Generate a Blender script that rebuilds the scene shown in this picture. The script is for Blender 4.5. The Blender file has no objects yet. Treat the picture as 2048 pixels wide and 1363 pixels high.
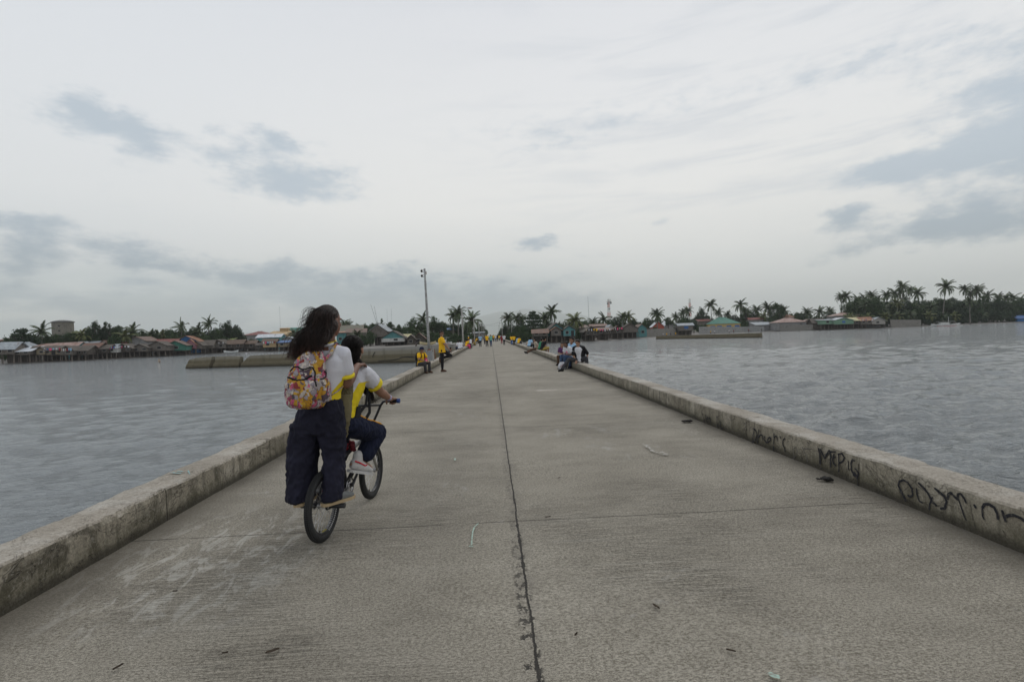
import bpy, bmesh, math, random
import numpy as np
from mathutils import Vector, Matrix, noise as mnoise
R=math.radians; PI=math.pi
random.seed(7); rng=np.random.default_rng(7)
scene=bpy.context.scene; COL=scene.collection
# ------------------------------------------------------------ camera
CAMH=1.45; F=1000.0; CX,CY=1024.0,681.5
VP=(982.0,670.0); ROLL=0.036
d1=Vector((VP[0]-CX,-(VP[1]-CY),-F)); d2=Vector((VP[0]+1000-CX,-(VP[1]-1000*ROLL-CY),-F))
Yc=d1.normalized(); Uc=d2.cross(d1).normalized()
if Uc.y<0: Uc=-Uc
Xc=Yc.cross(Uc).normalized()
CR=Matrix((Xc,Yc,Uc))            # rows: world axes in camera space -> camera-to-world
cam_d=bpy.data.cameras.new('camera'); cam=bpy.data.objects.new('camera',cam_d); COL.objects.link(cam)
cam_d.sensor_width=36; cam_d.lens=F*36/2048; cam_d.clip_start=.05; cam_d.clip_end=40000
cam.matrix_world=Matrix.Translation((0,0,CAMH))@CR.to_4x4()
scene.camera=cam
def ray(px,py): return (CR@Vector((px-CX,-(py-CY),-F))).normalized()
def G(px,py,z=0.0):
    d=ray(px,py); t=(z-CAMH)/d.z; return Vector((0,0,CAMH))+d*t
def P(px,py,Y):
    d=ray(px,py); return Vector((0,0,CAMH))+d*(Y/d.y)
def hor(px): return VP[1]-ROLL*(px-VP[0])
# ------------------------------------------------------------ light
scene.view_settings.view_transform='Standard'; scene.view_settings.look='None'
scene.cycles.volume_bounces=4; scene.view_settings.gamma=1; scene.view_settings.exposure=0; scene.view_settings.use_curve_mapping=False
SUN_EL,SUN_AZ=R(48),R(20)       # azimuth from +Y towards +X
sl=bpy.data.lights.new('sun','SUN'); sl.energy=0.7; sl.angle=R(30); sl.color=(1,.96,.9)
sun=bpy.data.objects.new('sun',sl); COL.objects.link(sun)
sd=Vector((math.sin(SUN_AZ)*math.cos(SUN_EL),math.cos(SUN_AZ)*math.cos(SUN_EL),math.sin(SUN_EL)))
sun.rotation_euler=sd.to_track_quat('Z','Y').to_euler(); sun.location=(0,0,50)
# ------------------------------------------------------------ node helpers
class S:
    """a socket with arithmetic"""
    def __init__(s,nt,k): s.nt=nt; s.k=k
    def _m(s,op,*a,clamp=False):
        n=s.nt.nodes.new('ShaderNodeMath'); n.operation=op; n.use_clamp=clamp
        for i,v in enumerate((s,)+a):
            if isinstance(v,S): s.nt.links.new(v.k,n.inputs[i])
            else: n.inputs[i].default_value=v
        return S(s.nt,n.outputs[0])
    def __add__(s,o): return s._m('ADD',o)
    __radd__=__add__
    def __mul__(s,o): return s._m('MULTIPLY',o)
    __rmul__=__mul__
    def __sub__(s,o): return s._m('SUBTRACT',o)
    def __rsub__(s,o): return (s*-1)+o
    def __truediv__(s,o): return s._m('DIVIDE',o)
    def abs(s): return s._m('ABSOLUTE')
    def pow(s,e): return s._m('POWER',e)
    def mx(s,o): return s._m('MAXIMUM',o)
    def mn(s,o): return s._m('MINIMUM',o)
    def clamp(s): return s._m('ADD',0.0,clamp=True)
    def sstep(s,a,b,lo=0.0,hi=1.0):
        n=s.nt.nodes.new('ShaderNodeMapRange'); n.interpolation_type='SMOOTHSTEP'
        s.nt.links.new(s.k,n.inputs[0])
        for i,v in zip((1,2,3,4),(a,b,lo,hi)): n.inputs[i].default_value=v
        return S(s.nt,n.outputs[0])
def lk(nt,v,inp):
    if isinstance(v,S): nt.links.new(v.k,inp)
    elif v is not None:
        if hasattr(inp,'default_value') and isinstance(v,(tuple,list)) and len(v)==3 and inp.type=='RGBA': v=(*v,1)
        inp.default_value=v
def node(nt,t,ins={},out=0,**kw):
    n=nt.nodes.new(t)
    for k,v in kw.items(): setattr(n,k,v)
    for k,v in ins.items(): lk(nt,v,n.inputs[k])
    return S(nt,n.outputs[out])
def coord(nt,kind='Object'):
    n=nt.nodes.new('ShaderNodeTexCoord'); return S(nt,n.outputs[kind])
def xyz(nt,v):
    n=nt.nodes.new('ShaderNodeSeparateXYZ'); nt.links.new(v.k,n.inputs[0]); return [S(nt,o) for o in n.outputs]
def comb(nt,x,y,z): return node(nt,'ShaderNodeCombineXYZ',{0:x,1:y,2:z})
def noi(nt,v,sc,det=3,rough=.5,dist=0,out=0,stretch=None,off=0):
    if stretch or off:
        v=node(nt,'ShaderNodeMapping',{'Vector':v,'Scale':stretch or (1,1,1),'Location':(off,off*1.7,off*.3)})
    return node(nt,'ShaderNodeTexNoise',{'Vector':v,'Scale':sc,'Detail':det,'Roughness':rough,'Distortion':dist},out=out)
def vor(nt,v,sc,feat='F1',out=0,rand=1.0):
    return node(nt,'ShaderNodeTexVoronoi',{'Vector':v,'Scale':sc,'Randomness':rand},out=out,feature=feat)
def mix(nt,f,a,b,mode='MIX'):
    n=nt.nodes.new('ShaderNodeMix'); n.data_type='RGBA'; n.blend_type=mode
    lk(nt,f,n.inputs[0]); lk(nt,a,n.inputs[6]); lk(nt,b,n.inputs[7]); return S(nt,n.outputs[2])
def ramp(nt,f,stops,interp='LINEAR'):
    n=nt.nodes.new('ShaderNodeValToRGB'); nt.links.new(f.k,n.inputs[0]); cr=n.color_ramp; cr.interpolation=interp
    while len(cr.elements)<len(stops): cr.elements.new(.5)
    for e,(p,c) in zip(cr.elements,stops): e.position=p; e.color=(*c,1)
    return S(nt,n.outputs[0])
MATS={}
def mat(name,fn=None,color=(.5,.5,.5),rough=.8,var=.15,vs=3.0,spec=.3,metal=0,bump=0,bs=20):
    """material with slight procedural variation; fn(nt) may return (color, rough, height, bump distance)"""
    if name in MATS: return MATS[name]
    m=bpy.data.materials.new(name); m.use_nodes=True; nt=m.node_tree; b=nt.nodes['Principled BSDF']
    b.inputs['Specular IOR Level'].default_value=spec; b.inputs['Metallic'].default_value=metal
    h=None; bd=.01
    if fn:
        c,rough,h,bd=fn(nt)
    else:
        v=coord(nt); n=noi(nt,v,vs,4,.6)
        c=mix(nt,n.sstep(.3,.7),tuple(x*(1-var) for x in color),tuple(min(1,x*(1+var)) for x in color))
        if bump: h=noi(nt,v,bs,4,.6); bd=bump
    lk(nt,c,b.inputs['Base Color']); lk(nt,rough,b.inputs['Roughness'])
    if h is not None:
        bn=nt.nodes.new('ShaderNodeBump'); bn.inputs['Distance'].default_value=bd; bn.inputs['Strength'].default_value=1
        nt.links.new(h.k,bn.inputs['Height']); nt.links.new(bn.outputs[0],b.inputs['Normal'])
    MATS[name]=m; return m
# ------------------------------------------------------------ sky
w=bpy.data.worlds.new('World'); scene.world=w; w.use_nodes=True; nt=w.node_tree
bg=nt.nodes['Background']
sky=node(nt,'ShaderNodeTexSky',sky_type='NISHITA',sun_disc=False,sun_elevation=SUN_EL,sun_rotation=SUN_AZ)
gv=coord(nt,'Generated'); gx,gy,gz=xyz(nt,gv)
el=gz._m('ARCSINE'); az=node(nt,'ShaderNodeMath',{0:gx,1:gy},operation='ARCTAN2')
ae=comb(nt,az,el*2.2,0)
wob=noi(nt,ae,5,5,.6); wob2=noi(nt,ae,5,5,.6,off=4.3)
az2=az+(wob-.5)*.22; el2=el+(wob2-.5)*.11
def dirae(px,py):
    d=ray(px,py); return math.atan2(d.x,d.y),math.asin(d.z)
def blobs(lst):
    tot=None
    for px,py,wx,wy,a in lst:
        a0,e0=dirae(px,py); sx=wx/F*math.cos(a0)**1.5; sy=wy/F*math.cos(a0)
        q=((az2-a0)*(1/sx)).pow(2.0)+((el2-e0)*(1/sy)).pow(2.0)
        g=(q*-1)._m('EXPONENT')*a
        tot=g if tot is None else tot+g
    return tot
dark=blobs([(150,225,85,45,.9),(265,275,90,34,.7),(430,300,60,30,.45),(590,355,125,60,1.05),(560,270,60,14,.4),(230,380,80,35,.3),
  (30,520,80,60,.8),(215,500,130,34,.7),(330,540,70,26,.5),(470,548,120,34,.8),(50,450,80,20,.6),
  (1690,445,75,26,.9),(1780,335,150,26,.8),(1960,300,200,55,1.0),(2010,400,150,60,.8),(1900,475,260,34,.9),(2040,180,170,80,.8),(1900,90,300,60,.3),
  (1060,600,230,34,.8),(1060,495,50,20,.9),(1325,450,28,14,.45),(1080,270,230,60,.28),(1380,200,380,60,.28),(650,560,130,24,.5),(800,580,170,30,.6)])
fine=noi(nt,ae,11,6,.64); fine2=noi(nt,node(nt,'ShaderNodeMapping',{'Vector':ae,'Rotation':(0,0,R(-18)),'Scale':(1,3.2,1)}),3.2,6,.6,dist=.4)
fine3=noi(nt,ae,26,5,.65,off=2.2)
dk=((dark*.9)+(fine-.5)*1.45+(fine3-.5)*.95).sstep(.14,.95)*dark.sstep(.03,.42)*.97
elp=el.clamp()
base=ramp(nt,elp,[(0,(.28,.36,.405)),(.05,(.34,.42,.465)),(.095,(.50,.565,.585)),(.15,(.76,.76,.74)),(.24,(.83,.82,.795)),(.40,(.765,.77,.775)),(.62,(.66,.68,.72)),(1,(.57,.61,.68))])
# brighter low band to the right, bluer to the left
lowr=az.sstep(-.02,.30)*el.sstep(.30,.04)
base=mix(nt,lowr*.85,base,(.86,.845,.81))
lowcl=(noi(nt,comb(nt,az,el*3.0,0),7,6,.62)*1.0+el*-2.6).sstep(.18,.42)*el.sstep(.22,.10)
base=mix(nt,lowcl*.85*az.sstep(.45,-.1),base,(.22,.31,.40))
lowlt=(noi(nt,comb(nt,az,el*3.5,0),6,5,.6,off=9)).sstep(.48,.66)*el.sstep(.14,.03)*az.sstep(.1,-.25)
base=mix(nt,lowlt*.6,base,(1.15,1.15,1.08))
streak=fine2.sstep(.44,.68)*el.sstep(.08,.3)*az.sstep(-.35,.5)
base=mix(nt,streak*.55,base,(.56,.595,.64))
leftb=az.sstep(-.05,-.8)*el.sstep(.04,.2)
base=mix(nt,leftb*.4,base,(.65,.70,.765))
cl=mix(nt,dk,base,mix(nt,el.sstep(.05,.26),(.14,.22,.30),(.45,.52,.59)))
skyc=mix(nt,.06,cl,mix(nt,1.0,sky,(.1,.1,.1),'MULTIPLY'))
skyc=mix(nt,1.0,skyc,(1.0,.995,.983),'MULTIPLY')
nt.links.new(skyc.k,bg.inputs[0]); bg.inputs[1].default_value=1.17
# ------------------------------------------------------------ object helpers
def link(o,parent=None):
    COL.objects.link(o)
    if parent is not None: o.parent=parent
    return o
def tag(o,label=None,cat=None,group=None,kind=None):
    if label: o['label']=label
    if cat: o['category']=cat
    if group: o['group']=group
    if kind: o['kind']=kind
    return o
def empty(name,loc=(0,0,0),rz=0,**k):
    o=bpy.data.objects.new(name,None); link(o); o.location=loc; o.rotation_euler=(0,0,rz); o.empty_display_size=.2
    return tag(o,**k)
def mesh(name,vs,fs,m=None,parent=None,smooth=False,**k):
    me=bpy.data.meshes.new(name); me.from_pydata([tuple(v) for v in vs],[],fs); me.update()
    if smooth: me.polygons.foreach_set('use_smooth',[True]*len(me.polygons))
    if m is not None: me.materials.append(m)
    o=bpy.data.objects.new(name,me); link(o,parent); return tag(o,**k)
class MB:
    """mesh builder"""
    def __init__(s): s.v=[]; s.f=[]; s.mi=[]; s.cur=0
    def add(s,vs,fs):
        n=len(s.v); s.v+= [tuple(v) for v in vs]; s.f+=[tuple(i+n for i in f) for f in fs]; s.mi+=[s.cur]*len(fs); return s
    def box(s,c,d,rz=0,M=None):
        x,y,z=[q/2 for q in d]; vs=[Vector((a*x,b*y,e*z)) for e in(-1,1) for a,b in((-1,-1),(1,-1),(1,1),(-1,1))]
        Q=Matrix.Rotation(rz,3,'Z') if M is None else M
        vs=[Q@v+Vector(c) for v in vs]
        return s.add(vs,[(3,2,1,0),(4,5,6,7),(0,1,5,4),(1,2,6,5),(2,3,7,6),(3,0,4,7)])
    def tube(s,pts,r,n=8,cap=True,flat=None,close=False):
        """swept tube; r number or list; flat=(dir, ratio) squashes along dir"""
        pts=[Vector(p) for p in pts]; m=len(pts); rs=r if isinstance(r,(list,tuple)) else [r]*m
        vs=[];fs=[]; pn=None
        for i,p in enumerate(pts):
            if close: t=(pts[(i+1)%m]-pts[i-1]).normalized()
            else: t=(pts[min(i+1,m-1)]-pts[max(i-1,0)]).normalized()
            if pn is None:
                a=Vector((0,0,1)) if abs(t.z)<.9 else Vector((1,0,0)); pn=t.cross(a).normalized()
            pn=(pn-t*pn.dot(t)).normalized(); b=t.cross(pn)
            for k in range(n):
                an=2*PI*k/n; o=(pn*math.cos(an)+b*math.sin(an))*rs[i]
                if flat: fd=Vector(flat[0]); o-=fd*o.dot(fd)*(1-flat[1])
                vs.append(p+o)
        for i in range(m if close else m-1):
            j=(i+1)%m
            for k in range(n):
                fs.append((i*n+k,i*n+(k+1)%n,j*n+(k+1)%n,j*n+k))
        if cap and not close: fs.append(tuple(range(n))[::-1]); fs.append(tuple((m-1)*n+k for k in range(n)))
        return s.add(vs,fs)
    def sph(s,c,r,n=10,M=None):
        c=Vector(c); rr=r if isinstance(r,(tuple,list)) else (r,r,r); vs=[];fs=[]; h=max(4,n//2+1)
        for i in range(1,h):
            th=PI*i/h
            for k in range(n):
                v=Vector((rr[0]*math.sin(th)*math.cos(2*PI*k/n),rr[1]*math.sin(th)*math.sin(2*PI*k/n),rr[2]*math.cos(th)))
                vs.append(c+(M@v if M else v))
        t=Vector((0,0,rr[2])); t=M@t if M else t; a=len(vs); vs+=[c+t,c-t]
        for k in range(n):
            fs.append((a,k,(k+1)%n)); fs.append((a+1,(h-2)*n+(k+1)%n,(h-2)*n+k))
            for i in range(h-2): fs.append((i*n+k,(i+1)*n+k,(i+1)*n+(k+1)%n,i*n+(k+1)%n))
        return s.add(vs,fs)
    def quad(s,a,b,c,d): return s.add([a,b,c,d],[(0,1,2,3)])
    def build(s,name,m=None,parent=None,smooth=False,mats=None,**k):
        o=mesh(name,s.v,s.f,m,parent,smooth,**k)
        if mats:
            for q in mats: o.data.materials.append(q)
            o.data.polygons.foreach_set('material_index',s.mi)
        return o
def copy_tree(o,parent=None):
    c=o.copy(); COL.objects.link(c); c.parent=parent
    for ch in list(o.children): copy_tree(ch,c)
    return c
def n3(x,y,z=0): return mnoise.noise(Vector((x,y,z)))
def fbm(x,y,z=0,o=4): return mnoise.fractal(Vector((x,y,z)),1.0,2.0,o)
# ============================================================ setting
WZ=-1.75; XL,XR=-2.75,3.20; KH=.28; KW=.33; XJ=.15; PEND=190
def concrete_deck(nt):
    v=coord(nt); x,y,z=xyz(nt,v)
    big=noi(nt,v,.45,5,.6,dist=.5); med=noi(nt,v,2.3,5,.65,stretch=(.55,1.3,1)); fn=noi(nt,v,75,4,.8,stretch=(.7,1.2,1)); sp=noi(nt,v,230,2,.8)
    st=noi(nt,v,1,4,.7,stretch=(3.5,105,1)); st2=noi(nt,v,1,2,.7,stretch=(.9,26,1),off=3)
    broom=noi(nt,v,.8,3,.5,off=7).sstep(.36,.74)
    c=ramp(nt,(big*.55+med*.45),[(.30,(.180,.162,.130)),(.47,(.255,.233,.190)),(.58,(.298,.274,.226)),(.72,(.350,.325,.274))])
    g=(fn*.55+sp*.45); c=mix(nt,g.sstep(.39,.61),mix(nt,1.0,c,(.42,.40,.37),'MULTIPLY'),mix(nt,1.0,c,(1.42,1.42,1.42),'MULTIPLY'))
    lines=st.sstep(.50,.38)*(broom*.75+.25); c=mix(nt,lines*.20,c,mix(nt,1.0,c,(.42,.41,.40),'MULTIPLY'))
    l2=st2.sstep(.52,.66)*broom; c=mix(nt,l2*.2,c,(.36,.34,.30))
    # worn pale smears
    pale=noi(nt,v,1.3,6,.72,dist=1.2,stretch=(1.2,1.0,1),off=11).sstep(.60,.70); c=mix(nt,pale*.42,c,(.37,.355,.325))
    pm=((x+2.0).pow(2.0)*1.3+(y-3.5).pow(2.0)*.9).sstep(1.3,.1)*noi(nt,v,3.2,7,.75,dist=1.0,stretch=(2.6,1,1),off=17).sstep(.50,.60)
    c=mix(nt,pm*.6,c,(.46,.44,.39))
    # dirt along the kerbs, with occlusion shade painted into the same band
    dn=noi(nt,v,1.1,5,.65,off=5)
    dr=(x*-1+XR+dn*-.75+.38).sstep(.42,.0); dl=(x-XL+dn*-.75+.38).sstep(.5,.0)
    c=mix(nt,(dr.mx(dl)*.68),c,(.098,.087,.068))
    tr=((x+.62).abs()*-1+noi(nt,v,.9,3,.5,off=8)*.5).sstep(-.42,.12); c=mix(nt,tr*.15,c,(.14,.13,.11))
    # long joint with spalled lips
    jw=noi(nt,v,3.0,4,.8,stretch=(.01,1,1),off=2); wig=noi(nt,v,1.6,7,.8,stretch=(.01,1,1),off=21)
    near=(y*-1).sstep(-5.2,-1.6)
    chips=(noi(nt,v,11,4,.75,stretch=(1.3,1,1),off=33)).sstep(.545,.565)*(((x-XJ+.022).abs()*-1+.05).sstep(0.0,.02))*near.mx(.25)
    dj=(x-XJ+(wig-.5)*.045+(noi(nt,v,22,3,.7,stretch=(.01,1,1),off=61)-.5)*.016).abs()
    cr=(dj*-1+(jw.sstep(.50,.70)*near*.030+.0042)).sstep(-.003,.001)
    cr=cr.mx(chips)
    soft=(dj*-1+.11).sstep(0,.1)*noi(nt,v,5,4,.7,off=41).sstep(.4,.65)
    c=mix(nt,soft*.4,c,(.15,.135,.115))
    # transverse joints
    SP=3.92
    yt=((y-3.86+(noi(nt,v,1.5,4,.7,off=13)-.5)*.035)/SP); fr=(yt-(yt._m('ROUND'))).abs()*SP
    brk=noi(nt,v,2.2,4,.7,stretch=(1,.01,1),off=27).sstep(.36,.47)
    ct=(fr*-1+.0045).sstep(-.004,.002)*(brk*.65+.02)
    cr=cr.mx(ct)
    c=mix(nt,cr*.93,c,(.02,.018,.016))
    h=g*.35+st.sstep(.52,.36)*broom*-.7+cr*-2.2+pale*.15
    return c,.9,h,.006
def concrete_wall(nt):
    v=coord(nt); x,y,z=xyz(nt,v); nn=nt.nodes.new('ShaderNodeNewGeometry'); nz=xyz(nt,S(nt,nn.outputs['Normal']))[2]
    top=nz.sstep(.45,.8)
    big=noi(nt,v,1.6,5,.65,dist=.6); fn=noi(nt,v,60,3,.75)
    c=ramp(nt,big,[(.3,(.21,.187,.145)),(.5,(.31,.28,.22)),(.68,(.41,.375,.31))])
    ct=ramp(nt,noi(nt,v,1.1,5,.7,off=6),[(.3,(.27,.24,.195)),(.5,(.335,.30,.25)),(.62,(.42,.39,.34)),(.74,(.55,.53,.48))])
    # patchy mould and vertical runs on the faces
    runs=noi(nt,v,1,5,.7,stretch=(9,9,1.1),off=3).sstep(.46,.66)
    c=mix(nt,runs*.62,c,(.11,.10,.075))
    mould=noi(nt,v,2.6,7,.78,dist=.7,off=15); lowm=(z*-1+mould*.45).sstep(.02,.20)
    left=x.sstep(0.5,-.5); nearm=y.sstep(9,2.5)*left
    bl=mould.sstep(.46,.60); c=mix(nt,bl*(nearm*.72+.16),c,(.072,.064,.048))
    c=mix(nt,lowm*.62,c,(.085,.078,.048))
    gr=noi(nt,v,16,5,.8,off=19).sstep(.54,.60)*bl; c=mix(nt,gr*.5*nearm.mx(.2),c,(.36,.34,.29))
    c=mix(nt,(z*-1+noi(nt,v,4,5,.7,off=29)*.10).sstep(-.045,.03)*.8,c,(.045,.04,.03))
    fcr=noi(nt,v,2.4,4,.7,dist=1.3,off=61); hair=((fcr-.5).abs()*-1+.006).sstep(-.005,.003)
    vo=vor(nt,node(nt,'ShaderNodeMapping',{'Vector':v,'Scale':(1,1,.6)}),7,'DISTANCE_TO_EDGE'); mesh_cr=(vo*-1+.03).sstep(0,.022)*noi(nt,v,.7,2,.5,off=77).sstep(.52,.62)
    c=mix(nt,hair.mx(mesh_cr)*.55,c,(.07,.062,.05))
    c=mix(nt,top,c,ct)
    # vertical shrinkage joints, 1.95 m apart
    q=(y-.35)/1.96; fr=(q-q._m('ROUND')).abs()*1.96; jt=(fr*-1+.006).sstep(-.003,.003)*noi(nt,v,9,2,.6,off=3).sstep(.4,.5)
    c=mix(nt,jt*.8,c,(.05,.045,.035))
    c=mix(nt,fn.sstep(.35,.65),mix(nt,1.0,c,(.76,.75,.74),'MULTIPLY'),mix(nt,1.0,c,(1.15,1.15,1.15),'MULTIPLY'))
    return c,.92,fn*.4+mould*.9+hair*-.8+jt*-1.5,.008
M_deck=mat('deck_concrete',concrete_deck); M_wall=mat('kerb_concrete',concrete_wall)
# ---- pier deck
b=MB(); b.box(((XL+XR)/2,PEND/2-5,-1.6),(XR-XL+2*KW-.02,PEND+10,3.19))
b.v=[(x,y,min(z,-.005)) for x,y,z in b.v]
b.build('pier_base',M_wall,kind='structure',label='concrete body of the pier below its kerbs')
ys=list(np.arange(-3,14,.25))+list(np.arange(14,PEND+.1,4)); xs=np.linspace(XL-.02,XR+.02,25)
vs=[(x,y,.006*fbm(x*.5,y*.5)) for y in ys for x in xs]; nx=len(xs)
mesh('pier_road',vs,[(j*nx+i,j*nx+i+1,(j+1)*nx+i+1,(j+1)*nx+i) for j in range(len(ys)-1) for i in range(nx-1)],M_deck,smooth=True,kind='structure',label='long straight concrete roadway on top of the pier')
# ---- kerb walls
def kerb(sign,x0,label,chips):
    ys=list(np.arange(-1.5,9,.025))+list(np.arange(9,25,.08))+list(np.arange(25,PEND-20,.8)); prof=[(0,-.02),(0,.05),(0,.11),(0,.17),(0,.225),(0,KH-.018),(.014,KH-.003),(.06,KH),(.13,KH),(.2,KH),(.27,KH),(KW-.012,KH-.003),(KW,KH-.02),(KW,.1),(KW,-.5),(KW,-1.2),(KW,-2.6)]
    vs=[];n=len(prof)
    for y in ys:
        lw=.012*fbm(y*.7,sign*3.1)+.006*fbm(y*3.3,sign*5)   # slow wander
        sec=math.floor((y-.35)/1.96); st=.012*n3(sec*3.7,sign)*1.5
        ch=0
        for yc,wd,dp in chips: ch+=dp*math.exp(-((y-yc)/wd)**2)
        for k,(u,z) in enumerate(prof):
            e=(1.0 if k in(5,6,7) else (.8 if k in(11,12) else .25))*(.6 if sign<0 else .35)
            nz_=fbm(y*7,u*9+sign*7,z*9)
            uu=u; zz=z
            if k<=6: uu+=abs(nz_)*.010*e*2+(ch*.5 if k in(5,6) else 0)*abs(fbm(y*9,1.5))
            if k in(11,12): uu-=abs(fbm(y*5,8.8))*.03
            if k>=5 and k<=11: zz+=lw+st-abs(nz_)*.006*e-ch*e*abs(fbm(y*6,2.2))
            vs.append((x0+sign*(uu+lw*.8),y,zz))
    fs=[]
    for j in range(len(ys)-1):
        for k in range(n-1):
            q=(j*n+k,j*n+k+1,(j+1)*n+k+1,(j+1)*n+k); fs.append(q if sign<0 else q[::-1])
    fs.append(tuple(range(n))); fs.append(tuple((len(ys)-1)*n+k for k in range(n))[::-1])
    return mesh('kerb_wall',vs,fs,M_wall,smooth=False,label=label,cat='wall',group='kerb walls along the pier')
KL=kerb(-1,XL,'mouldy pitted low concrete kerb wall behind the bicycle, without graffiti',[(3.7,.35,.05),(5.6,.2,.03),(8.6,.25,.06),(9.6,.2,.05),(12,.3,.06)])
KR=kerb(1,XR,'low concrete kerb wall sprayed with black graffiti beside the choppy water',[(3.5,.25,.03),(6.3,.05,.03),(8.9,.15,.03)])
# ---- land: coast line y=c(x)
CO=[(-2000,60),(-600,95),(-160,138),(-139,141),(-124,147),(-112,165),(-105,190),(-68,195),(-56,175),(-45,140),(-30,98),(-18,76),(-3,66),(-2.5,148),(0,150),(17,152),(33,153),(49,176),(64,186),(90,215),(128,236),(143,220),(170,212),(196,212),(254,236),(400,250),(900,330),(2500,600)]
CXs=[c[0] for c in CO]; CYs=[c[1] for c in CO]
def coast(x): return float(np.interp(x,CXs,CYs))
def tz(x,y):
    d=y-coast(x)
    d+=2.0*fbm(x*.06,y*.06)
    if d<0: return max(WZ-3,WZ+d*.06)
    h=np.interp(d,[0,6,20,45,110,400],[0,.22,.62,1.05,1.5,1.75])
    return float(WZ+h+.04*fbm(x*.3,y*.3)*min(1,d/5))
gx_=sorted(set([round(s*v,2) for s in(-1,1) for v in list(np.arange(0,140,2.5))+list(np.geomspace(140,16000,40))])); gy_=list(np.geomspace(60,50,2)[::-1])+list(np.arange(62,260,2.5))+list(np.geomspace(262,30000,34))
gy_=[-400,-50]+gy_; nx=len(gx_)
def ground_mat(nt):
    v=coord(nt); x,y,z=xyz(nt,v)
    n=noi(nt,v,.5,5,.7); n2=noi(nt,v,.08,4,.6,off=3)
    wet=z.sstep(WZ+.05,WZ+.45); c=mix(nt,wet,(.10,.095,.085),(.21,.195,.175)); c=mix(nt,n.sstep(.35,.65)*.5,c,(.15,.135,.12))
    gr=(z+n2*.5).sstep(-.35,-.1); c=mix(nt,gr,c,mix(nt,n.sstep(.4,.6),(.06,.085,.03),(.11,.13,.05)))
    return c,wet*.4+.5,n,.05
M_ground=mat('shore_ground',ground_mat)
mesh('ground',[(x,y,tz(x,y)) for y in gy_ for x in gx_],[(j*nx+i,j*nx+i+1,(j+1)*nx+i+1,(j+1)*nx+i) for j in range(len(gy_)-1) for i in range(nx-1)],M_ground,smooth=True,kind='structure',label='grey sand and mud shore rising to grassy village land')
# ---- water
def grow(a,b,s0,k):
    o=[a]
    while o[-1]<b: o.append(o[-1]+max(s0,abs(o[-1])*k))
    return o
xr_=grow(3.4,280,.07,.0125); xl_=[-v for v in grow(3.2,260,.07,.016)][::-1]
X=np.array([-16000,-5000,-1500,-600]+xl_+[0]+xr_+[600,1500,5000,16000]); Y=np.array([-400,-40,-5]+[0]+grow(1.5,330,.07,.0115)+[500,1500,30000])
GX,GY=np.meshgrid(X,Y); SPC=np.maximum(np.maximum(np.abs(GX)*.0135,GY*.0125),.07)
H=np.zeros_like(GX)
left=GX<0
for i in range(70):
    lam=float(np.exp(rng.uniform(math.log(.33),math.log(4.2)))); th=rng.normal(0.25,.55) ; k=2*PI/lam
    kx,ky=k*math.sin(th),-k*math.cos(th); ph=rng.uniform(0,2*PI)
    amp=.0115*lam**.85*(1 if lam<2.2 else .6)
    att=np.clip((lam/SPC-2.6)/2.5,0,1)
    ampl=np.where(left,amp*(.22 if lam>.8 else .45),amp)
    patch=.75+.5*np.sin(GX*.11+i)*np.sin(GY*.07+i*1.7)
    s=np.sin(kx*GX+ky*GY+ph+.6*np.sin(GX*.31+i)+.5*np.sin(GY*.23+2*i))
    H+=ampl*att*patch*(1-np.abs(s)**1.0*1.6 if i%3==0 else s)
H=np.clip(H,-.3,.3)
ny,nx=GX.shape
vv=np.stack([GX,GY,WZ+H],-1).reshape(-1,3).astype(np.float32)
idx=np.arange(ny*nx).reshape(ny,nx); q=np.stack([idx[:-1,:-1],idx[:-1,1:],idx[1:,1:],idx[1:,:-1]],-1).reshape(-1,4)
me=bpy.data.meshes.new('water'); me.vertices.add(len(vv)); me.vertices.foreach_set('co',vv.ravel())
me.loops.add(q.size); me.loops.foreach_set('vertex_index',q.ravel().astype(np.int32)); me.polygons.add(len(q)); me.polygons.foreach_set('loop_start',np.arange(0,q.size,4,dtype=np.int32)); me.polygons.foreach_set('use_smooth',np.ones(len(q),bool)); me.update(calc_edges=True); me.validate()
def water_mat(nt):
    v=coord(nt); x,y,z=xyz(nt,v); rt=x.sstep(-1,1)
    a=noi(nt,v,1.15,4,.62,dist=.6,stretch=(.55,1.25,1)); b_=noi(nt,v,5.2,4,.65,dist=.4,stretch=(.45,1.5,1),off=4); c_=noi(nt,v,17,2,.6,stretch=(.5,1.4,1),off=8)
    h=a*(rt*.65+.16)+b_*(rt*.16+.24)+c_*.055
    col=mix(nt,rt,(.165,.180,.185),(.170,.182,.182))
    return col,.07,h,.34
M_water=mat('sea_water',water_mat,spec=.5); M_water.node_tree.nodes['Principled BSDF'].inputs['IOR'].default_value=1.33
me.materials.append(M_water); wo=bpy.data.objects.new('water',me); link(wo); tag(wo,kind='structure',label='grey rippled sea water around the pier')

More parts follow.
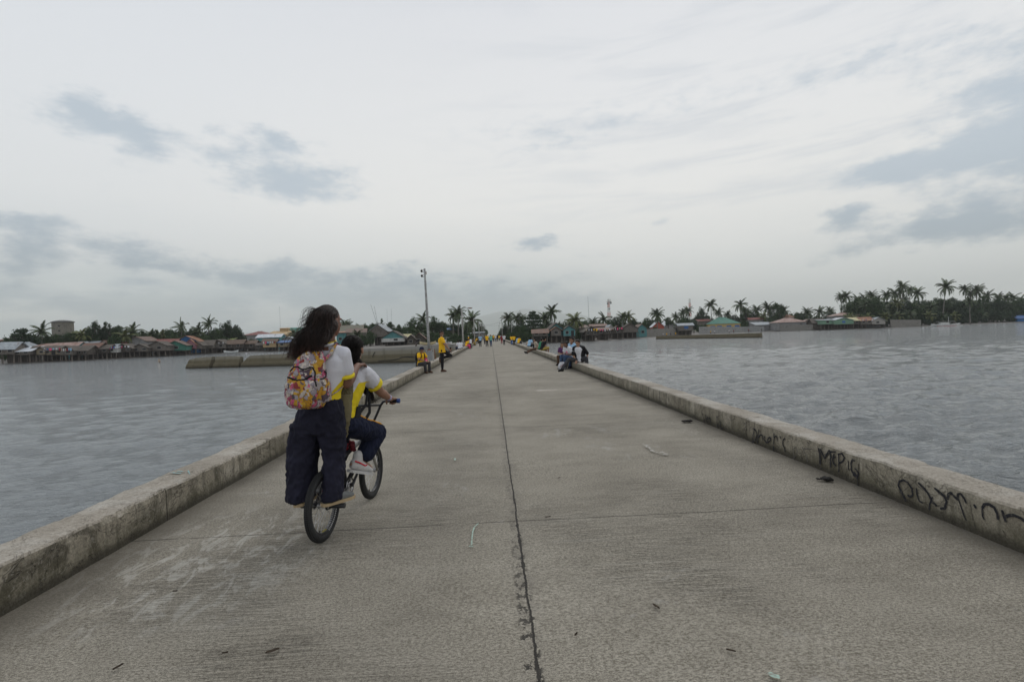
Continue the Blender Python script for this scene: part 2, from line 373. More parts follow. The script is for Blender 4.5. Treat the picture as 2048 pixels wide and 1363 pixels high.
# ---- distant mountain and the air in front of it
def mountain():
    prof=[(300,664),(480,660),(600,655),(700,652),(760,646),(820,649),(880,640),(930,632),(965,622),(1000,612),(1022,613),(1048,606),(1075,609),(1100,611),(1125,618),(1150,617),(1180,628),(1215,637),(1260,641),(1320,648),(1400,648),(1500,650)]
    Yd=12000; vs=[];n=160;m=14
    for i in range(n+1):
        px=300+1200*i/n; py=float(np.interp(px,[a for a,_ in prof],[b_ for _,b_ in prof])); h=P(px,py,Yd).z*.82; x=P(px,py,Yd).x
        for k in range(m+1):
            f=k/m; g=1-abs(f-.5)*2; hh=h*(g**.8)*(1+.12*fbm(x*.0012,f*4)*(1-g)*3)+30*fbm(x*.0012+3,f*5)*g*(1-g)*4
            vs.append((x,Yd+(f-.5)*5000,max(-5,hh)))
    mesh('mountain',vs,[(i*(m+1)+k,(i+1)*(m+1)+k,(i+1)*(m+1)+k+1,i*(m+1)+k+1) for i in range(n) for k in range(m)],mat('mountain_forest',color=(.04,.07,.05),vs=.002),smooth=True,kind='structure',label='faint blue mountain ridge behind the village')
mountain()
hm=bpy.data.materials.new('haze_air'); hm.use_nodes=True; hn=hm.node_tree; hn.nodes.clear(); ho=hn.nodes.new('ShaderNodeOutputMaterial'); hv=hn.nodes.new('ShaderNodeVolumePrincipled')
hv.inputs['Color'].default_value=(.96,.97,.98,1); hv.inputs['Density'].default_value=1.45e-4; hv.inputs['Anisotropy'].default_value=0; hn.links.new(hv.outputs[0],ho.inputs['Volume'])
hb=MB(); hb.box((0,7200,420),(22000,16400,860)); hb.build('haze',hm,kind='stuff')
# ============================================================ far shore
def XY(px,Y):
    p=P(px,hor(px),Y); return p.x
def yfor(px,off):
    Y=200.0
    for _ in range(60): Y=.5*Y+.5*(coast(XY(px,Y))+off)
    return Y
def zat(px,py,Y): return P(px,py,Y).z
def plank(c1,c2,horiz=False,sc=5):
    def fn(nt):
        v=coord(nt); st=(.6,.6,7) if horiz else (7,7,.5)
        n=noi(nt,v,sc*.35,4,.6,stretch=st); n2=noi(nt,v,.8,4,.65,off=5)
        c=mix(nt,n.sstep(.35,.65),c1,c2); c=mix(nt,n2.sstep(.5,.7)*.45,c,tuple(x*.5 for x in c1))
        return c,.9,n,.03
    return fn
def tin(c1,c2,rust=.3):
    def fn(nt):
        v=coord(nt); n=noi(nt,v,.7,5,.7); x,y,z=xyz(nt,v)
        rib=(x*16)._m('SINE')*.5+.5; run=noi(nt,v,1,3,.6,stretch=(2.2,.35,.35),off=4)
        c=mix(nt,n.sstep(.4,.65),c1,c2); c=mix(nt,run.sstep(.62-rust*.3,.75-rust*.2)*.8,c,(.17,.075,.04)); c=mix(nt,rib*.2,c,tuple(q*.5 for q in c1))
        return c,.6,rib,.02
    return fn
def thatch(c1,c2):
    def fn(nt):
        v=coord(nt); n=noi(nt,v,2.2,5,.75,stretch=(2.5,.8,1.6)); n2=noi(nt,v,.5,3,.6,off=3)
        c=mix(nt,n.sstep(.35,.65),c1,c2); c=mix(nt,n2.sstep(.45,.7)*.5,c,tuple(x*.6 for x in c1)); return c,.95,n,.08
    return fn
HM={'wood':mat('weathered_wood',plank((.105,.093,.08),(.19,.17,.15))),'dark':mat('dark_wood',plank((.05,.043,.037),(.105,.09,.076))),
 'pale':mat('pale_wood',plank((.25,.235,.215),(.38,.36,.33))),'bamboo':mat('bamboo_mat',plank((.19,.155,.105),(.29,.24,.165),True)),
 'white':mat('white_planks',plank((.40,.40,.385),(.55,.55,.53))),'teal':mat('teal_paint',plank((.07,.19,.20),(.11,.26,.26))),
 'green':mat('green_paint',plank((.04,.14,.105),(.06,.19,.145))),'blue':mat('blue_paint',plank((.03,.11,.26),(.05,.16,.36))),
 'pink':mat('pink_paint',plank((.26,.12,.15),(.35,.17,.20))),'yellow':mat('yellow_paint',plank((.42,.31,.12),(.52,.39,.17))),
 'tan':mat('tan_paint',plank((.36,.26,.14),(.44,.33,.19))),'red':mat('red_paint',plank((.30,.07,.05),(.38,.10,.07))),
 'grey':mat('grey_render',plank((.19,.19,.19),(.28,.28,.275))),'pgreen':mat('pale_green_paint',plank((.13,.24,.17),(.19,.31,.22)))}
RM={'nipa':mat('palm_thatch',thatch((.075,.064,.054),(.16,.14,.12))),'nipab':mat('brown_thatch',thatch((.10,.07,.055),(.19,.14,.105))),
 'rust':mat('rusty_tin',tin((.12,.068,.05),(.18,.10,.075),.6)),'tin':mat('grey_tin',tin((.26,.29,.31),(.38,.41,.43),.1)),
 'wtin':mat('white_tin',tin((.50,.53,.56),(.66,.69,.72),.1)),'orange':mat('orange_tin',tin((.26,.125,.07),(.36,.19,.12),.5)),
 'greenr':mat('green_tin',tin((.04,.16,.12),(.07,.22,.16),.05)),'yellowr':mat('cream_tin',tin((.50,.45,.25),(.60,.55,.33),.1)),
 'lime':mat('lime_tin',tin((.35,.42,.16),(.42,.48,.2),.05)),'redr':mat('red_tin',tin((.17,.055,.045),(.24,.08,.065),.3)),
 'pinkr':mat('faded_pink_tin',tin((.30,.20,.17),(.40,.28,.24),.4)),'blur':mat('blue_tarp',tin((.05,.11,.26),(.08,.16,.34),0)),
 'tanr':mat('tan_tin',tin((.42,.29,.15),(.5,.36,.2),.05)),'brown':mat('brown_tin',tin((.13,.085,.065),(.19,.13,.10),.3)),
 'mossy':mat('mossy_tin',tin((.12,.12,.085),(.18,.17,.12),.3))}
M_open=mat('dark_opening',color=(.018,.018,.02),rough=.6); M_post=mat('stilt_timber',plank((.10,.085,.07),(.2,.175,.15)))
M_frame=mat('window_trim',color=(.3,.29,.27)); M_bwin=mat('blue_shutter',color=(.05,.13,.33))
stilt_mesh=None
def house(px0,px1,ridge,eave,floor,off,kind,wall,roof,label,depth=6,win=1,door=False,stilts=True,cat='house',wc=None,wm=None,rz=None,group='houses along the far shore',ov=.5,name=None,gab=None):
    global stilt_mesh
    pm=(px0+px1)/2; Y=yfor(pm,off) if off<1000 else off-1000
    x0,x1=XY(px0,Y),XY(px1,Y); w=(x1-x0)-2*ov*.6; cx=(x0+x1)/2
    zr,ze,zf=zat(pm,ridge,Y),zat(pm,eave,Y),zat(pm,floor,Y); gz=tz(cx,Y+1)
    if not stilts: zf=min(zf,gz+.1); gz=tz(cx,Y)
    zf=max(zf,gz+.05)
    if rz is None: rz=random.uniform(-.12,.12)-math.atan2(cx,Y)*.35
    root=empty(name or ('stilt_house' if stilts else 'village_house'),(cx,Y,gz),rz,label=label,cat=cat,group=group)
    root['px']=pm
    o=gz; zr-=o; ze-=o; zf-=o; D=depth; hw=w/2
    b=MB()
    # walls
    b.add([(-hw,0,zf),(hw,0,zf),(hw,D,zf),(-hw,D,zf),(-hw,0,ze),(hw,0,ze),(hw,D,ze),(-hw,D,ze)],[(0,1,5,4),(1,2,6,5),(2,3,7,6),(3,0,4,7),(3,2,1,0)])
    g=MB()
    if kind=='g': b.add([(-hw,0,ze),(hw,0,ze),(0,0,zr-.06)],[(0,1,2)]) if not gab else g.add([(-hw,0,ze),(hw,0,ze),(0,0,zr-.06)],[(0,1,2)]); b.add([(-hw,D,ze),(hw,D,ze),(0,D,zr-.06)],[(2,1,0)])
    elif kind=='s': b.add([(-hw,0,ze),(-hw,D,ze),(-hw,D/2,zr-.06)],[(2,1,0)]); b.add([(hw,0,ze),(hw,D,ze),(hw,D/2,zr-.06)],[(0,1,2)])
    elif kind=='l': b.add([(-hw,0,ze),(-hw,D,ze),(-hw,D,zr-.06)],[(2,1,0)]); b.add([(hw,0,ze),(hw,D,ze),(hw,D,zr-.06)],[(0,1,2)]); b.add([(-hw,D,ze),(hw,D,ze),(hw,D,zr-.06),(-hw,D,zr-.06)],[(3,2,1,0)])
    b.build('wall',HM[wall],root)
    if g.v: g.build('gable_board',HM[gab],root)
    # roof
    r=MB(); t=.09 if 'nipa' not in roof else .2; s=ov
    sl=(zr-ze)/(hw if kind=='g' else D/2 if kind in'sh' else D)
    def slab(a,b2,c,d):
        a,b2,c,d=[Vector(q) for q in(a,b2,c,d)]; u=Vector((0,0,t)); r.add([a,b2,c,d,a+u,b2+u,c+u,d+u],[(0,3,2,1),(4,5,6,7),(0,1,5,4),(1,2,6,5),(2,3,7,6),(3,0,4,7)])
    ez=ze-sl*s
    if kind=='g':
        slab((-hw-s,-s,ez),(0,-s,zr),(0,D+s,zr),(-hw-s,D+s,ez)); slab((0,-s,zr),(hw+s,-s,ez),(hw+s,D+s,ez),(0,D+s,zr))
    elif kind=='s':
        slab((-hw-s,-s,ez),(hw+s,-s,ez),(hw+s,D/2,zr),(-hw-s,D/2,zr)); slab((-hw-s,D/2,zr),(hw+s,D/2,zr),(hw+s,D+s,ez),(-hw-s,D+s,ez))
    elif kind=='l': slab((-hw-s,-s,ez),(hw+s,-s,ez),(hw+s,D+s,zr+sl*s),(-hw-s,D+s,zr+sl*s))
    elif kind=='h':
        q=min(hw*.8,D*.7); P4=[(-hw-s,-s,ez),(hw+s,-s,ez),(hw+s,D+s,ez),(-hw-s,D+s,ez),(-hw+q,D/2,zr),(hw-q,D/2,zr)]
        r.add(P4,[(0,1,5,4),(1,2,5),(2,3,4,5),(3,0,4),(3,2,1,0)])
        r.box((0,D/2,zr+.03),((hw-q)*2+.2,.25,.1))
    # sag and unevenness
    r.v=[(x,y,z+.10*n3(x*.6+cx,y*.6)) for x,y,z in r.v]
    r.build('roof',RM[roof],root)
    # openings
    hh=ze-zf; n=max(0,win)
    slots=n+(1 if door else 0)
    ww=min(1.1,w/(slots*2+.5)) if slots else 0
    for i in range(slots):
        x=-hw+w*(i+.5)/slots+random.uniform(-.15,.15)*w/slots
        if door and i==slots//2:
            f=MB(); dh=min(1.9,hh*.85); f.box((x,-.02,zf+dh/2),(min(.9,w*.3),.06,dh)); f.build('door',M_open,root)
        else:
            zc=zf+hh*.58; wh=min(1.0,hh*.45)
            if wc: ww=wc
            fr=MB(); fr.box((x,-.02,zc),(ww+.16,.05,wh+.16)); fo=fr.build('window',M_frame if not wm else M_bwin,root)
            pn=MB(); pn.box((x,-.055,zc),(ww,.03,wh)); pn.build('pane',wm or M_open,fo)
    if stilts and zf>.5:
        uw=MB(); uw.box((0,D*.72,zf/2-.35),(w*.98,.08,zf+.5)); uw.build('under_wall',HM['dark'],root)  # dark plank panel added to give the shade beneath the floor
        if stilt_mesh is None:
            sb=MB(); sb.tube([(0,0,0),(.03,0,.5),(0,.02,1)],[.09,.08,.075],6); so=sb.build('stilt',M_post); stilt_mesh=so.data; bpy.data.objects.remove(so)
        fl=MB(); fl.box((0,D/2-.2,zf-.08),(w+.5,D+.9,.12)); fl.build('floor_deck',HM['dark'],root)
        nxs=max(3,int(w/1.15)); 
        for iy,yy in enumerate((-.45,D*.4,D)):
            for i in range(nxs):
                if iy and random.random()<.25: continue
                so=bpy.data.objects.new('stilt',stilt_mesh); link(so,root); xx=-hw+w*i/(nxs-1)+random.uniform(-.2,.2)
                so.location=(xx,yy,-1.0); so.scale=(random.uniform(.8,1.4),)*2+(zf+.92,); so.rotation_euler=(random.uniform(-.03,.03),random.uniform(-.06,.06),random.uniform(0,6))
    return root
H=house
# ---- shacks on the left shore, seen from the pier
H(-8,28,684,697,708,3,'s','wood','tin','grey tin roofed stilt house at the very edge of the picture, tall stilts',win=2)
H(26,60,694,702,709,3,'l','wood','wtin','low shack with gleaming white tin lean-to roof',win=2,depth=5)
H(61,72,693,700,709,5,'s','dark','nipa','narrow dark shed squeezed next to the white tin lean-to',win=1,depth=4)
H(72,90,694,699.5,708.7,4,'g','bamboo','nipa','small bamboo walled hut under a thatched gable',win=1,depth=5)
H(89,123,692,699.5,708.7,4.5,'s','bamboo','nipa','bamboo walled thatched house with a green door opening',win=2,door=True)
H(120,146,692.5,700,709,3,'g','wood','nipa','grey plank gable hut with single small window, thatched',win=1,depth=7)
H(144,175,692.5,701,709,3.5,'s','dark','nipa','open fronted thatched shack with dark shaded porch',win=3)
H(161,196,686,694.5,705,9,'s','dark','rust','dark plank shack under a bright rusty red tin roof',win=2)
H(196,216,690,697,705,5,'s','dark','nipa','dark thatched hut next to the rusty red roof',win=1)
H(215,235,689,695.5,704.7,5,'l','white','tin','whitewashed shack with thin pale tin roof and washing',win=1,depth=4)
H(229,262,688,696,703,6,'g','dark','nipa','wide dark thatched gable with open black front',win=2)
H(263,295,688,695,702.5,6,'g','wood','nipa','grey thatched stilt house below the two storey brown roof',win=2)
H(-8,20,676,681,690,40,'l','brown' if 0 else 'dark','rust','rust roofed house beyond the grey tin roof',stilts=False,win=0)
H(27,62,683.5,693.7,700,16,'h','white','tin','house with folded grey tin hip roof and white end wall',win=1,stilts=False)
H(72,101,687,691.5,699,18,'l','pale','pinkr','pale pinkish tin roof peeping over the bamboo hut',win=0,stilts=False)
H(104,152,684.7,693,700,17,'s','teal','pinkr','long patched tin roof above a teal wall',win=1,stilts=False)
H(149,168,683,690,699,20,'g','blue','tin','bright blue gable end beside a grey roof',win=0,stilts=False,depth=5)
H(166,195,682.5,688,697,24,'s','wood','tin','flat grey tin roof behind the rusty red shack',win=0,stilts=False)
H(198,218,680.5,687,697,24,'g','white','rust','white gable with half rusted roof behind the dark huts',win=0,stilts=False)
H(234,249,684,689,698,22,'s','dark','redr','dull red roof in the second row of shacks',win=0,stilts=False)
H(255,292,673,681,695,22,'g','grey','brown','two storey grey house with broad brown roof above the shacks',win=3,stilts=False,depth=9)
H(296,333,683,690.6,701,4,'g','wood','nipa','grey plank gable house just before the green stilt house',win=1,depth=7)
H(330,371,681,690,701,4,'g','green','brown','bright green plank stilt house with one small window',win=1,depth=7)
H(311,352,677.6,685,696,20,'s','wood','redr','long red and rust roof behind the grey plank gable',win=0,stilts=False)
H(350,396,671.5,682,696,18,'g','blue','orange','tall blue gable house with orange tin roof',win=0,stilts=False,depth=9)
H(369,393,678,688,697,8,'g','pink','orange','faded pink house tucked behind the green stilt house',win=1,depth=6)
H(381,405,682,690,697,4,'g','wood','nipa','plain grey plank gable next to the pink house',win=0,depth=6)
H(403,426,680.5,690,696,5,'s','wood','nipa','long low thatched stilt house without windows',win=0)
H(418,452,679,687.5,696,6,'g','wood','nipa','broad thatched gable house with washing under its eaves',win=2,depth=8)
H(452,486,680,687.5,695,7,'s','dark','nipab','dark brown thatched house above the beached boats',win=2)
H(446,466,676,679,690,26,'l','wood','lime','lime green flat roof behind the thatched houses',win=0,stilts=False)
H(487,533,662,669,680,75,'h','grey','redr','big dark red hip roof beyond the village',win=0,stilts=False,depth=14)
H(532,574,661,669,680,80,'l','tan','tanr','large tan roofed hall beyond the teal house',win=0,stilts=False,depth=14)
H(560,578,655,656.5,680,95,'l','tan','tanr','tan block tower rising over the tan roofed hall',win=0,stilts=False,depth=6)
H(571,625,654,666,680,85,'s','green','greenr','long dark green roofed hall behind the standing girl',win=0,stilts=False,depth=16)
H(513,562,668,674,684,14,'s','teal','wtin','turquoise house with arched porch and white roof strips',win=3,stilts=False,wc=1.3)
H(511,525,686,690,697,5,'s','dark','nipa','tiny dark hut below the turquoise house',win=1,depth=4)
H(487,511,681,687,696,9,'s','dark','nipab','sagging dark shack overgrown at the end of the row',win=1)
H(525,553,678,683,694,2,'s','tan','nipab','tan plywood stilt shack with a hanging hoop and rags',win=1,depth=5)
H(555,578,681,684.5,693,2,'l','bamboo','blur','small tan stilt shack with a blue tarpaulin on its roof',win=1,depth=4)
H(560,592,673,678,688,16,'g','grey','tin','grey gable house with pale roof edges above the tarpaulin shack',win=0,stilts=False)
H(578,606,680,686,694,4,'s','dark','nipa','dark shack half hidden by the girl\'s blown hair',win=1)
# ---- shore between the girl and the pier
H(680,726,649.4,661,672,1205,'s','grey','mossy','wide mossy brown roof with a yellow gable tip',win=0,stilts=False,depth=12)
H(693,733,656.5,664,674,1190,'s','wood','brown','brown tin roofed house below the mossy roof',win=1,stilts=False,depth=9)
H(672,694,662,665,676,1195,'l','teal','orange','turquoise shack with an orange roof edge beside the girl\'s head',win=1,stilts=False,depth=6)
H(737,776,648,661,673,1172,'g','wood','tin','tall dark gable house raised on white columns',win=0,depth=9,stilts=True)
H(761,811,662,676,683,1150,'g','white','nipa','white gable house with teal peak and small window, on short stilts',win=1,depth=8,gab='teal')
H(806,821,668,677,685,1156,'s','yellow','yellowr','little hut with a cream yellow roof',win=0,depth=5,stilts=False)
H(812,832,670,677,687,1150,'g','dark','nipa','ragged thatched hut next to the cream yellow roof',win=1,depth=5,stilts=False)
H(826,851,666,675,688,1153,'g','dark','rust','rust and thatch roofed shack behind the light pole',win=1,depth=6,stilts=False)
H(816,827,659,664,676,1180,'s','grey','tin','small grey block house among trees behind the huts',win=1,stilts=False,depth=5)
H(857,890,647,655,672,1200,'g','pale','greenr','green roofed house half hidden by trees behind the light pole',win=0,stilts=False,depth=9)
H(894,911,655.6,659,672,1190,'l','wood','blur','shed with blue tarpaulin roof in the bushes',win=0,stilts=False,depth=5)
H(944,968,664,665.5,673,1175,'l','grey','tin','low grey block building beside the pier lamp posts',win=0,stilts=False,depth=5)
# ---- shore right of the pier
H(1064,1097,658,665,671.5,4,'s','wood','rust','small weathered shack with patched rusty roof, first right of the pier',win=2,depth=5)
H(1093,1133,646,661,671.5,6,'g','teal','nipa','big teal gable stilt house with blue shutter',win=1,depth=8)
H(1100,1124,653,659.5,671,4,'g','wood','orange','lower grey porch house with orange roof before the big teal gable',win=1,depth=3)
H(1125,1152,651,659,671.5,4,'g','teal','nipa','smaller teal gable stilt house with pale patched wall',win=1,door=True,depth=6)
H(1168,1197,653,662,670,5,'g','dark','nipa','dark thatched stilt shack with hanging white sheet',win=2,depth=6)
H(1196,1223,655,659,668,5,'l','dark','rust','stilt shack with low rusty lean-to roof',win=2,depth=5)
H(1214,1230,649,656,666,12,'g','white','tin','narrow whitish blue gable behind the rusty lean-to',win=0,depth=6)
H(1223,1247,651.5,659,666,5,'g','dark','rust','dark gable shack with rust streaked roof and clothes line',win=1,depth=6)
H(1243,1277,646.6,656,664,5,'g','wood','nipa','large grey plank gable stilt house',win=0,depth=8)
H(1272,1295,648,656,666,9,'g','teal','brown','teal gable house with brown lean-to front by the block wall',win=1,depth=6,stilts=False)
H(1181,1215,647.7,652,662,24,'s','dark','rust','rust and blue patched roof in the second row',win=0,stilts=False)
H(1158,1182,648.5,654,664,26,'h','wood','brown','brown roof among palms behind the dark stilt shack',win=0,stilts=False)
H(1305,1329,642,652,660,32,'g','red','wtin','orange red gable with white tin roof beside lone palm',win=0,stilts=False,depth=8)
H(1327,1348,642.5,652,660,33,'g','grey','wtin','dark grey gable joined to the orange red gable',win=0,stilts=False,depth=8)
H(1356,1387,646,650,660.6,4,'s','wood','tin','little stilted beach hut with bright blue panel',win=1,depth=4,wm=M_bwin,wc=1.6)
H(1417,1479,634,646,655,24,'h','yellow','greenr','yellow school house with green hip roof and blue shutters',win=4,stilts=False,depth=12,wm=M_bwin,wc=2.2)
H(1398,1422,638,641.5,652,36,'l','wood','redr','red flat roof before the green hip roof',win=0,stilts=False)
H(1499,1526,634.6,638.5,652,30,'s','grey','redr','grey two storey house with narrow red roof',win=2,stilts=False)
H(1512,1553,644,649,658,14,'l','grey','tin','low grey lean-to house next to the grey wall',win=2,stilts=False)
H(1556,1612,634.6,643,657,12,'h','grey','pinkr','rust pink hip roofed concrete house',win=2,door=True,stilts=False,depth=9)
H(1568,1588,627,633,650,40,'h','grey','orange','small orange hip roof above the rust pink one',win=0,stilts=False)
H(1604,1634,638,643,655,18,'g','dark','brown','brown gable next to the rust pink hip roof',win=1,stilts=False)
H(1626,1650,637,645,656,6,'s','dark','nipa','grey thatched shack where the long stilt row begins',win=0,depth=6)
H(1640,1670,638,640,648,4,'l','pgreen','tin','pale green stilt shack under thin flat tin roof',win=1,depth=6)
H(1668,1706,635,640,648,4,'g','pgreen','wtin','pale green gable stilt house with blue shutter',win=1,depth=7,wm=M_bwin)
H(1671,1719,624,630,641,20,'h','grey','pinkr','two storey house with faded pink roof above the pale green huts',win=3,stilts=False,depth=9)
H(1704,1724,634,640,648,6,'s','dark','yellowr','stilt shack with dirty yellow roof',win=1)
H(1722,1746,633.6,640,648,6,'s','wood','orange','stilt shack with rust orange roof in the long stilt row',win=2)
H(1745,1770,634,641,648,5,'g','pale','tin','pale bluish end hut of the long stilt row',win=1,depth=6)
H(2036,2056,631,636,642,8,'l','blue','blur','blue tarpaulin shelter at the far end of the beach',win=0,stilts=False,depth=4)
# ---- water tower
def water_tower():
    Y=235; x=XY(128,Y); g=tz(x,Y); r=3.9; zt=zat(128,645,Y)-g
    root=empty('water_tower',(x,Y,g),label='round grey concrete water tower above the thatched shacks',cat='tower'); m=mat('tank_concrete',plank((.14,.13,.11),(.22,.205,.18)))
    b=MB(); n=12
    vs=[];zz=[0,3,zt]
    for z in zz:
        for k in range(n): a=2*PI*k/n; vs.append((r*math.cos(a),r*math.sin(a),z))
    b.add(vs,[(j*n+k,j*n+(k+1)%n,(j+1)*n+(k+1)%n,(j+1)*n+k) for j in range(2) for k in range(n)]); b.build('shaft',m,root)
    c=MB(); pts=[(4.2,zt),(4.3,zt+.35),(3.2,zt+.8),(1.6,zt+1.1),(0.05,zt+1.2)]
    vs=[(q*math.cos(2*PI*k/n),q*math.sin(2*PI*k/n),z) for q,z in pts for k in range(n)]
    c.add(vs,[(j*n+k,j*n+(k+1)%n,(j+1)*n+(k+1)%n,(j+1)*n+k) for j in range(4) for k in range(n)]+[tuple(range(n))[::-1]]); c.build('roof',mat('tank_roof',color=(.12,.12,.115)),root)
    for k in range(4):
        a=-PI/2+.35+k*.0; f=MB(); zz=zt-1.5-k*2.2; f.box((r*math.cos(a)*.985,r*math.sin(a)*.985,zz),(.5,.3,.6)); f.build('window',M_open,root)
water_tower()
# ---- block walls on the right shore
def blockwall(px0,px1,t0,t1,b0,b1,off,label,m):
    n=24; vs=[]
    for i in range(n+1):
        f=i/n; px=px0+(px1-px0)*f; Y=yfor(px,off); x=XY(px,Y); zt=zat(px,t0+(t1-t0)*f,Y)+.05*n3(i*.9,3); zb=min(zat(px,b0+(b1-b0)*f,Y),tz(x,Y))-.3
        vs+=[(x,Y,zb),(x,Y,zt),(x,Y+.2,zt),(x,Y+.2,zb)]
    fs=[(i*4+k,(i+1)*4+k,(i+1)*4+k+1,i*4+k+1) for i in range(n) for k in range(3)]+[(3,2,1,0),tuple(n*4+k for k in range(4))]
    mesh('block_wall',vs,fs,m,label=label,cat='wall',group='block walls on the far shore')
M_blk=mat('hollow_block',plank((.16,.15,.135),(.25,.24,.22))); M_blk2=mat('pale_block',plank((.22,.22,.215),(.31,.31,.30)))
blockwall(1293,1356,657.6,656,668,666,10,'brown block wall beside the teal gable house',M_blk)
blockwall(1398,1528,653,653,663,661,8,'long pale grey block wall before the yellow school house',M_blk2)
blockwall(1781,1842,639,639,649,648,8,'crumbling grey block wall next to the long stilt row',M_blk)
blockwall(1560,1628,648,649,659,659,6,'dark block wall in front of the rust pink hip roof',M_blk)
# ---- breakwaters
def bw_mat(nt):
    v=coord(nt); x,y,z=xyz(nt,v); n=noi(nt,v,.6,5,.7); r=noi(nt,v,1,4,.65,stretch=(1.5,1.5,.25),off=3)
    zz=z+(n-.5)*.3
    c=mix(nt,zz.sstep(-.75,-.45),(.14,.12,.078),(.22,.20,.155)); c=mix(nt,zz.sstep(-.25,0.1),c,(.26,.25,.228))
    c=mix(nt,zz.sstep(-1.35,-1.6),c,(.06,.052,.035)); c=mix(nt,r.sstep(.5,.7)*.55,c,(.085,.075,.052))
    return c,.9,n,.1
M_bw=mat('breakwater_concrete',bw_mat)
A=Vector((G(367,737,WZ).x,G(367,737,WZ).y,0)); B=Vector((XL-KW-.05,64.2,0)); DIR=(B-A).normalized(); NOR=Vector((DIR.y,-DIR.x,0))  # towards camera
if NOR.y>0: NOR=-NOR
def on_line(px):
    d=ray(px,hor(px)); # intersect vertical plane
    t=(A.x*NOR.x+A.y*NOR.y)/(d.x*NOR.x+d.y*NOR.y); return Vector((d.x*t,d.y*t,0))
def breakwater(tops,label,e0=0,e1=0,tilt=0):
    """tops: list of (px,py) along the crest; e0/e1 slant of the broken ends"""
    vs=[];m=6; L=len(tops)
    pts=[]
    for i in range(L-1):
        for j in range(8 if i<L-2 else 9): f=j/8; pts.append((tops[i][0]*(1-f)+tops[i+1][0]*f,tops[i][1]*(1-f)+tops[i+1][1]*f))
    for i,(px,py) in enumerate(pts):
        p=on_line(px); zt=P(px,py,p.y).z+.04*n3(px*.3,1)
        s=(i/(len(pts)-1)); prof=[(0.25,-3.2),(.12,-1.15),(-.02,-1.08),(-.12,zt-.0),(-.75,zt-.02+tilt),(-.75,-3.2)]
        for u,z in prof:
            sh=0
            if i==0: sh=e0*(zt-z)/1.6
            if i==len(pts)-1: sh=e1*(zt-z)/1.6
            jit=.06*fbm(px*.15,z*2)
            vs.append(p+NOR*(u+jit)+DIR*sh+Vector((0,0,z)))
    fs=[(i*m+k,(i+1)*m+k,(i+1)*m+(k+1)%m,i*m+(k+1)%m) for i in range(len(pts)-1) for k in range(m)]+[tuple(range(m))[::-1],tuple((len(pts)-1)*m+k for k in range(m))]
    return mesh('breakwater',vs,fs,M_bw,label=label,cat='breakwater',group='broken sea wall segments')
breakwater([(375,719.5),(390,715.5),(422,713)],'broken tip block of the sea wall, narrow crack behind it',e0=-.5,e1=-.4)
breakwater([(430,713),(470,712),(478,713)],'middle block of the broken sea wall between two cracks',e0=-.5,e1=-.25)
bwl=breakwater([(483,724),(489,718),(495,713),(500,711),(583,706),(650,702),(716,698),(806,693.5),(868,690),(930,687)],'long sea wall segment joining the pier with a jagged crack line',e0=-.5)
# jagged crack and ledge shadow on the long segment
def face_crack(pts,wd,parent,name='crack'):
    b=MB()
    P3=[]
    for px,py in pts:
        p=on_line(px); z=P(px,py,p.y).z; P3.append(p+NOR*(.17 if z<-1.05 else .0+(-.02 if z>-.6 else .02))+Vector((0,0,z)))
    b.tube(P3,[wd*random.uniform(.6,1.4) for _ in P3],5); b.build(name,M_open,parent)
face_crack([(756,722),(775,720.5),(790,718.5),(798,716.5),(802,714),(815,713),(832,714)],.05,bwl)
face_crack([(749,703),(747,706),(745,710),(744,714)],.035,bwl)
def rbw():
    a=G(1312,678,WZ); b_=G(1519,675,WZ); d=(b_-a).normalized(); nn=Vector((d.y,-d.x,0)); nn=nn if nn.y<0 else -nn; n=30; vs=[]
    for i in range(n+1):
        f=i/n; p=a+(b_-a)*f; px=1312+207*f; Yp=p.y; zt=P(px,672-6*min(1,f*1.3),Yp).z+.06*n3(i*.7,2) if 0 else -.75+.25*f+.07*n3(i*.7,2); sh=(.5 if i==n else 0)
        for u,z in((.3,-3),(0,WZ+.3),(-.1,zt),(-1.2,zt),(-1.2,-3)): vs.append((p.x+nn.x*u+d.x*sh*(zt-z)/2,p.y+nn.y*u,z))
    m=5; fs=[(i*m+k,(i+1)*m+k,(i+1)*m+(k+1)%m,i*m+(k+1)%m) for i in range(n) for k in range(m)]+[tuple(range(m))[::-1],tuple(n*m+k for k in range(m))]
    mesh('breakwater',vs,fs,M_bw,label='low olive sea wall off the right shore, ending before the grey walled school',cat='breakwater')
rbw()
# ============================================================ plants
def leaf_mat(name,c1,c2,dead=(.16,.13,.06),df=.1):
    def fn(nt):
        oi=nt.nodes.new('ShaderNodeObjectInfo'); rnd=S(nt,oi.outputs['Random']); v=coord(nt)
        n=noi(nt,v,1.2,3,.6); n2=noi(nt,v,6,2,.6,off=2)
        c=mix(nt,n.sstep(.35,.65),c1,c2); c=mix(nt,rnd*.35,c,tuple(q*.62 for q in c1)); c=mix(nt,n2.sstep(.62,.7)*df*4,c,dead)
        return c,.55,None,0
    return mat(name,fn,spec=.3)
M_palm=leaf_mat('palm_leaf',(.045,.068,.030),(.085,.115,.045)); M_palmy=leaf_mat('yellowing_palm_leaf',(.075,.095,.03),(.14,.15,.045))
M_leaf=leaf_mat('tree_leaf',(.030,.060,.020),(.060,.100,.032),df=.03); M_leafd=leaf_mat('dark_tree_leaf',(.020,.042,.018),(.042,.072,.028),df=.02)
M_trunk=mat('palm_bark',plank((.13,.12,.105),(.21,.195,.175),True)); M_bark=mat('tree_bark',plank((.07,.06,.05),(.13,.115,.1)))
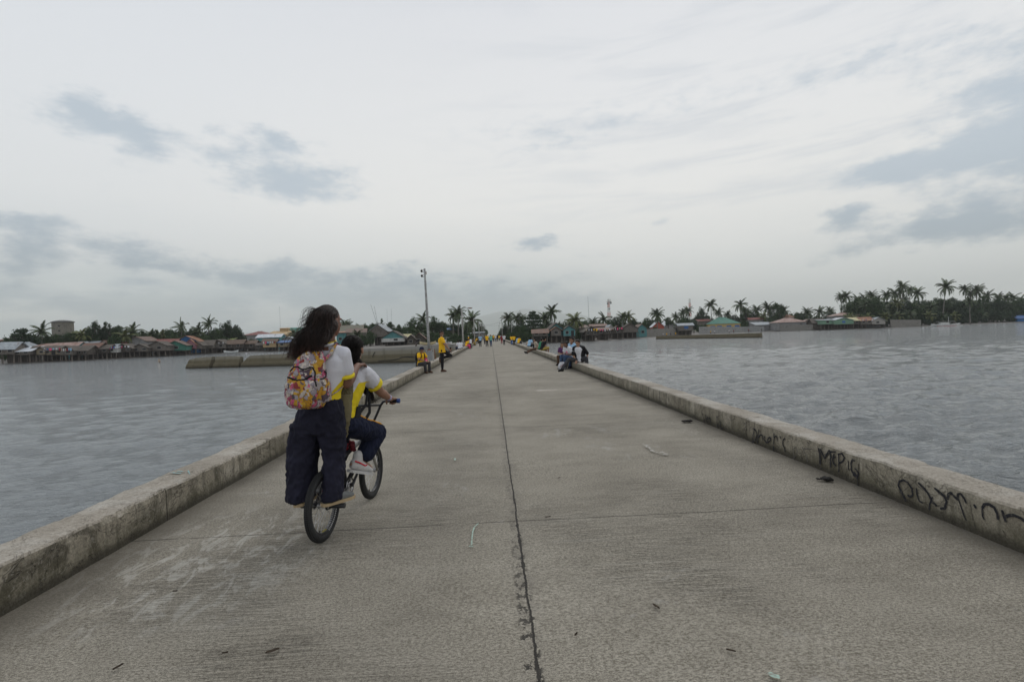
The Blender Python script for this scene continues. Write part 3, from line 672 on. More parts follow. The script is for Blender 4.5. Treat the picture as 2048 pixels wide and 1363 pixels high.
def palm_crown(seed,wind=0.0,nf=25,L=3.9,m=None,up=1.0):
    r=random.Random(seed); b=MB()
    for i in range(nf):
        a=2*PI*i/nf*1.0+r.uniform(-.2,.2)+ (i%3)*.5; tier=((i*7)%nf)/nf; e0=R(82)*(1-tier)+R(-38)*tier; e0*=up; l=L*r.uniform(.85,1.1)
        p=Vector((0,0,0)); e=e0; dirh=Vector((math.cos(a),math.sin(a),0)); pts=[p.copy()]; n=12; drs=[]
        for k in range(n):
            d=dirh*math.cos(e)+Vector((0,0,math.sin(e))); d+=Vector((-wind*(k/n)*.9,0,0)); d.normalize(); p=p+d*(l/n); pts.append(p.copy()); drs.append(d); e-=R(4.2+2.5*tier)*(1+.9*k/n)
        b.tube(pts[:-1],[.05*(1-.8*k/n) for k in range(n)],3,cap=False)
        for k in range(1,n*3):
            f=k/(n*3); q=f*n; i0=int(q); c=pts[i0].lerp(pts[min(i0+1,n)],q-i0); d=drs[min(i0,n-1)]; side=d.cross(Vector((0,0,1))).normalized()
            if side.length<.1: continue
            ll=.95*math.sin(PI*min(1,f*.82+.16))**.7
            for s in(-1,1):
                o=(side*s*.75+d*.55+Vector((0,0,-.3-.3*r.random()))+Vector((-wind*.5,0,0))).normalized(); t=c+o*ll; wv=d*.085
                b.add([c-wv,c+wv,t+Vector((0,0,-.08))],[(0,1,2)])
    for k in range(7):
        a=k*.9; b.sph((.22*math.cos(a),.22*math.sin(a),-.25-.05*(k%2)),.13,6)
    return b
crowns=[palm_crown(1).build('crown',M_palm),palm_crown(2,nf=22,L=4.2).build('crown',M_palm),palm_crown(3,wind=.75,nf=23,L=4.1).build('crown',M_palm),palm_crown(4,wind=.3,nf=20).build('crown',M_palmy),palm_crown(5,wind=1.1,nf=19,L=4.3,up=1.05).build('crown',M_palm)]
crown_me=[c.data for c in crowns]
for c in crowns: bpy.data.objects.remove(c)
TREES=[]; 
def palm(px,top,off,k=0,lean=0.0,s=1.0,trunk_off=0,label=None,young=False):
    Y=yfor(px,off) if off<1000 else off-1000
    x=XY(px,Y); g=tz(x,Y); zt=zat(px,top,Y)-g; h=max(1.2,zt-2.9*s)
    root=empty('coconut_palm',(x-lean*h,Y,g),cat='palm tree',group='coconut palms on the far shore'); root['px']=px
    b=MB(); n=9; pts=[];rs=[]
    for i in range(n+1):
        f=i/n; pts.append((lean*h*f**1.6,.15*math.sin(f*3+px),h*f)); rs.append((.26-.12*f)*(.9+.1*s)+(.12*(1-f)**6))
    b.tube(pts,rs,7); b.build('trunk',M_trunk,root,smooth=True)
    c=bpy.data.objects.new('crown',crown_me[k]); link(c,root); c.location=pts[-1]; c.scale=(s,s,s); c.rotation_euler=(random.uniform(-.12,.12),random.uniform(-.12,.12),random.uniform(0,6.28) if k in(0,1) else random.uniform(-.5,.5))
    TREES.append((root,'palm',px,h,label)); return root
def leafy(seed,shape,ncl,cr,nl,leaf,flat=1.0):
    """shape(r)->clump centre in unit crown; returns mesh builder, unit crown about 1 high/wide scaled to metres by caller (radius 4)"""
    r=random.Random(seed); rg=np.random.default_rng(seed); b=MB(); V=[];Fc=[]
    for i in range(ncl):
        c=Vector(shape(r)); cc=cr*r.uniform(.6,1.25)
        P_=rg.normal(size=(nl,3)); P_/=np.linalg.norm(P_,axis=1)[:,None]; P_*=(rg.random(nl)**.45)[:,None]*cc; P_[:,2]*=flat
        A_=rg.normal(size=(nl,3)); A_/=np.linalg.norm(A_,axis=1)[:,None]; A_*=np.array([1,1,.6]); B_=np.cross(A_,rg.normal(size=(nl,3))); B_/=np.linalg.norm(B_,axis=1)[:,None]
        sz=leaf*rg.uniform(.6,1.3,nl)[:,None]
        C=P_+np.array(c); q=np.stack([C-A_*sz,C-B_*sz*.45,C+A_*sz,C+B_*sz*.45],1).reshape(-1,3); n0=len(V); V.extend(map(tuple,q)); Fc.extend([(n0+4*j,n0+4*j+1,n0+4*j+2,n0+4*j+3) for j in range(nl)])
    b.add(V,Fc); return b
def sh_round(r):
    while 1:
        v=Vector((r.uniform(-1,1),r.uniform(-1,1),r.uniform(-.75,1)))
        if .45<v.length<1: return (v.x*3.4,v.y*3.2,3.6+v.z*3.0)
def sh_clump(r):
    o=[(-1.9,0,3.2,1.7),(1.7,.4,3.6,1.9),(0,-.3,5.4,1.7),(-.8,1,4.6,1.6),(2.6,-.4,2.3,1.2),(-2.8,0,2.0,1.1),(0,0,2.6,1.9)]; c=r.choice(o)
    while 1:
        v=Vector((r.uniform(-1,1),r.uniform(-1,1),r.uniform(-1,1)))
        if .4<v.length<1: return (c[0]+v.x*c[3],c[1]+v.y*c[3],c[2]+v.z*c[3]*.85)
def sh_layer(r):
    k=r.choice([0,0,1,1,2,2,3,4]); z=[1.7,2.8,3.9,4.9,5.8][k]; rad=[4.2,3.9,3.3,2.3,1.2][k]; a=r.uniform(0,6.28); q=rad*math.sqrt(r.random()); arm=1+.25*math.sin(a*5+k)
    return (q*math.cos(a)*arm,q*math.sin(a)*arm,z+r.uniform(-.15,.25)-q*.05)
def sh_bush(r):
    a=r.uniform(0,6.28); q=math.sqrt(r.random()); return (q*3.2*math.cos(a),q*2.4*math.sin(a),r.random()**.7*2.6*(1-q*q*.65)+.3)
def sh_tall(r):
    z=r.uniform(.8,6.8); q=1.15*(1-abs(z-3.4)/4.6)*math.sqrt(r.random()); a=r.uniform(0,6.28); return (q*math.cos(a),q*math.sin(a),z)
LT=[]
for args in [(11,sh_round,95,.85,70,.22),(12,sh_clump,110,.7,64,.21),(13,sh_layer,150,.8,64,.22,.6),(14,sh_bush,70,.65,64,.20),(15,sh_tall,48,.45,50,.16),(16,sh_round,70,.95,80,.24),(17,sh_clump,85,.8,70,.22)]:
    o=leafy(*args).build('crown',M_leaf); LT.append(o.data); bpy.data.objects.remove(o)
def tree(px,top,off,k,wpx,label=None,m=None,kind='tree'):
    """crown width in photo pixels"""
    Y=yfor(px,off) if off<1000 else off-1000
    x=XY(px,Y); g=tz(x,Y); H_=zat(px,top,Y)-g; W_=wpx*Y/1000
    root=empty('shrub' if k==3 else 'broadleaf_tree',(x,Y,g),random.uniform(0,6.28),cat='shrub' if k==3 else 'tree',group='shrubs on the far shore' if k==3 else 'broadleaf trees on the far shore'); root['px']=px
    base_h={0:6.9,1:7.2,2:6.5,3:3.1,4:7.1,5:6.9,6:7.2}[k]; bw={0:7.6,1:7.2,2:8.6,3:6.8,4:2.6,5:7.8,6:7.6}[k]
    sz=H_/base_h; sx=W_/bw
    if k!=3 and sz>sx*1.5: lift=H_-base_h*sx*1.25; sz=sx*1.25
    else: lift=0
    c=bpy.data.objects.new('crown',LT[k]); link(c,root); c.scale=(sx,sx,sz); c.location=(0,0,lift)
    if m: c.material_slots[0].link='OBJECT'; c.material_slots[0].material=m
    if k!=3:
        b=MB(); th=lift+base_h*sz*.45; b.tube([(0,0,-.3),(.1,0,th*.4),(0,.1,th)],[.32,.24,.14],7)
        for q in range(5):
            a=q*1.3; b.tube([(0,0,th*.55+q*.1),(1.1*sx*math.cos(a)*1.2,1.1*sx*math.sin(a)*1.2,th+1.2*sz),(2.3*sx*math.cos(a),2.3*sx*math.sin(a),th+2.0*sz)],[.14,.09,.04],5)
        b.build('trunk',M_bark,root,smooth=True)
    TREES.append((root,'shrub' if k==3 else 'tree',px,H_,label)); return root
T=tree
# left shore
T(47,655,22,2,60,'wide dark layered tree at the village edge, rounder than the palms near it',M_leafd); T(25,668,26,3,40)
palm(86,645,26,2,lean=.05,label='wind blown palm between the dark layered tree and the water tower')
for px,top,k,w in [(68,667,3,26),(100,668,3,26),(118,668,6,20),(134,666,1,24),(150,662,0,26),(181,655,6,26)]: T(px,top,28,k,w)
palm(166,654,27,3,s=.9); T(193,642,30,1,32,'tall dark broadleaf tree, taller than others near the water tower',M_leafd); T(219,641,31,6,32,None,M_leafd); T(238,650,30,0,24)
palm(251,655,25,3,s=1.0); palm(267,648,27,2,lean=-.04); T(230,668,23,3,34)
for px,top,k,w in [(282,668,3,26),(345,666,3,34),(370,670,3,30)]: T(px,top,30,k,w)
palm(289,663,40,0,s=.8); palm(304,659,40,2,s=.85); T(316,659,40,4,10); palm(325,657,42,3,s=.8); T(338,658,42,4,10); T(346,659,42,4,9)
palm(365,641,34,4,lean=.06,label='bent palm with fronds streaming sideways above the blue gable'); palm(399,648,32,2); palm(419,634,36,4,lean=.03,label='tall ragged palm over the long thatched stilt house')
T(388,657,34,6,28); T(432,655,34,0,32); T(459,641,36,5,38,'big round dense tree behind the thatched gable',M_leafd); T(478,658,38,1,22); T(410,668,26,3,40); T(445,672,26,3,40); T(500,676,16,3,30); T(486,668,40,3,26)
palm(592,655,30,0,s=1.0); T(606,664,34,6,26); T(626,655,60,0,34); T(648,650,70,1,34)
# between girl and pier
palm(690,636,1235,0,s=1.05); palm(699,640,1240,1,s=.9); palm(714,658,1172,0,s=.9); T(741,661,1168,1,30); T(724,668,1170,3,24)
T(733,648,1225,6,24); T(746,646,1230,0,22); T(765,636,1215,4,9,'slim upright tree poking above the dark gable house'); T(755,645,1235,1,22)
T(781,643,1185,2,24,'spiky layered tree just behind the white gable house'); T(797,647,1200,6,20); T(808,652,1215,3,26)
T(826,635,1172,1,38,'broad leafy tree behind the ragged thatched hut',M_leaf); T(843,640,1176,6,30); palm(848,624,1185,2,s=.95); palm(838,655,1166,0,s=.9); T(866,629,1195,6,34); T(886,642,1215,0,22); T(905,645,1210,6,24); T(893,655,1190,3,26); T(922,655,1200,3,30)
for px,top,w,Y in [(862,662,26,1172),(878,664,28,1165),(893,668,26,1160),(908,666,30,1162),(925,668,26,1160),(938,664,24,1165),(870,674,24,1158),(888,678,26,1156),(905,679,26,1156),(922,680,26,1157),(940,676,22,1160),(953,672,16,1166),(850,668,22,1168)]: T(px,top,Y,3,w)
palm(918,610,1178,0,s=1.0,lean=.02,label='tall full palm beside the pier street lamp'); palm(907,618,1182,1,s=.85); palm(945,622,1172,1,s=1.15,label='wide spiky palm between the pier lamp posts')
palm(935,640,1190,0,s=.8); T(957,641,1205,4,10); T(962,646,1260,6,14); T(966,652,1320,1,14); T(970,657,1420,0,14); T(953,655,1190,3,18)
# right of pier
T(1001,663,1330,3,14); T(1004,655,1300,1,14); palm(1017,623,1195,0,s=.95,label='full palm nearest the street opening, green roof below it' if 0 else 'full round palm above the small green roof by the street'); palm(1034,623,1200,2,s=.95); palm(1044,627,1200,0,s=.8)
T(1012,645,1230,6,16); T(1022,652,1190,1,22); T(1036,650,1185,6,26); T(1048,650,1180,0,26); T(1068,621,1184,2,40,'dark layered tree with flat spreading tiers right of the pier',M_leafd); T(1062,640,1180,6,30,None,M_leafd)
for px,top,w,Y in [(1012,668,16,1172),(1024,662,24,1170),(1040,662,28,1168),(1056,662,28,1168),(1075,656,26,1170),(1088,650,24,1176)]: T(px,top,Y,3,w)
palm(1090,622,1184,0,s=.9); palm(1105,609,1186,1,s=1.05,label='tall palm rising right behind the shack by the big teal gable'); T(1098,640,1190,1,30)
T(1122,642,1195,3,30); palm(1151,622,1172,3,s=1.15,label='bushy palm between the teal houses and the dark stilt shack'); palm(1143,636,1180,0,s=.9); T(1160,640,1185,0,24); T(1158,660,1166,3,22)
palm(1187,634,1215,0,s=.9); palm(1208,625,1215,1,s=1.0); T(1197,642,1225,3,40); T(1172,643,1220,3,30)
T(1222,641,1215,3,30); T(1236,632,1225,1,36,None,M_leafd); palm(1247,622,1215,0,s=1.0); palm(1257,619,1215,3,s=1.1); T(1272,634,1218,6,32,None,M_leafd); T(1287,640,1222,3,24)
palm(1315,615,1222,0,s=1.15,label='lone thin palm standing clear beside the orange red gable'); T(1337,633,1245,6,16); T(1310,652,1212,3,14)
palm(1352,624,40,0,s=.95); palm(1366,616,42,1,s=.9); palm(1376,611,42,0,s=1.0); T(1368,632,36,3,40); T(1403,615,44,1,34,None,M_leafd); T(1388,640,30,6,26,None,M_leafd); palm(1346,640,36,0,s=.7)
palm(1423,597,40,0,s=1.2,label='tallest palm over the green hip roof'); palm(1438,614,36,2,s=1.05); palm(1456,620,48,0,s=.9); T(1446,633,55,3,44); T(1404,648,26,3,24)
palm(1482,597,44,1,s=1.2); palm(1493,612,36,0,s=1.0); T(1492,613,40,1,24); T(1490,640,30,3,30); palm(1514,608,44,0,s=1.1); T(1505,625,46,3,40)
palm(1536,602,42,0,s=1.2); T(1554,605,42,0,38,'rounded leafy tree amid palms behind the rust pink roof'); palm(1568,612,40,1,s=1.0); palm(1528,622,34,3,s=.9); T(1545,632,28,6,34)
T(1591,624,48,3,30); T(1606,630,52,3,26); palm(1615,613,46,0,s=1.1); palm(1640,612,46,1,s=1.1); palm(1660,612,60,0,s=.9); T(1634,632,50,3,40); T(1665,630,50,3,36); T(1684,628,46,3,30)
# far right grove
for px,top,k,s in [(1684,583,0,1.0),(1693,581,1,1.1),(1716,588,0,1.1),(1729,587,1,.95),(1744,580,0,1.1),(1757,590,1,.9),(1774,579,0,1.05),(1790,575,1,1.1),(1805,560,0,1.15),(1803,575,1,1.0),(1822,571,0,1.0),(1836,573,1,1.25),(1810,590,0,.9),
   (1931,567,0,1.1),(1943,577,1,1.0),(1955,567,0,1.3),(1976,580,1,1.2),(1998,584,0,1.1),(2012,586,1,1.0),(2026,584,0,1.3),(2042,590,1,1.0)]: palm(px,top,26+ (px*7)%22,k,s=s,lean=((px*13)%9-4)*.012)
palm(1893,558,10,1,s=1.3,lean=.10,label='tall solitary leaning palm above the outrigger boat'); palm(1941,592,6,0,s=.9,lean=.02)
for px,top,k,w in [(1712,606,6,34),(1735,604,1,36),(1760,602,0,38),(1783,606,6,38),(1806,600,1,40),(1832,600,0,42),(1850,604,6,36),(1871,596,5,52),(1898,606,1,36),(1915,604,6,32),(1932,598,0,36),(1958,602,1,40),(1982,600,6,42),(2005,600,0,42),(2028,602,1,40),(2047,606,6,34)]: T(px,top,24,k,w,None,M_leafd if k in(0,6) else None)
for px,top,w in [(1705,622,34),(1730,622,36),(1755,624,36),(1780,626,34),(1800,624,36),(1822,622,36),(1846,626,34),(1868,622,36),(1890,624,34),(1912,624,34),(1934,622,36),(1958,620,38),(1984,618,40),(2010,620,38),(2036,620,36)]: T(px,top,14,3,w,None,M_leafd)
for px,k in [(1735,3),(1768,3),(1795,3),(1820,0),(1858,3),(1880,0),(1908,3),(1965,0),(1700,3),(1785,0)]: palm(px,618+(px%7),12,k,s=.95)
fr=random.Random(99)
for px in range(60,486,13): T(px+fr.uniform(-4,4),hor(px)-33+fr.uniform(-5,5),34+fr.uniform(0,14),fr.choice([0,1,6,5]),fr.uniform(22,30),None,fr.choice([M_leafd,None]))
for px in range(1112,1690,15): T(px+fr.uniform(-5,5),hor(px)-21+fr.uniform(-5,5),52+fr.uniform(0,16),fr.choice([0,1,6,5]),fr.uniform(22,32),None,fr.choice([M_leafd,None]))
for px in range(1700,2056,15): T(px+fr.uniform(-5,5),(600 if px<1960 else 594)+fr.uniform(-7,7),16+fr.uniform(0,10),fr.choice([0,1,6,5]),fr.uniform(30,40),None,fr.choice([M_leafd,None]))
for px in range(700,860,16): T(px+fr.uniform(-4,4),650+fr.uniform(-4,5),1225+fr.uniform(0,20),fr.choice([0,1,6]),fr.uniform(20,28),None,None)
for px in list(range(866,950,14))+list(range(1010,1110,14)): T(px+fr.uniform(-4,4),649+fr.uniform(-5,5),1190+fr.uniform(0,25),fr.choice([0,1,6]),fr.uniform(20,28),None,M_leafd)
for px in range(1730,1960,33): palm(px,600+fr.uniform(-6,8),18,fr.choice([0,1,2,3]),s=1.0,lean=fr.uniform(-.05,.05))
# ---- labels of the plants: what stands in front of them
HS=[(o['px'],o['label'],o.location.y) for o in scene.objects if 'px' in o.keys() and o.get('category')=='house']
def short(l): return ' '.join(l.split(',')[0].split()[:4]).removesuffix(' with').removesuffix(' under a').removesuffix(' next to').removesuffix(' of the').removesuffix(' a').removesuffix(' and').removesuffix(' in').removesuffix(' on').removesuffix(' the')
names={'palm':['coconut palm'],'tree':['leafy tree'],'shrub':['low green shrub']}
BASE={}
for r_,kd,px,h,lb in TREES:
    if lb: r_['label']=lb; continue
    hn=min(HS,key=lambda q:abs(q[0]-px)); near=abs(hn[0]-px)<26
    adj={'palm':('very tall' if h>17 else 'tall' if h>11 else 'short'),'tree':('tall' if h>11 else ''),'shrub':''}[kd]
    where=('by the '+short(hn[1])) if near else ('in the grove past the block wall' if px>1780 else 'beside the pier street' if 920<px<1060 else 'between pier and school' if px>1060 else 'in the hedge beyond the standing boy' if px>850 else 'in the village trees')
    BASE.setdefault((f"{adj} {names[kd][0]}".strip(),where),[]).append((abs(px-985),r_))
ORD=['','second ','third ','fourth ','fifth ','sixth ','seventh ','eighth ','ninth ','tenth ','eleventh ','twelfth ','thirteenth ','fourteenth ','fifteenth ','sixteenth ','seventeenth ','eighteenth ','nineteenth ','twentieth ','twenty-first ','twenty-second ','twenty-third ','twenty-fourth ','twenty-fifth ','twenty-sixth ','twenty-seventh ','twenty-eighth ','twenty-ninth ','thirtieth ']+['%dth '%i for i in range(31,90)]
for (nm,wh),lst in BASE.items():
    lst.sort(key=lambda q:q[0])
    for i,(d,r_) in enumerate(lst):
        r_['label']=(f"{nm} {wh}" if len(lst)==1 else f"{(ORD[i] if i else 'first ')}{nm} out from the pier, {wh}")
for o in scene.objects:
    if 'px' in o.keys(): del o['px']
# ---- masts and towers
M_mast=mat('mast_steel',color=(.30,.31,.32)); M_rw=mat('tower_paint',lambda nt:(mix(nt,((xyz(nt,coord(nt))[2]*.9)._m('SINE')).sstep(-.1,.1),(.45,.10,.08),(.55,.53,.52)),.6,None,0))
def mast(px,top,bot,Y,lean,label,r=.05):
    x=XY(px,Y); g=tz(x,Y); h=zat(px,top,Y)-g
    b=MB(); b.tube([(0,0,0),(lean*h*.5,0,h*.5),(lean*h,0,h)],[r*1.6,r*1.2,r*.7],6)
    for k in range(3): b.box((lean*h*(.8+.08*k),0,h*(.8+.08*k)),(.5-.1*k,.05,.05))
    o=b.build('radio_mast',M_mast,label=label,cat='mast',group='thin radio masts beyond the trees'); o.location=(x-lean*h,Y,g); return o
mast(562,612,660,300,0,'thin radio mast behind the tan roofed hall'); mast(744,608,645,190,-.28,'leaning bamboo mast above the dark gable house, the more tilted one',.06); mast(751,612,645,192,-.16,'slightly leaning bamboo mast beside a more tilted one',.06)
mast(776,618,645,280,0,'faint thin mast above the spiky tree'); mast(785,616,645,270,0,'straight thin mast next to a fainter one'); mast(1178,592,640,300,-.02,'slender guyed mast between pier and lattice tower',.09); mast(1022,620,640,300,0,'short thin mast among the palms by the street')
def lattice(px,top,Y,label,dishes=True,w0=2.2):
    x=XY(px,Y); g=tz(x,Y); h=zat(px,top,Y)-g; root=empty('telecom_tower',(x,Y,g),.3,label=label,cat='tower',group='red and white lattice towers'); b=MB(); w1=.8
    wf=lambda f:w0*(1-f)+w1*f
    cs=[(-.5,-.5),(.5,-.5),(.5,.5),(-.5,.5)]; n=14
    for a,c in cs: b.tube([(a*wf(0),c*wf(0),0),(a*w1,c*w1,h)],[.13,.1],5)
    for i in range(n):
        f0,f1=i/n,(i+1)/n
        for k in range(4):
            p,q=cs[k],cs[(k+1)%4]; b.tube([(p[0]*wf(f0),p[1]*wf(f0),h*f0),(q[0]*wf(f1),q[1]*wf(f1),h*f1)],.06,4); b.tube([(p[0]*wf(f1),p[1]*wf(f1),h*f1),(q[0]*wf(f1),q[1]*wf(f1),h*f1)],.06,4)
    b.build('lattice',M_rw,root)
    if dishes:
        for (dx,dz,r) in ((1.3,-2.5,.8),(-1.2,-3,.6),(1.5,-12,.9),(0,-6.5,.6)):
            d=MB(); d.sph((dx,-.6,h+dz),(r,.35,r),12); d.build('dish',mat('dish_grey',color=(.28,.29,.3)),root)
        p=MB(); 
        for k in range(3): p.box((-1+k,-.7,h-.9),(.3,.2,1.8))
        p.box((0,0,h-1.6),(3,3,.15)); p.build('antenna_platform',M_rw,root)
lattice(1219,598,330,'red and white lattice telecom tower with round dishes'); lattice(1381,597,380,'distant slimmer lattice tower without dishes, behind palms',False,1.8)
# ---- boats
M_hullw=mat('boat_white',color=(.55,.56,.55),rough=.5); M_hullr=mat('boat_red',color=(.30,.05,.05),rough=.5); M_hully=mat('boat_cream',color=(.5,.42,.25),rough=.5); M_dk=mat('boat_dark',color=(.05,.05,.05))
def boat(px0,px1,py,Y,mt,label,outr=False,rz=0,masth=0,h=.7):
    x0,x1=XY(px0,Y),XY(px1,Y); L=x1-x0; cx=(x0+x1)/2; z0=zat((px0+px1)/2,py,Y)
    root=empty('outrigger_boat' if outr else 'wooden_boat',(cx,Y,z0),rz,label=label,cat='boat',group='boats on the far shore'); b=MB(); n=14; vs=[]; hw=.45+.02*L
    for i in range(n+1):
        f=i/n*2-1; w_=hw*(1-abs(f)**2.4)+.02; zz=.55*abs(f)**3*h; x=f*L/2
        for a,zv in((-1,h),(-.8,h*.35),(0,0),(.8,h*.35),(1,h)): vs.append((x,a*w_,zz+zv))
        for a,zv in((.85,h*.97),(0,h*.25),(-.85,h*.97)): vs.append((x,a*w_*.9,zz+zv))
    m=8; fs=[(i*m+k,(i+1)*m+k,(i+1)*m+(k+1)%m,i*m+(k+1)%m) for i in range(n) for k in range(m)]; b.add(vs,fs); b.build('hull',mt,root)
    s=MB(); s.box((0,0,h*.9),(L*.35,hw*1.5,.05)); s.build('thwart',M_hully,root)
    if outr:
        for sgn in(-1,1):
            o=MB(); o.tube([(-L*.42,sgn*2.2,.25),(0,sgn*2.3,.1),(L*.42,sgn*2.2,.25)],.07,6); o.build('outrigger',M_hullw,root)
        for k in(-.25,.25): o=MB(); o.tube([(L*k,-2.3,.2),(L*k,0,h+.25),(L*k,2.3,.2)],.05,5); o.build('cross_beam',M_hullw,root)
        c=MB(); c.box((-L*.05,0,h+.45),(L*.3,.9,.8)); c.build('cabin',M_hullw,root)
        c=MB(); c.box((0,0,h+1.25),(L*.55,1.4,.06)); 
        for k in(-.2,.2): c.tube([(L*k,.5,h),(L*k,.5,h+1.25)],.04,4)
        c.build('awning',M_hullw,root)
        c=MB(); c.box((0,-hw-.02,h*.35),(L*.7,.03,.2)); c.build('stripe',M_hullr,root)
    if masth: c=MB(); c.tube([(L*.1,0,h),(L*.1,0,h+masth)],.07,5); c.build('mast',M_hullw,root); 
    return root
boat(1862,1920,652.5,yfor(1890,-3),M_hullw,'white and red outrigger boat moored under the leaning palm',True,0,3.2,h=.9)
boat(446,477,706,150,M_hullw,'pale blue and cream boat beached below the brown thatched house',False,-.1,0,.6); boat(470,485,703,158,M_dk,'small dark boat drawn up behind the pale one',False,.4)
boat(870,905,689.5,120,M_hullw,'white boat beached behind the standing boy',True,.5,0,.5); boat(838,872,690,128,M_hully,'faded boat on the mud by the light pole',False,-.2); boat(688,700,692,125,M_dk,'dark canoe on the mud right of the girl',False,.2)
boat(1732,1760,655,yfor(1745,-1),M_dk,'dark boat hull at the foot of the long stilt row',False,0)
# ============================================================ people
V=Vector
def evalmesh(o):
    dg=bpy.context.evaluated_depsgraph_get(); me=bpy.data.meshes.new_from_object(o.evaluated_get(dg)); return me
def remesh(mb,vox,sm=3,fold=0,fs=9.0,seed=0,fac=.6):
    me=bpy.data.meshes.new('tmp'); me.from_pydata(mb.v,[],mb.f); o=bpy.data.objects.new('tmp',me); COL.objects.link(o)
    r=o.modifiers.new('r','REMESH'); r.mode='VOXEL'; r.voxel_size=vox; r.use_smooth_shade=True
    if sm: s=o.modifiers.new('s','SMOOTH'); s.iterations=sm; s.factor=fac
    out=evalmesh(o); bpy.data.objects.remove(o); bpy.data.meshes.remove(me)
    if fold:
        n=len(out.vertices); co=np.empty(n*3,np.float32); out.vertices.foreach_get('co',co); no=np.empty(n*3,np.float32); out.vertices.foreach_get('normal',no)
        co=co.reshape(-1,3); no=no.reshape(-1,3); d=np.empty(n,np.float32)
        for i in range(n):
            x,y,z=co[i]; a=n3(x*fs+seed,y*fs,z*fs*.55); b=n3(x*fs*2.3,y*fs*2.3+seed,z*fs*1.6); d[i]=(1-abs(a)*2.4)*.6+b*.45
        co+=no*(d*fold)[:,None]; out.vertices.foreach_set('co',co.ravel()); out.update()
    return out
def put(me,name,m,parent,**k):
    o=bpy.data.objects.new(name,me); link(o,parent)
    if m is not None:
        if len(me.materials)==0: me.materials.append(m)
        elif me.materials[0]!=m: o.material_slots[0].link='OBJECT'; o.material_slots[0].material=m
    return tag(o,**k)
def cap(mb,a,b,ra,rb,n=14,flat=None):
    a,b=V(a),V(b); L=(b-a).length; m=5
    mb.tube([a.lerp(b,i/m) for i in range(m+1)],[ra+(rb-ra)*i/m for i in range(m+1)],n,flat=flat)
    mb.sph(a,ra*.998,12); mb.sph(b,rb*.998,12)
def loft(mb,rings,n=24):
    """rings: (centre, right vector, forward vector, a, b)"""
    vs=[]
    for c,u,v,a,b in rings:
        for k in range(n):
            t=2*PI*k/n; ct,st=math.cos(t),math.sin(t); e=.86
            vs.append(V(c)+V(u)*a*math.copysign(abs(ct)**e,ct)+V(v)*b*math.copysign(abs(st)**e,st))
    m=len(rings); fs=[(j*n+k,j*n+(k+1)%n,(j+1)*n+(k+1)%n,(j+1)*n+k) for j in range(m-1) for k in range(n)]+[tuple(range(n))[::-1],tuple((m-1)*n+k for k in range(n))]
    mb.add(vs,fs)
def hand(mb,w,d,nrm,curl=.35,s=1.0,side=1,spread=.10,thumb=.6,curls=None,palmlen=.085,tcurl=.35,fr=1.0):
    """w wrist, d direction of the palm, nrm palm normal (towards what it would hold), side=+1 thumb on the (d x n) side"""
    w=V(w); d=V(d).normalized(); nrm=V(nrm); nrm=(nrm-d*nrm.dot(d)).normalized(); t=d.cross(nrm).normalized()*side
    pl=palmlen*s
    cap(mb,w-d*.01,w+d*pl*.25,.022*s,.026*s,flat=(nrm,.75))
    for q in(-1,-.33,.33,1): cap(mb,w+d*pl*.1+t*q*.012*s,w+d*pl*.97+t*q*.029*s,.0135*s,.0115*s,10)
    lens=[.90,1.0,.94,.74]
    for i in range(4):
        q=1-i*.667; b0=w+d*pl*.97+t*q*.029*s; l=.078*s*lens[i]; c=(curls[i] if curls else curl)
        dd=(d+t*q*spread).normalized(); ax=dd.cross(nrm).normalized(); p=b0; r=.0088*s*fr*(.9 if i==3 else 1)
        ang=c*.75
        for j,f in enumerate((.46,.30,.24)):
            M=Matrix.Rotation(ang,3,ax); v_=M@dd; q2=p+v_*l*f; cap(mb,p,q2,r,r*.93,8); p=q2; r*=.93; ang+=c
    # thumb leaves the side of the palm near its base
    tb=w+d*pl*.22+t*.024*s; v_=(d*.62+t*thumb+nrm*.45).normalized(); q=tb+v_*.036*s; cap(mb,tb,q,.0135*s,.0115*s,9)
    v2=(v_+d*tcurl+nrm*.25-t*tcurl*.7).normalized(); q2=q+v2*.03*s; cap(mb,q,q2,.011*s,.0095*s,9); v3=(v2+d*.2-t*.2*tcurl).normalized(); cap(mb,q2,q2+v3*.024*s,.0095*s,.008*s,9)
def headmesh(mb,c,f,u,s=1.0,nose=True,ears=True):
    c=V(c); f=V(f).normalized(); u=V(u); u=(u-f*u.dot(f)).normalized(); r=f.cross(u).normalized(); M=Matrix((r,f,u)).transposed()
    mb.sph(c+u*.022*s-f*.008*s,(.074*s,.092*s,.086*s),18,M)          # cranium
    mb.sph(c-u*.035*s+f*.018*s,(.060*s,.070*s,.078*s),16,M)         # face
    mb.sph(c-u*.088*s+f*.048*s,(.030*s,.030*s,.022*s),12,M)         # chin
    mb.sph(c-u*.055*s+f*.0*s,(.062*s,.05*s,.045*s),14,M)            # jaw
    for q in(-1,1): mb.sph(c-u*.022*s+f*.062*s+r*q*.033*s,(.022*s,.018*s,.016*s),10,M)
    if nose: cap(mb,c+u*.005*s+f*.084*s,c-u*.030*s+f*.090*s,.009*s,.013*s,8); 
    mb.sph(c-u*.060*s+f*.080*s,(.022*s,.012*s,.010*s),10,M)         # lips
    for q in(-1,1):
        mb.sph(c+u*.018*s+f*.075*s+r*q*.03*s,(.024*s,.012*s,.008*s),8,M)   # brow
        if ears: mb.sph(c-u*.012*s-f*.006*s+r*q*.077*s,(.009*s,.020*s,.031*s),10,M)
def norm_frame(J):
    r=(V(J['sr'])-V(J['sl'])).normalized(); up=(V(J['chest'])-V(J['pelvis'])).normalized(); r=(r-up*r.dot(up)).normalized(); f=up.cross(r).normalized(); return r,f,up
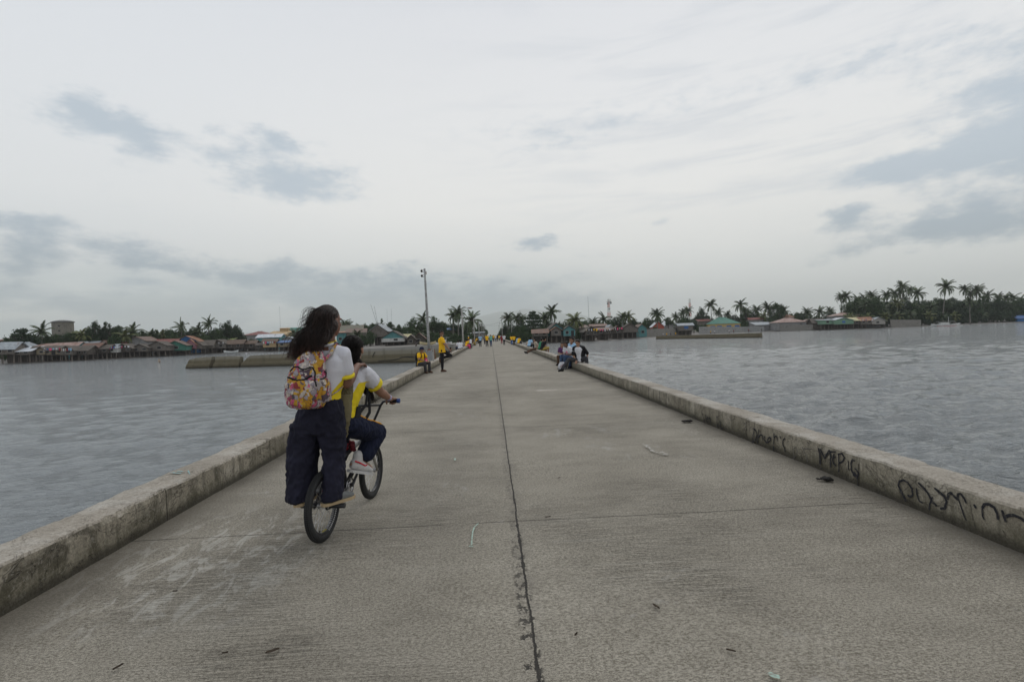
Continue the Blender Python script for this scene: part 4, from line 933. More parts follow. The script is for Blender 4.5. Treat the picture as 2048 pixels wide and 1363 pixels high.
def torso_rings(J,g=0.0,lo=None,w=1.0):
    r,f,up=norm_frame(J); rh=(V(J['hr'])-V(J['hl'])).normalized(); P_,W,C,N=[V(J[k]) for k in('pelvis','waist','chest','neck')]; fh=up.cross(rh)
    fh=(V((0,0,1)) if up.length==0 else up).cross(rh).normalized()
    rr=[]
    if lo!='none': rr+=[(P_-up*.055,rh,fh,.128*w+g,.10*w+g)]
    rr+=[(P_,rh,fh,.150*w+g,.108*w+g),(P_.lerp(W,.55),rh.lerp(r,.3).normalized(),f,.138*w+g,.098*w+g),(W,r,f,.125*w+g,.092*w+g),(W.lerp(C,.5),r,f,.137*w+g,.100*w+g),(C,r,f,.152*w+g,.108*w+g),(C.lerp(N,.45),r,f,.150*w+g,.095*w+g),(C.lerp(N,.78),r,f,.105*w+g*.8,.072*w+g*.7),(C.lerp(N,.97),r,f,.055*w+g*.4,.056*w+g*.4)]
    return rr
def skin_mb(J,s=1.0,k=1.0,ak=1.0,fingers=True,hand_s=1.0,headkw={}):
    b=MB(); loft(b,torso_rings(J,w=k)); c=V(J['head']); N=V(J['neck'])
    cap(b,N-V((0,0,.02)),c-V(J.get('hu',(0,0,1)))*.05,.052*k,.050*k); headmesh(b,c,J.get('hf',(0,1,0)),J.get('hu',(0,0,1)),s,**headkw)
    for q in('l','r'):
        S_,E,W=V(J['s'+q]),V(J['e'+q]),V(J['w'+q]); cap(b,N.lerp(S_,.35),S_,.05*k,.047*k); cap(b,S_,S_.lerp(E,.5),.046*k*ak,.041*k*ak); cap(b,S_.lerp(E,.5),E,.041*k*ak,.034*k*ak); cap(b,E,E.lerp(W,.3),.034*k*ak,.035*k*ak); cap(b,E.lerp(W,.3),W,.035*k*ak,.022*k*(1+ak)/2)
        hd=V(J.get('hd'+q,(W-E))); hn=V(J.get('hn'+q,(-1 if q=='r' else 1,0,0))); 
        if fingers: hand(b,W,hd,hn,curl=J.get('curl'+q,.35),s=hand_s,side=J.get('side'+q,1 if q=='r' else -1))
        H_,K,A_=V(J['h'+q]),V(J['k'+q]),V(J['a'+q]); cap(b,H_,H_.lerp(K,.5),.078*k,.066*k); cap(b,H_.lerp(K,.5),K,.066*k,.050*k); cap(b,K,K.lerp(A_,.35),.048*k,.047*k); cap(b,K.lerp(A_,.35),A_,.047*k,.030*k)
        t=V(J['t'+q])-A_; t=t.normalized() if t.length else V((0,1,0)); dn=V((0,0,-1)); dn=(dn-t*dn.dot(t)); dn=dn.normalized() if dn.length>.1 else V((0,0,-1))
        cap(b,A_-t*.035+dn*.035,A_+t*.13+dn*.045,.030,.024); cap(b,A_,A_+t*.11+dn*.035,.03,.026)
    return b
def shoe_mb(J,q,g=.008):
    b=MB(); A_=V(J['a'+q]); t=(V(J['t'+q])-A_).normalized(); dn=V((0,0,-1)); dn=(dn-t*dn.dot(t)); dn=dn.normalized() if dn.length>.1 else V((0,0,-1))
    cap(b,A_-t*.035+dn*.035,A_+t*.135+dn*.044,.032+g,.028+g); cap(b,A_-t*.01+dn*.005,A_+t*.10+dn*.03,.034+g,.030+g); return b
def shirt_mb(J,g=.018,sleeve=.55,k=1.0,hem=.06,ss=.012,long=False):
    b=MB(); r,f,up=norm_frame(J); rr=torso_rings(J,g,'none',k); P_=V(J['pelvis']); c0=rr[0]
    rr=[(P_-up*hem,c0[1],c0[2],.158*k+g,.118*k+g)]+rr[:-1]; loft(b,rr); N=V(J['neck'])
    for q in('l','r'):
        S_,E,W=V(J['s'+q]),V(J['e'+q]),V(J['w'+q]); cap(b,N.lerp(S_,.3)-up*.01,S_,.056*k,.054*k+ss); 
        if long: cap(b,S_,E,.052*k+ss,.042*k+ss); cap(b,E,E.lerp(W,.93),.042*k+ss,.032*k+ss)
        else: cap(b,S_,S_.lerp(E,sleeve),.052*k+ss,.052*k+ss*1.3)
    return b
def trouser_mb(J,g=.014,k=1.0,hemr=.055,shorts=None,top=.5):
    b=MB(); rr=torso_rings(J,g,None,k); loft(b,[rr[0],rr[1],(V(J['pelvis']).lerp(V(J['waist']),top),rr[2][1],rr[2][2],rr[2][3]+.002,rr[2][4]+.002)])
    for q in('l','r'):
        H_,K,A_=V(J['h'+q]),V(J['k'+q]),V(J['a'+q]); 
        if shorts: cap(b,H_,H_.lerp(K,shorts),.085*k+g,.075*k+g); continue
        cap(b,H_,H_.lerp(K,.5),.082*k+g,.070*k+g); cap(b,H_.lerp(K,.5),K,.070*k+g,.052*k+g); cap(b,K,K.lerp(A_,.45),.052*k+g,.050*k+g*.8); cap(b,K.lerp(A_,.45),K.lerp(A_,.96),.050*k+g*.8,hemr)
    return b
def hair_mb(J,s=1.0,long=0,fringe=.3):
    b=MB(); c=V(J['head']); f=V(J.get('hf',(0,1,0))).normalized(); u=V(J.get('hu',(0,0,1))); u=(u-f*u.dot(f)).normalized(); r=f.cross(u); M=Matrix((r,f,u)).transposed()
    b.sph(c+u*.036*s-f*.022*s,(.083*s,.092*s,.083*s),16,M); b.sph(c-u*.005*s-f*.045*s,(.076*s,.060*s,.075*s),14,M); b.sph(c+u*.078*s+f*.035*s,(.06*s,.05*s,.03*s),12,M)
    if long: 
        cap(b,c-f*.05*s,c-f*.07*s-V((0,0,1))*long,.075*s,.05*s,flat=(f,.6))
        for q in(-1,1): cap(b,c+r*q*.07*s-f*.01,c+r*q*.075*s-V((0,0,1))*long*.6,.028*s,.02*s)
    return b
# ---- cloth, skin and hair
def skinm(c): 
    return lambda nt:(mix(nt,noi(nt,coord(nt),14,4,.6).sstep(.35,.65),tuple(x*.88 for x in c),c),.5,noi(nt,coord(nt),220,2,.6),.0006)
M_skin=mat('skin_brown',skinm((.27,.145,.092)),spec=.4); M_skin2=mat('skin_tan',skinm((.34,.19,.125)),spec=.4); M_skin3=mat('skin_dark',skinm((.17,.088,.058)),spec=.4)
M_hair=mat('black_hair',color=(.012,.010,.009),rough=.65,spec=.15)
def cloth(name,c,v=.12): 
    def fn(nt):
        q=coord(nt); n=noi(nt,q,5,4,.6); w_=noi(nt,q,260,2,.6); return mix(nt,n.sstep(.3,.7),tuple(x*(1-v) for x in c),tuple(min(1,x*(1+v)) for x in c)),.85,n*3+w_*.3,.004
    return mat('cloth_'+name,fn,spec=.2)
CL={n:cloth(n,c) for n,c in dict(yellow=(.80,.46,.02),white=(.60,.60,.63),black=(.016,.016,.018),navy=(.018,.022,.05),ltblue=(.30,.48,.66),teal=(.16,.44,.36),jeans=(.045,.075,.14),red=(.22,.03,.04),pink=(.75,.09,.22),purple=(.10,.035,.11),khaki=(.34,.25,.07),grey=(.11,.11,.12),brown=(.10,.06,.04),green=(.04,.20,.10),beige=(.42,.35,.28),blue=(.05,.12,.32),dgrey=(.045,.045,.05)).items()}
M_eye=mat('eye_dark',color=(.01,.008,.007),rough=.2); M_lip=mat('lips',color=(.22,.07,.06),rough=.5); M_teeth=mat('teeth',color=(.7,.68,.62),rough=.3)
def face_bits(J,root,s=1.0,smile=True,glasses=False):
    c=V(J['head']); f=V(J.get('hf',(0,1,0))).normalized(); u=V(J.get('hu',(0,0,1))); u=(u-f*u.dot(f)).normalized(); r=f.cross(u); M=Matrix((r,f,u)).transposed()
    for q in(-1,1):
        b=MB(); b.sph(c+u*.002*s+f*.080*s+r*q*.031*s,(.014*s,.008*s,.007*s),8,M); b.build('eye',M_eye,root,smooth=True)
        b=MB(); b.tube([c+u*.024*s+f*.084*s+r*q*.014*s,c+u*.029*s+f*.083*s+r*q*.032*s,c+u*.022*s+f*.074*s+r*q*.05*s],.004*s,5); b.build('eyebrow',M_hair,root)
    b=MB(); b.sph(c-u*.060*s+f*.090*s,(.024*s,.006*s,.008*s),8,M); b.build('mouth',M_teeth if smile else M_lip,root,smooth=True)
    if glasses:
        b=MB()
        for q in(-1,1): b.tube([c+f*.098*s+r*(q*.032+.022*math.cos(t))*s+u*(.002+.018*math.sin(t))*s for t in [2*PI*i/12 for i in range(12)]],.003*s,5,close=True)
        b.tube([c+f*.10*s-r*.01*s,c+f*.102*s,c+f*.10*s+r*.01*s],.003,5); b.build('glasses',M_eye,root)
# ---- pose templates, local: x right, y forward, z up, for 1.62 m
def base_pose(): return dict(pelvis=(0,0,.90),waist=(0,0,1.05),chest=(0,.0,1.24),neck=(0,-.005,1.385),head=(0,.02,1.505),sl=(-.165,0,1.325),sr=(.165,0,1.325),el=(-.205,-.03,1.06),er=(.205,-.03,1.06),wl=(-.22,.05,.83),wr=(.22,.05,.83),
  hl=(-.085,0,.87),hr=(.085,0,.87),kl=(-.095,.02,.47),kr=(.095,.02,.47),al=(-.10,-.02,.075),ar=(.10,-.02,.075),tl=(-.12,.15,.075),tr=(.12,.15,.075))
def walk_pose(ph=1):
    J=base_pose(); a,b='lr' if ph>0 else 'rl'; sa=-1 if a=='l' else 1
    J['k'+a]=(sa*.085,.17,.50); J['a'+a]=(sa*.09,.26,.10); J['t'+a]=(sa*.09,.42,.13); J['k'+b]=(-sa*.085,-.03,.47); J['a'+b]=(-sa*.09,-.27,.12); J['t'+b]=(-sa*.09,-.12,.06)
    J['e'+b]=(-sa*.21,.06,1.07); J['w'+b]=(-sa*.20,.20,.90); J['e'+a]=(sa*.21,-.09,1.07); J['w'+a]=(sa*.20,-.13,.84); return J
def sit_pose(knee=.44,hands='knees',lean=.06,spread=.12,foot=.42):
    L=lean; J=dict(pelvis=(0,0,.395),waist=(0,L*.5,.54),chest=(0,L*1.3,.72),neck=(0,L*2.2,.87),head=(0,L*2.2+.03,.985),sl=(-.165,L*2,.80),sr=(.165,L*2,.80),
      hl=(-.09,.02,.37),hr=(.09,.02,.37),kl=(-spread,.40,knee),kr=(spread,.40,knee),al=(-spread*.9,foot,.075),ar=(spread*.9,foot,.075),tl=(-spread*1.1,foot+.17,.07),tr=(spread*1.1,foot+.17,.07))
    if hands=='knees': J.update(el=(-.23,.16,.60),er=(.23,.16,.60),wl=(-.10,.35,.53),wr=(.10,.35,.53),hdl=(.3,.6,-.2),hdr=(-.3,.6,-.2),hnl=(0,-.2,-1),hnr=(0,-.2,-1))
    elif hands=='kerb': J.update(el=(-.25,-.02,.58),er=(.25,-.02,.58),wl=(-.25,.06,.34),wr=(.25,.06,.34),hdl=(0,.5,-.5),hdr=(0,.5,-.5),hnl=(0,-.6,-1),hnr=(0,-.6,-1))
    else: J.update(el=(-.22,.12,.57),er=(.22,.12,.57),wl=(-.06,.26,.56),wr=(.06,.26,.56),hdl=(.6,.5,0),hdr=(-.6,.5,0),hnl=(0,0,-1),hnr=(0,0,-1))
    return J
def scaleJ(J,s): return {k:(tuple(x*s for x in v) if k not in('hf','hu','hdl','hdr','hnl','hnr') and isinstance(v,(tuple,Vector)) else v) for k,v in J.items()}
CACHE={}
def person(loc,yaw,label,J,key=None,h=1.0,skin=None,shirt='yellow',pants='black',shoes='black',vox=.013,group=None,long=0,sleeve=.55,longs=False,shorts=None,face=False,k=1.0,bare=False,hairm=None,hem=.06,glasses=False,hemr=.055,fold=.006,smile=True,g=.018,fingers=True):
    """yaw 0 faces +Y (away from the viewer), PI faces back towards the camera"""
    root=empty('person',loc,yaw,label=label,cat='person',group=group); root.scale=(h,h,h)
    kk=(key,long,sleeve,longs,shorts,k,hem,hemr,vox) if key else None
    if kk and kk in CACHE: ms=CACHE[kk]
    else:
        ms=dict(body=remesh(skin_mb(J,k=k,fingers=fingers),vox*.8,2),shirt=remesh(shirt_mb(J,g=g,sleeve=sleeve,k=k,hem=hem,long=longs),vox,2,fold),trousers=remesh(trouser_mb(J,shorts=shorts,k=k,hemr=hemr),vox,2,fold),hair=remesh(hair_mb(J,long=long),vox*.8,2,.004,30))
        for q in 'lr': ms['shoe'+q]=remesh(shoe_mb(J,q),vox*.8,2)
        if kk: CACHE[kk]=ms
    put(ms['body'],'body',skin or M_skin,root); put(ms['shirt'],'shirt',CL[shirt],root); put(ms['trousers'],'shorts' if shorts else 'trousers',CL[pants],root); put(ms['hair'],'hair',hairm or M_hair,root)
    if not bare:
        for q in 'lr': put(ms['shoe'+q],'shoe',CL[shoes],root)
    if face: face_bits(J,root,glasses=glasses,smile=smile)
    return root
def gy(px,py): g=G(px,py,0); return g
# ---- standing boy in yellow
J=base_pose(); J.update(kr=(.10,.01,.45),ar=(.10,.0,.075),tr=(.10,.17,.07),pelvis=(0,0,.86),hl=(-.085,0,.84),hr=(.085,0,.84),waist=(0,.0,1.02),chest=(0,-.01,1.20),neck=(0,-.0,1.37),head=(.0,.02,1.50),
  kl=(-.11,.34,.62),al=(-.05,-.10,.53),tl=(-.05,-.13,.40),el=(-.20,.13,1.08),er=(.19,.12,1.08),wl=(-.08,.29,.86),wr=(.06,.31,.85),hdl=(.1,.6,-.7),hdr=(-.2,.6,-.7),hnl=(0,-.5,-.8),hnr=(0,-.5,-.8),hf=(1.0,.45,-.05),sl=(-.15,-.0,1.30),sr=(.15,.01,1.30),tl_=0)
g=gy(885,743.2)
J.pop('tl_'); boy=person((g.x,g.y+.1,0),-PI/2,'boy in yellow jersey and black trousers balancing on one leg beside the light pole',J,h=1.06,pants='black',shoes='brown',vox=.010,face=True,glasses=True,sleeve=.6,hemr=.045,k=.9,g=.03,skin=M_skin,hem=.10)
# ---- seated boy with bucket hat
J=sit_pose(lean=.03); J['hf']=(.05,1,-.05); x,y=-2.93,20.75
sb=person((x,y,0),PI+R(48),'boy in yellow jersey and dark bucket hat sitting on the kerb, backpack straps',J,h=.97,pants='dgrey',shoes='brown',vox=.010,face=True,skin=M_skin,k=.95)
b=MB(); c=V(J['head']); b.sph(c+V((0,-.005,.055)),(.092,.10,.075),16)
vs=[];n=20
for r_,z in((.088,.045),(.125,.012),(.128,.018),(.085,.055)):
    for k in range(n): a=2*PI*k/n; vs.append((c.x+r_*math.cos(a),c.y-.005+r_*1.05*math.sin(a),c.z+z))
b.add(vs,[(j*n+k,j*n+(k+1)%n,(j+1)%4*n+(k+1)%n,(j+1)%4*n+k) for j in range(4) for k in range(n)]); b.build('bucket_hat',CL['navy'],sb,smooth=True)
def straps(root,J,m,label=None):
    """shoulder straps in front plus a pack on the back: a bag of its own"""
    r,f,up=norm_frame(J); e=empty('backpack',root.location,root.rotation_euler.z,label=label,cat='backpack'); e.scale=root.scale; b=MB()
    for q in(-1,1):
        S_=V(J['neck']).lerp(V(J['sr' if q>0 else 'sl']),.5); C=V(J['chest']); 
        pts=[S_-f*.10-up*.10,S_-f*.06+up*.02,S_+up*.045,S_+f*.075+up*.0,S_+f*.125-up*.12,V(J['waist'])+r*q*.15+f*.09,V(J['waist'])+r*q*.16-f*.06]
        s=MB(); s.tube(pts,.022,8,flat=(f,.45)); s.build('strap',m,e)
    P_=V(J['chest'])-f*.19-up*.03; loft(b,[(P_-up*.18,r,f,.13,.07),(P_-up*.15,r,f,.145,.085),(P_,r,f,.14,.08),(P_+up*.13,r,f,.11,.06),(P_+up*.17,r,f,.06,.03)]); put(remesh(b,.014,3,.004),'bag_body',m,e); return e
straps(sb,J,CL['black'],'black backpack worn by the boy in the bucket hat')
# pink child behind him
J2=sit_pose(lean=.05); J2['hf']=(.9,.3,0)
person((-3.10,23.3,0),R(75),'child in bright pink top sitting half hidden behind the boy in the bucket hat',J2,h=.88,shirt='pink',pants='dgrey',vox=.013,face=True,skin=M_skin)
# ---- group on the right kerb
def rk(px,py,dx=0): g=gy(px,py); return g
J3=sit_pose(lean=.05,hands='lap'); J3['hf']=(0,1,0)
person((3.24,22.4,0),PI-R(35),'small girl in dark purple top with pigtails at the back of the kerb group',J3,h=.92,shirt='purple',pants='brown',vox=.012,face=True,long=.14,group='friends sitting on the kerb by the water',smile=False,skin=M_skin2)
J4=sit_pose(lean=.075,hands='lap',knee=.50); J4.update(head=(.0,.27,.955),neck=(.0,.17,.865),hu=(.1,.2,.94),hf=(-.1,1,.05))
p=person((3.18,19.9,0),PI-R(62),'boy in white T-shirt with pink print leaning sideways, blue jeans, on the kerb',J4,h=1.02,shirt='white',pants='jeans',shoes='navy',vox=.010,face=True,group='friends sitting on the kerb by the water',skin=M_skin3)
b=MB(); r_,f_,u_=norm_frame(J4); c=V(J4['chest'])+f_*.128-u_*.04
for i in range(9): a=i*2.4; b.sph(c+r_*.05*math.cos(a)*(.4+.08*i)+u_*.06*math.sin(a)*(.4+.08*i),(.016,.008,.013),8)
b.build('shirt_print',CL['pink'],p)
J5=sit_pose(lean=.06,hands='lap'); J5['hf']=(-.35,1,0)
person((3.33,21.3,0),PI-R(50),'person in white shirt with short dark hair wedged between two boys on the kerb',J5,h=.99,shirt='white',pants='jeans',vox=.012,face=True,group='friends sitting on the kerb by the water',skin=M_skin2)
J6=sit_pose(lean=.03,hands='knees',knee=.46); J6.update(hf=(.05,1,.02))
p=person((3.36,20.5,0),PI-R(40),'tallest boy of the kerb group, light blue and white shirt',J6,h=1.13,shirt='ltblue',pants='jeans',shoes='navy',vox=.010,face=True,group='friends sitting on the kerb by the water',skin=M_skin)
r_,f_,u_=norm_frame(J6); b=MB(); loft(b,[(V(J6['waist'])+f_*.03-r_*.06,r_,f_,.075,.105),(V(J6['chest'])+f_*.028-r_*.06,r_,f_,.085,.112)]); put(remesh(b,.011,2),'white_panel',CL['white'],p)
J7=sit_pose(lean=.05,hands='kerb',knee=.42); J7.update(kr=(.30,.36,.40),ar=(.46,.62,.075),tr=(.55,.76,.07),kl=(-.30,.20,.44),al=(-.36,.22,.04),tl=(-.42,.36,.03),er=(.20,.17,.56),wr=(.09,.16,.345),el=(-.28,-.04,.58),wl=(-.24,.0,.36),hf=(.15,1,-.1),head=(.02,.14,.975),hdr=(-.1,.5,-.3),hnr=(0,-.2,-1))
p=person((3.36,18.95,0),PI-R(30),'boy in open black jacket over white tee leaning forward on the kerb',J7,h=1.06,shirt='white',pants='dgrey',shoes='black',vox=.010,face=True,group='friends sitting on the kerb by the water',skin=M_skin2)
b=MB(); r_,f_,u_=norm_frame(J7)
for q,sd in(('l',-1),('r',1)):
    S_,E,W=V(J7['s'+q]),V(J7['e'+q]),V(J7['w'+q]); cap(b,S_,S_.lerp(E,.9),.072,.064); cap(b,V(J7['neck']).lerp(S_,.4),S_,.06,.07)
    rr=[]
    for t,a_,b_ in((0.0,.085,.135),(.5,.075,.125),(1.0,.08,.13),(1.5,.07,.11)):
        c=V(J7['pelvis']).lerp(V(J7['waist']),t*1.0) if t<=1 else V(J7['waist']).lerp(V(J7['chest']),(t-1)*2)
        rr.append((c+r_*sd*.115-f_*.02,r_,f_,a_,b_))
    rr.append((V(J7['chest'])+u_*.05+r_*sd*.09-f_*.02,r_,f_,.07,.10)); loft(b,rr)
c=V(J7['chest'])-f_*.10; loft(b,[(V(J7['pelvis'])-f_*.09,r_,f_,.16,.06),(V(J7['waist'])-f_*.09,r_,f_,.14,.06),(c,r_,f_,.15,.06),(V(J7['neck'])-f_*.05-u_*.03,r_,f_,.09,.05)])
put(remesh(b,.010,2,.005),'jacket',CL['black'],p)
# white carrier bag with a print at their feet
g=gy(1124.5,739); e=empty('carrier_bag',(g.x+.0,g.y+.05,0),.3,label='white printed bag on the ground before the kerb group',cat='bag'); b=MB()
loft(b,[((0,0,.01),(1,0,0),(0,1,0),.11,.06),((0,0,.05),(1,0,0),(0,1,0),.15,.08),((0,0,.17),(1,0,0),(0,1,0),.16,.07),((0.01,0,.27),(1,0,0),(0,1,0),.11,.03),((.01,0,.30),(1,0,0),(0,1,0),.09,.015)]); put(remesh(b,.012,2,.008),'bag_body',CL['white'],e)
b=MB(); 
for i in range(14): a=i*2.4; b.sph((-.01+.012*i**.7*math.cos(a)*1.6,-.082,.15+.011*i**.7*math.sin(a)*1.3),(.016,.006,.013),6)
b.build('print',CL['red'],e); b=MB(); b.tube([(-.05,0,.28),(-.03,0,.36),(.03,0,.36),(.06,0,.28)],.008,5); b.build('handle',CL['black'],e)
# ---- second group on the right kerb
G2='people sitting along the right hand kerb'
G2='people sitting on the kerbs'
Jb=sit_pose(lean=.09,hands='lap'); Jb['hf']=(.1,1,-.15)
person((3.40,33.6,0),-R(65),'man in black T-shirt and khaki shorts sitting on the kerb facing the sea',Jb,key='sitlap',h=1.06,shirt='black',pants='khaki',shorts=.95,vox=.014,group=G2,skin=M_skin)
Jc=sit_pose(lean=.04,hands='kerb',knee=.36); Jc.update(kl=(-.12,.38,.30),kr=(.12,.40,.32),al=(-.12,.74,.10),ar=(.12,.78,.10),tl=(-.13,.84,.2),tr=(.13,.88,.2))
person((3.28,36.2,0),PI-R(80),'person in beige top with legs stretched onto the road, beside the man in black',Jc,key='stretch',h=1.0,shirt='beige',pants='brown',shoes='black',vox=.014,group=G2,long=.1,skin=M_skin2)
person((3.42,35.3,0),-R(60),'person in green carrying bag, seated between beige top and black T-shirt',Jb,key='sitlap',h=1.0,shirt='green',pants='dgrey',vox=.014,group=G2)
person((3.36,44.5,0),-R(50),'long haired woman in light blue shirt sitting alone on the kerb',Jb,key='sitlap2',h=1.05,shirt='ltblue',pants='black',vox=.014,long=.22,group=G2)
person((3.40,46.3,0),-R(20),'child in pale top crouching on the kerb beyond the light blue shirt',Jb,key='sitlap',h=.85,shirt='beige',pants='brown',vox=.014,group=G2)
for px,Y,yw,lb,sh,pa,lg in [(1037,62,-40,'seated figure in yellow on the kerb near the yellow couple','yellow','black',0),(1033,66,-60,'seated figure in light blue behind the seated yellow one','ltblue','jeans',.15)]:
    person((3.36,Y,0),R(yw),lb,Jb,key='sitlap' if not lg else 'sitlap2',h=1.05,shirt=sh,pants=pa,vox=.014,long=lg and .22,group=G2)
# ---- left kerb
for Y,X_,yw,lb,sh,pa,lg,hh in [(46.0,-2.92,35,'person in white shirt sitting with back turned, just past the street lamp','white','navy',0,1.0),(48.0,-2.90,20,'second white shirt sitting beside the first past the street lamp','white','black',.2,1.0),
   (56.5,-2.84,-60,'person in yellow with pink bag sitting on the kerb','yellow','pink',0,1.0),(58.5,-2.95,-40,'person in dark red sitting on the kerb next to yellow and pink','red','black',.2,1.0),(60.5,-2.9,-90,'person in yellow sitting behind the pink bag','yellow','black',0,1.05),
   (72.0,-2.95,30,'white shirt sitting farther down the kerb','white','black',0,1.1),(75.0,-2.85,-60,'brown top sitting beside the far white shirt','brown','khaki',0,1.05),(92.0,-2.8,-100,'yellow shirt sitting where the kerb meets the far lamp posts','yellow','black',0,1.1)]:
    person((X_,Y,0),R(yw),lb,Jb,key='sitlap2' if lg else 'sitlap',h=hh,shirt=sh,pants=pa,vox=.014,long=.22 if lg else 0,group=G2)
Jw=walk_pose(1); Jw2=walk_pose(-1); Js=base_pose()
GW='people walking along the pier'
def walker(px,py,yw,lb,sh,pa,top=None,J=None,key='w1',lg=0,**k):
    g=gy(px,py); hh=1.0
    if top: hh=(py-top)*g.y/1000/1.64
    return person((g.x,g.y,0),R(yw),lb,J or Jw,key=key,h=hh,shirt=sh,pants=pa,vox=.016,long=lg,group=GW,**k)
walker(961,693.6,180,'walker in light blue shirt and black trousers carrying a dark bag','ltblue','black',669)
walker(974.3,693.2,175,'walker in yellow jersey with dark sleeves, middle of the front row','yellow','black',668,Jw2,'w2')
walker(982,692.8,180,'walker in sea green shirt and jeans beside the yellow jersey','teal','jeans',668.5)
walker(969.5,688,10,'faint grey clad walker behind the yellow jersey','grey','dgrey',671,Jw2,'w2')
walker(987.5,683,180,'distant walker in yellow behind the sea green shirt','yellow','black',669)
walker(991.5,683,180,'distant walker in white and jeans next to the distant yellow','white','jeans',669.5,Jw2,'w2')
walker(994.8,682.8,0,'distant walker dressed all in black','black','black',669)
walker(998.5,681.5,0,'distant walker in yellow next to the all black one','yellow','black',669.5,Jw2,'w2')
walker(1003.5,687.5,180,'walker in dark red dress between yellow and white shirts','red','red',669.5,Jw,'w3',.22)
walker(1008.5,689.8,180,'walker in white top and wide black trousers striding','white','black',668.2,Jw2,'w4',.22)
walker(1023.5,689.3,-5,'yellow shirt with blue bag, walking away at the kerb','yellow','blue',670,Jw,'w1')
walker(1028.3,690.3,-5,'yellow shirt with black trousers walking away at the kerb','yellow','black',669.5,Jw2,'w2')
p=walker(937.6,688.5,90,'standing figure in yellow with white cap beyond the street lamp','yellow','white',671,Js,'st'); b=MB(); b.sph((0,0.01,1.565),(.10,.11,.075),12); b.sph((0,.11,1.545),(.07,.07,.014),10); b.build('cap',CL['white'],p)
for px,py,lb,sh in [(978.5,680.5,'tiny far walker in white up the street','white'),(985.2,679.6,'tiny far walker in red up the street','red'),(1000.8,679.5,'tiny far walker in light blue up the street','ltblue')]: walker(px,py,180,lb,sh,'black',669.8)
# two sitting on a ledge outside the left kerb
b=MB(); b.box((-3.62,41,-1.2),(1.1,9,2.0)); b.build('pier_ledge',M_wall,kind='structure',label='low concrete ledge outside the kerb')
person((-3.42,39.5,-.48),-R(100),'person in dark blue dress sitting low outside the kerb behind the standing boy',Jb,key='sitlap2',h=1.0,shirt='navy',pants='navy',vox=.014,long=.22,group=G2)
person((-3.46,37.8,-.48),R(100),'person in white sitting low outside the kerb, next to the dark blue dress',Jb,key='sitlap2',h=1.0,shirt='white',pants='jeans',vox=.014,long=.22,group=G2)
# people on the shores and in the water
def shoreman(px,py,Y,lb,sh,pa,hh=1.0,yw=60,dz=0):
    x=XY(px,Y); person((x,Y,(tz(x,Y) if dz==0 else WZ+dz)),R(yw),lb,Jw,key='w1',h=hh,shirt=sh,pants=pa,vox=.016,group='people on the far shore')
shoreman(317,722,108,'person wading waist deep in the water before the green stilt house','beige','brown',1,150,-.75)
shoreman(492,700,172,'person in white standing by the beached boats','white','white',1.1); shoreman(832,697,112,'person in dark clothes bending on the mud behind the long sea wall','dgrey','black',.95)
for px,lb,sh in [(1326,'person in white at the start of the beach group','white'),(1333,'person in yellow beside white on the beach','yellow'),(1341,'person in grey on the beach by the block wall','grey'),(1351,'person in orange yellow by the little stilted beach hut','yellow'),(1421,'child in yellow before the yellow school house','yellow'),(1429,'child in white before the yellow school house','white'),(1458,'person in white on the beach by the olive sea wall','white'),(1467,'person in red on the beach by the olive sea wall','red'),(1497,'person in red near the sea wall tip','red'),(1523,'dark figure at the water past the sea wall tip','black')]:
    Y=yfor(px,2.5); x=XY(px,Y); person((x,Y,tz(x,Y)),R(px*37%360),lb,Jw,key='w1',h=1.0,shirt=sh,pants='dgrey',vox=.016,group='people on the far shore')
# ============================================================ poles by the pier
M_steel=mat('galvanised_steel',lambda nt:(mix(nt,noi(nt,coord(nt),3,5,.7,stretch=(1,1,.3)).sstep(.58,.68)*xyz(nt,coord(nt))[2].sstep(1.6,.9),mix(nt,noi(nt,coord(nt),6,4,.6).sstep(.4,.6),(.26,.26,.255),(.37,.37,.365)),(.21,.11,.055)),.6,None,0))
M_pcon=mat('pole_concrete',plank((.27,.26,.24),(.38,.37,.35))); M_rust=mat('rusty_iron',color=(.16,.075,.04),var=.5,vs=14); M_ins=mat('insulator_brown',color=(.03,.02,.02),rough=.25)
Yp=25.4; xp=XY(857.5,Yp); zb=zat(857.5,692.5,Yp); zt_=zat(848.8,537,Yp); xt=P(849.0,537,Yp).x
root=empty('utility_pole',(xp,Yp,.75),label='tall leaning grey steel pole standing on the concrete pedestal',cat='pole'); dz=zt_-.75; dx=xt-xp
b=MB(); b.tube([(dx*f,0,dz*f) for f in (0,.25,.5,.75,1)],[.072,.066,.06,.054,.05],14); b.build('shaft',M_steel,root,smooth=True)
b=MB(); b.tube([(0,0,-.05),(0,0,.12)],[.11,.085],12); b.build('base_collar',M_rust,root)
for pz in(.955,.895):
    z=dz-(.035 if pz>.9 else .28) -.08; x=dx*(z/dz)
    b=MB(); b.tube([(x,0,z+.03),(x-.17,0,z+.05)],.012,6); b.tube([(x,0,z-.05),(x-.17,0,z-.05)],.012,6); b.tube([(x-.155,0,z-.09),(x-.155,0,z+.09)],.009,6); b.build('bracket',M_rust,root)
    b=MB(); b.tube([(x-.155,0,z-.05),(x-.155,0,z-.02),(x-.155,0,z+.02),(x-.155,0,z+.05)],[.04,.055,.055,.04],12); b.build('insulator',M_ins,root)
b=MB(); b.tube([(dx*.95+.07,0,dz*.93),(dx*.96+.07,0,dz*.965)],.02,6); b.build('clamp',M_rust,root)
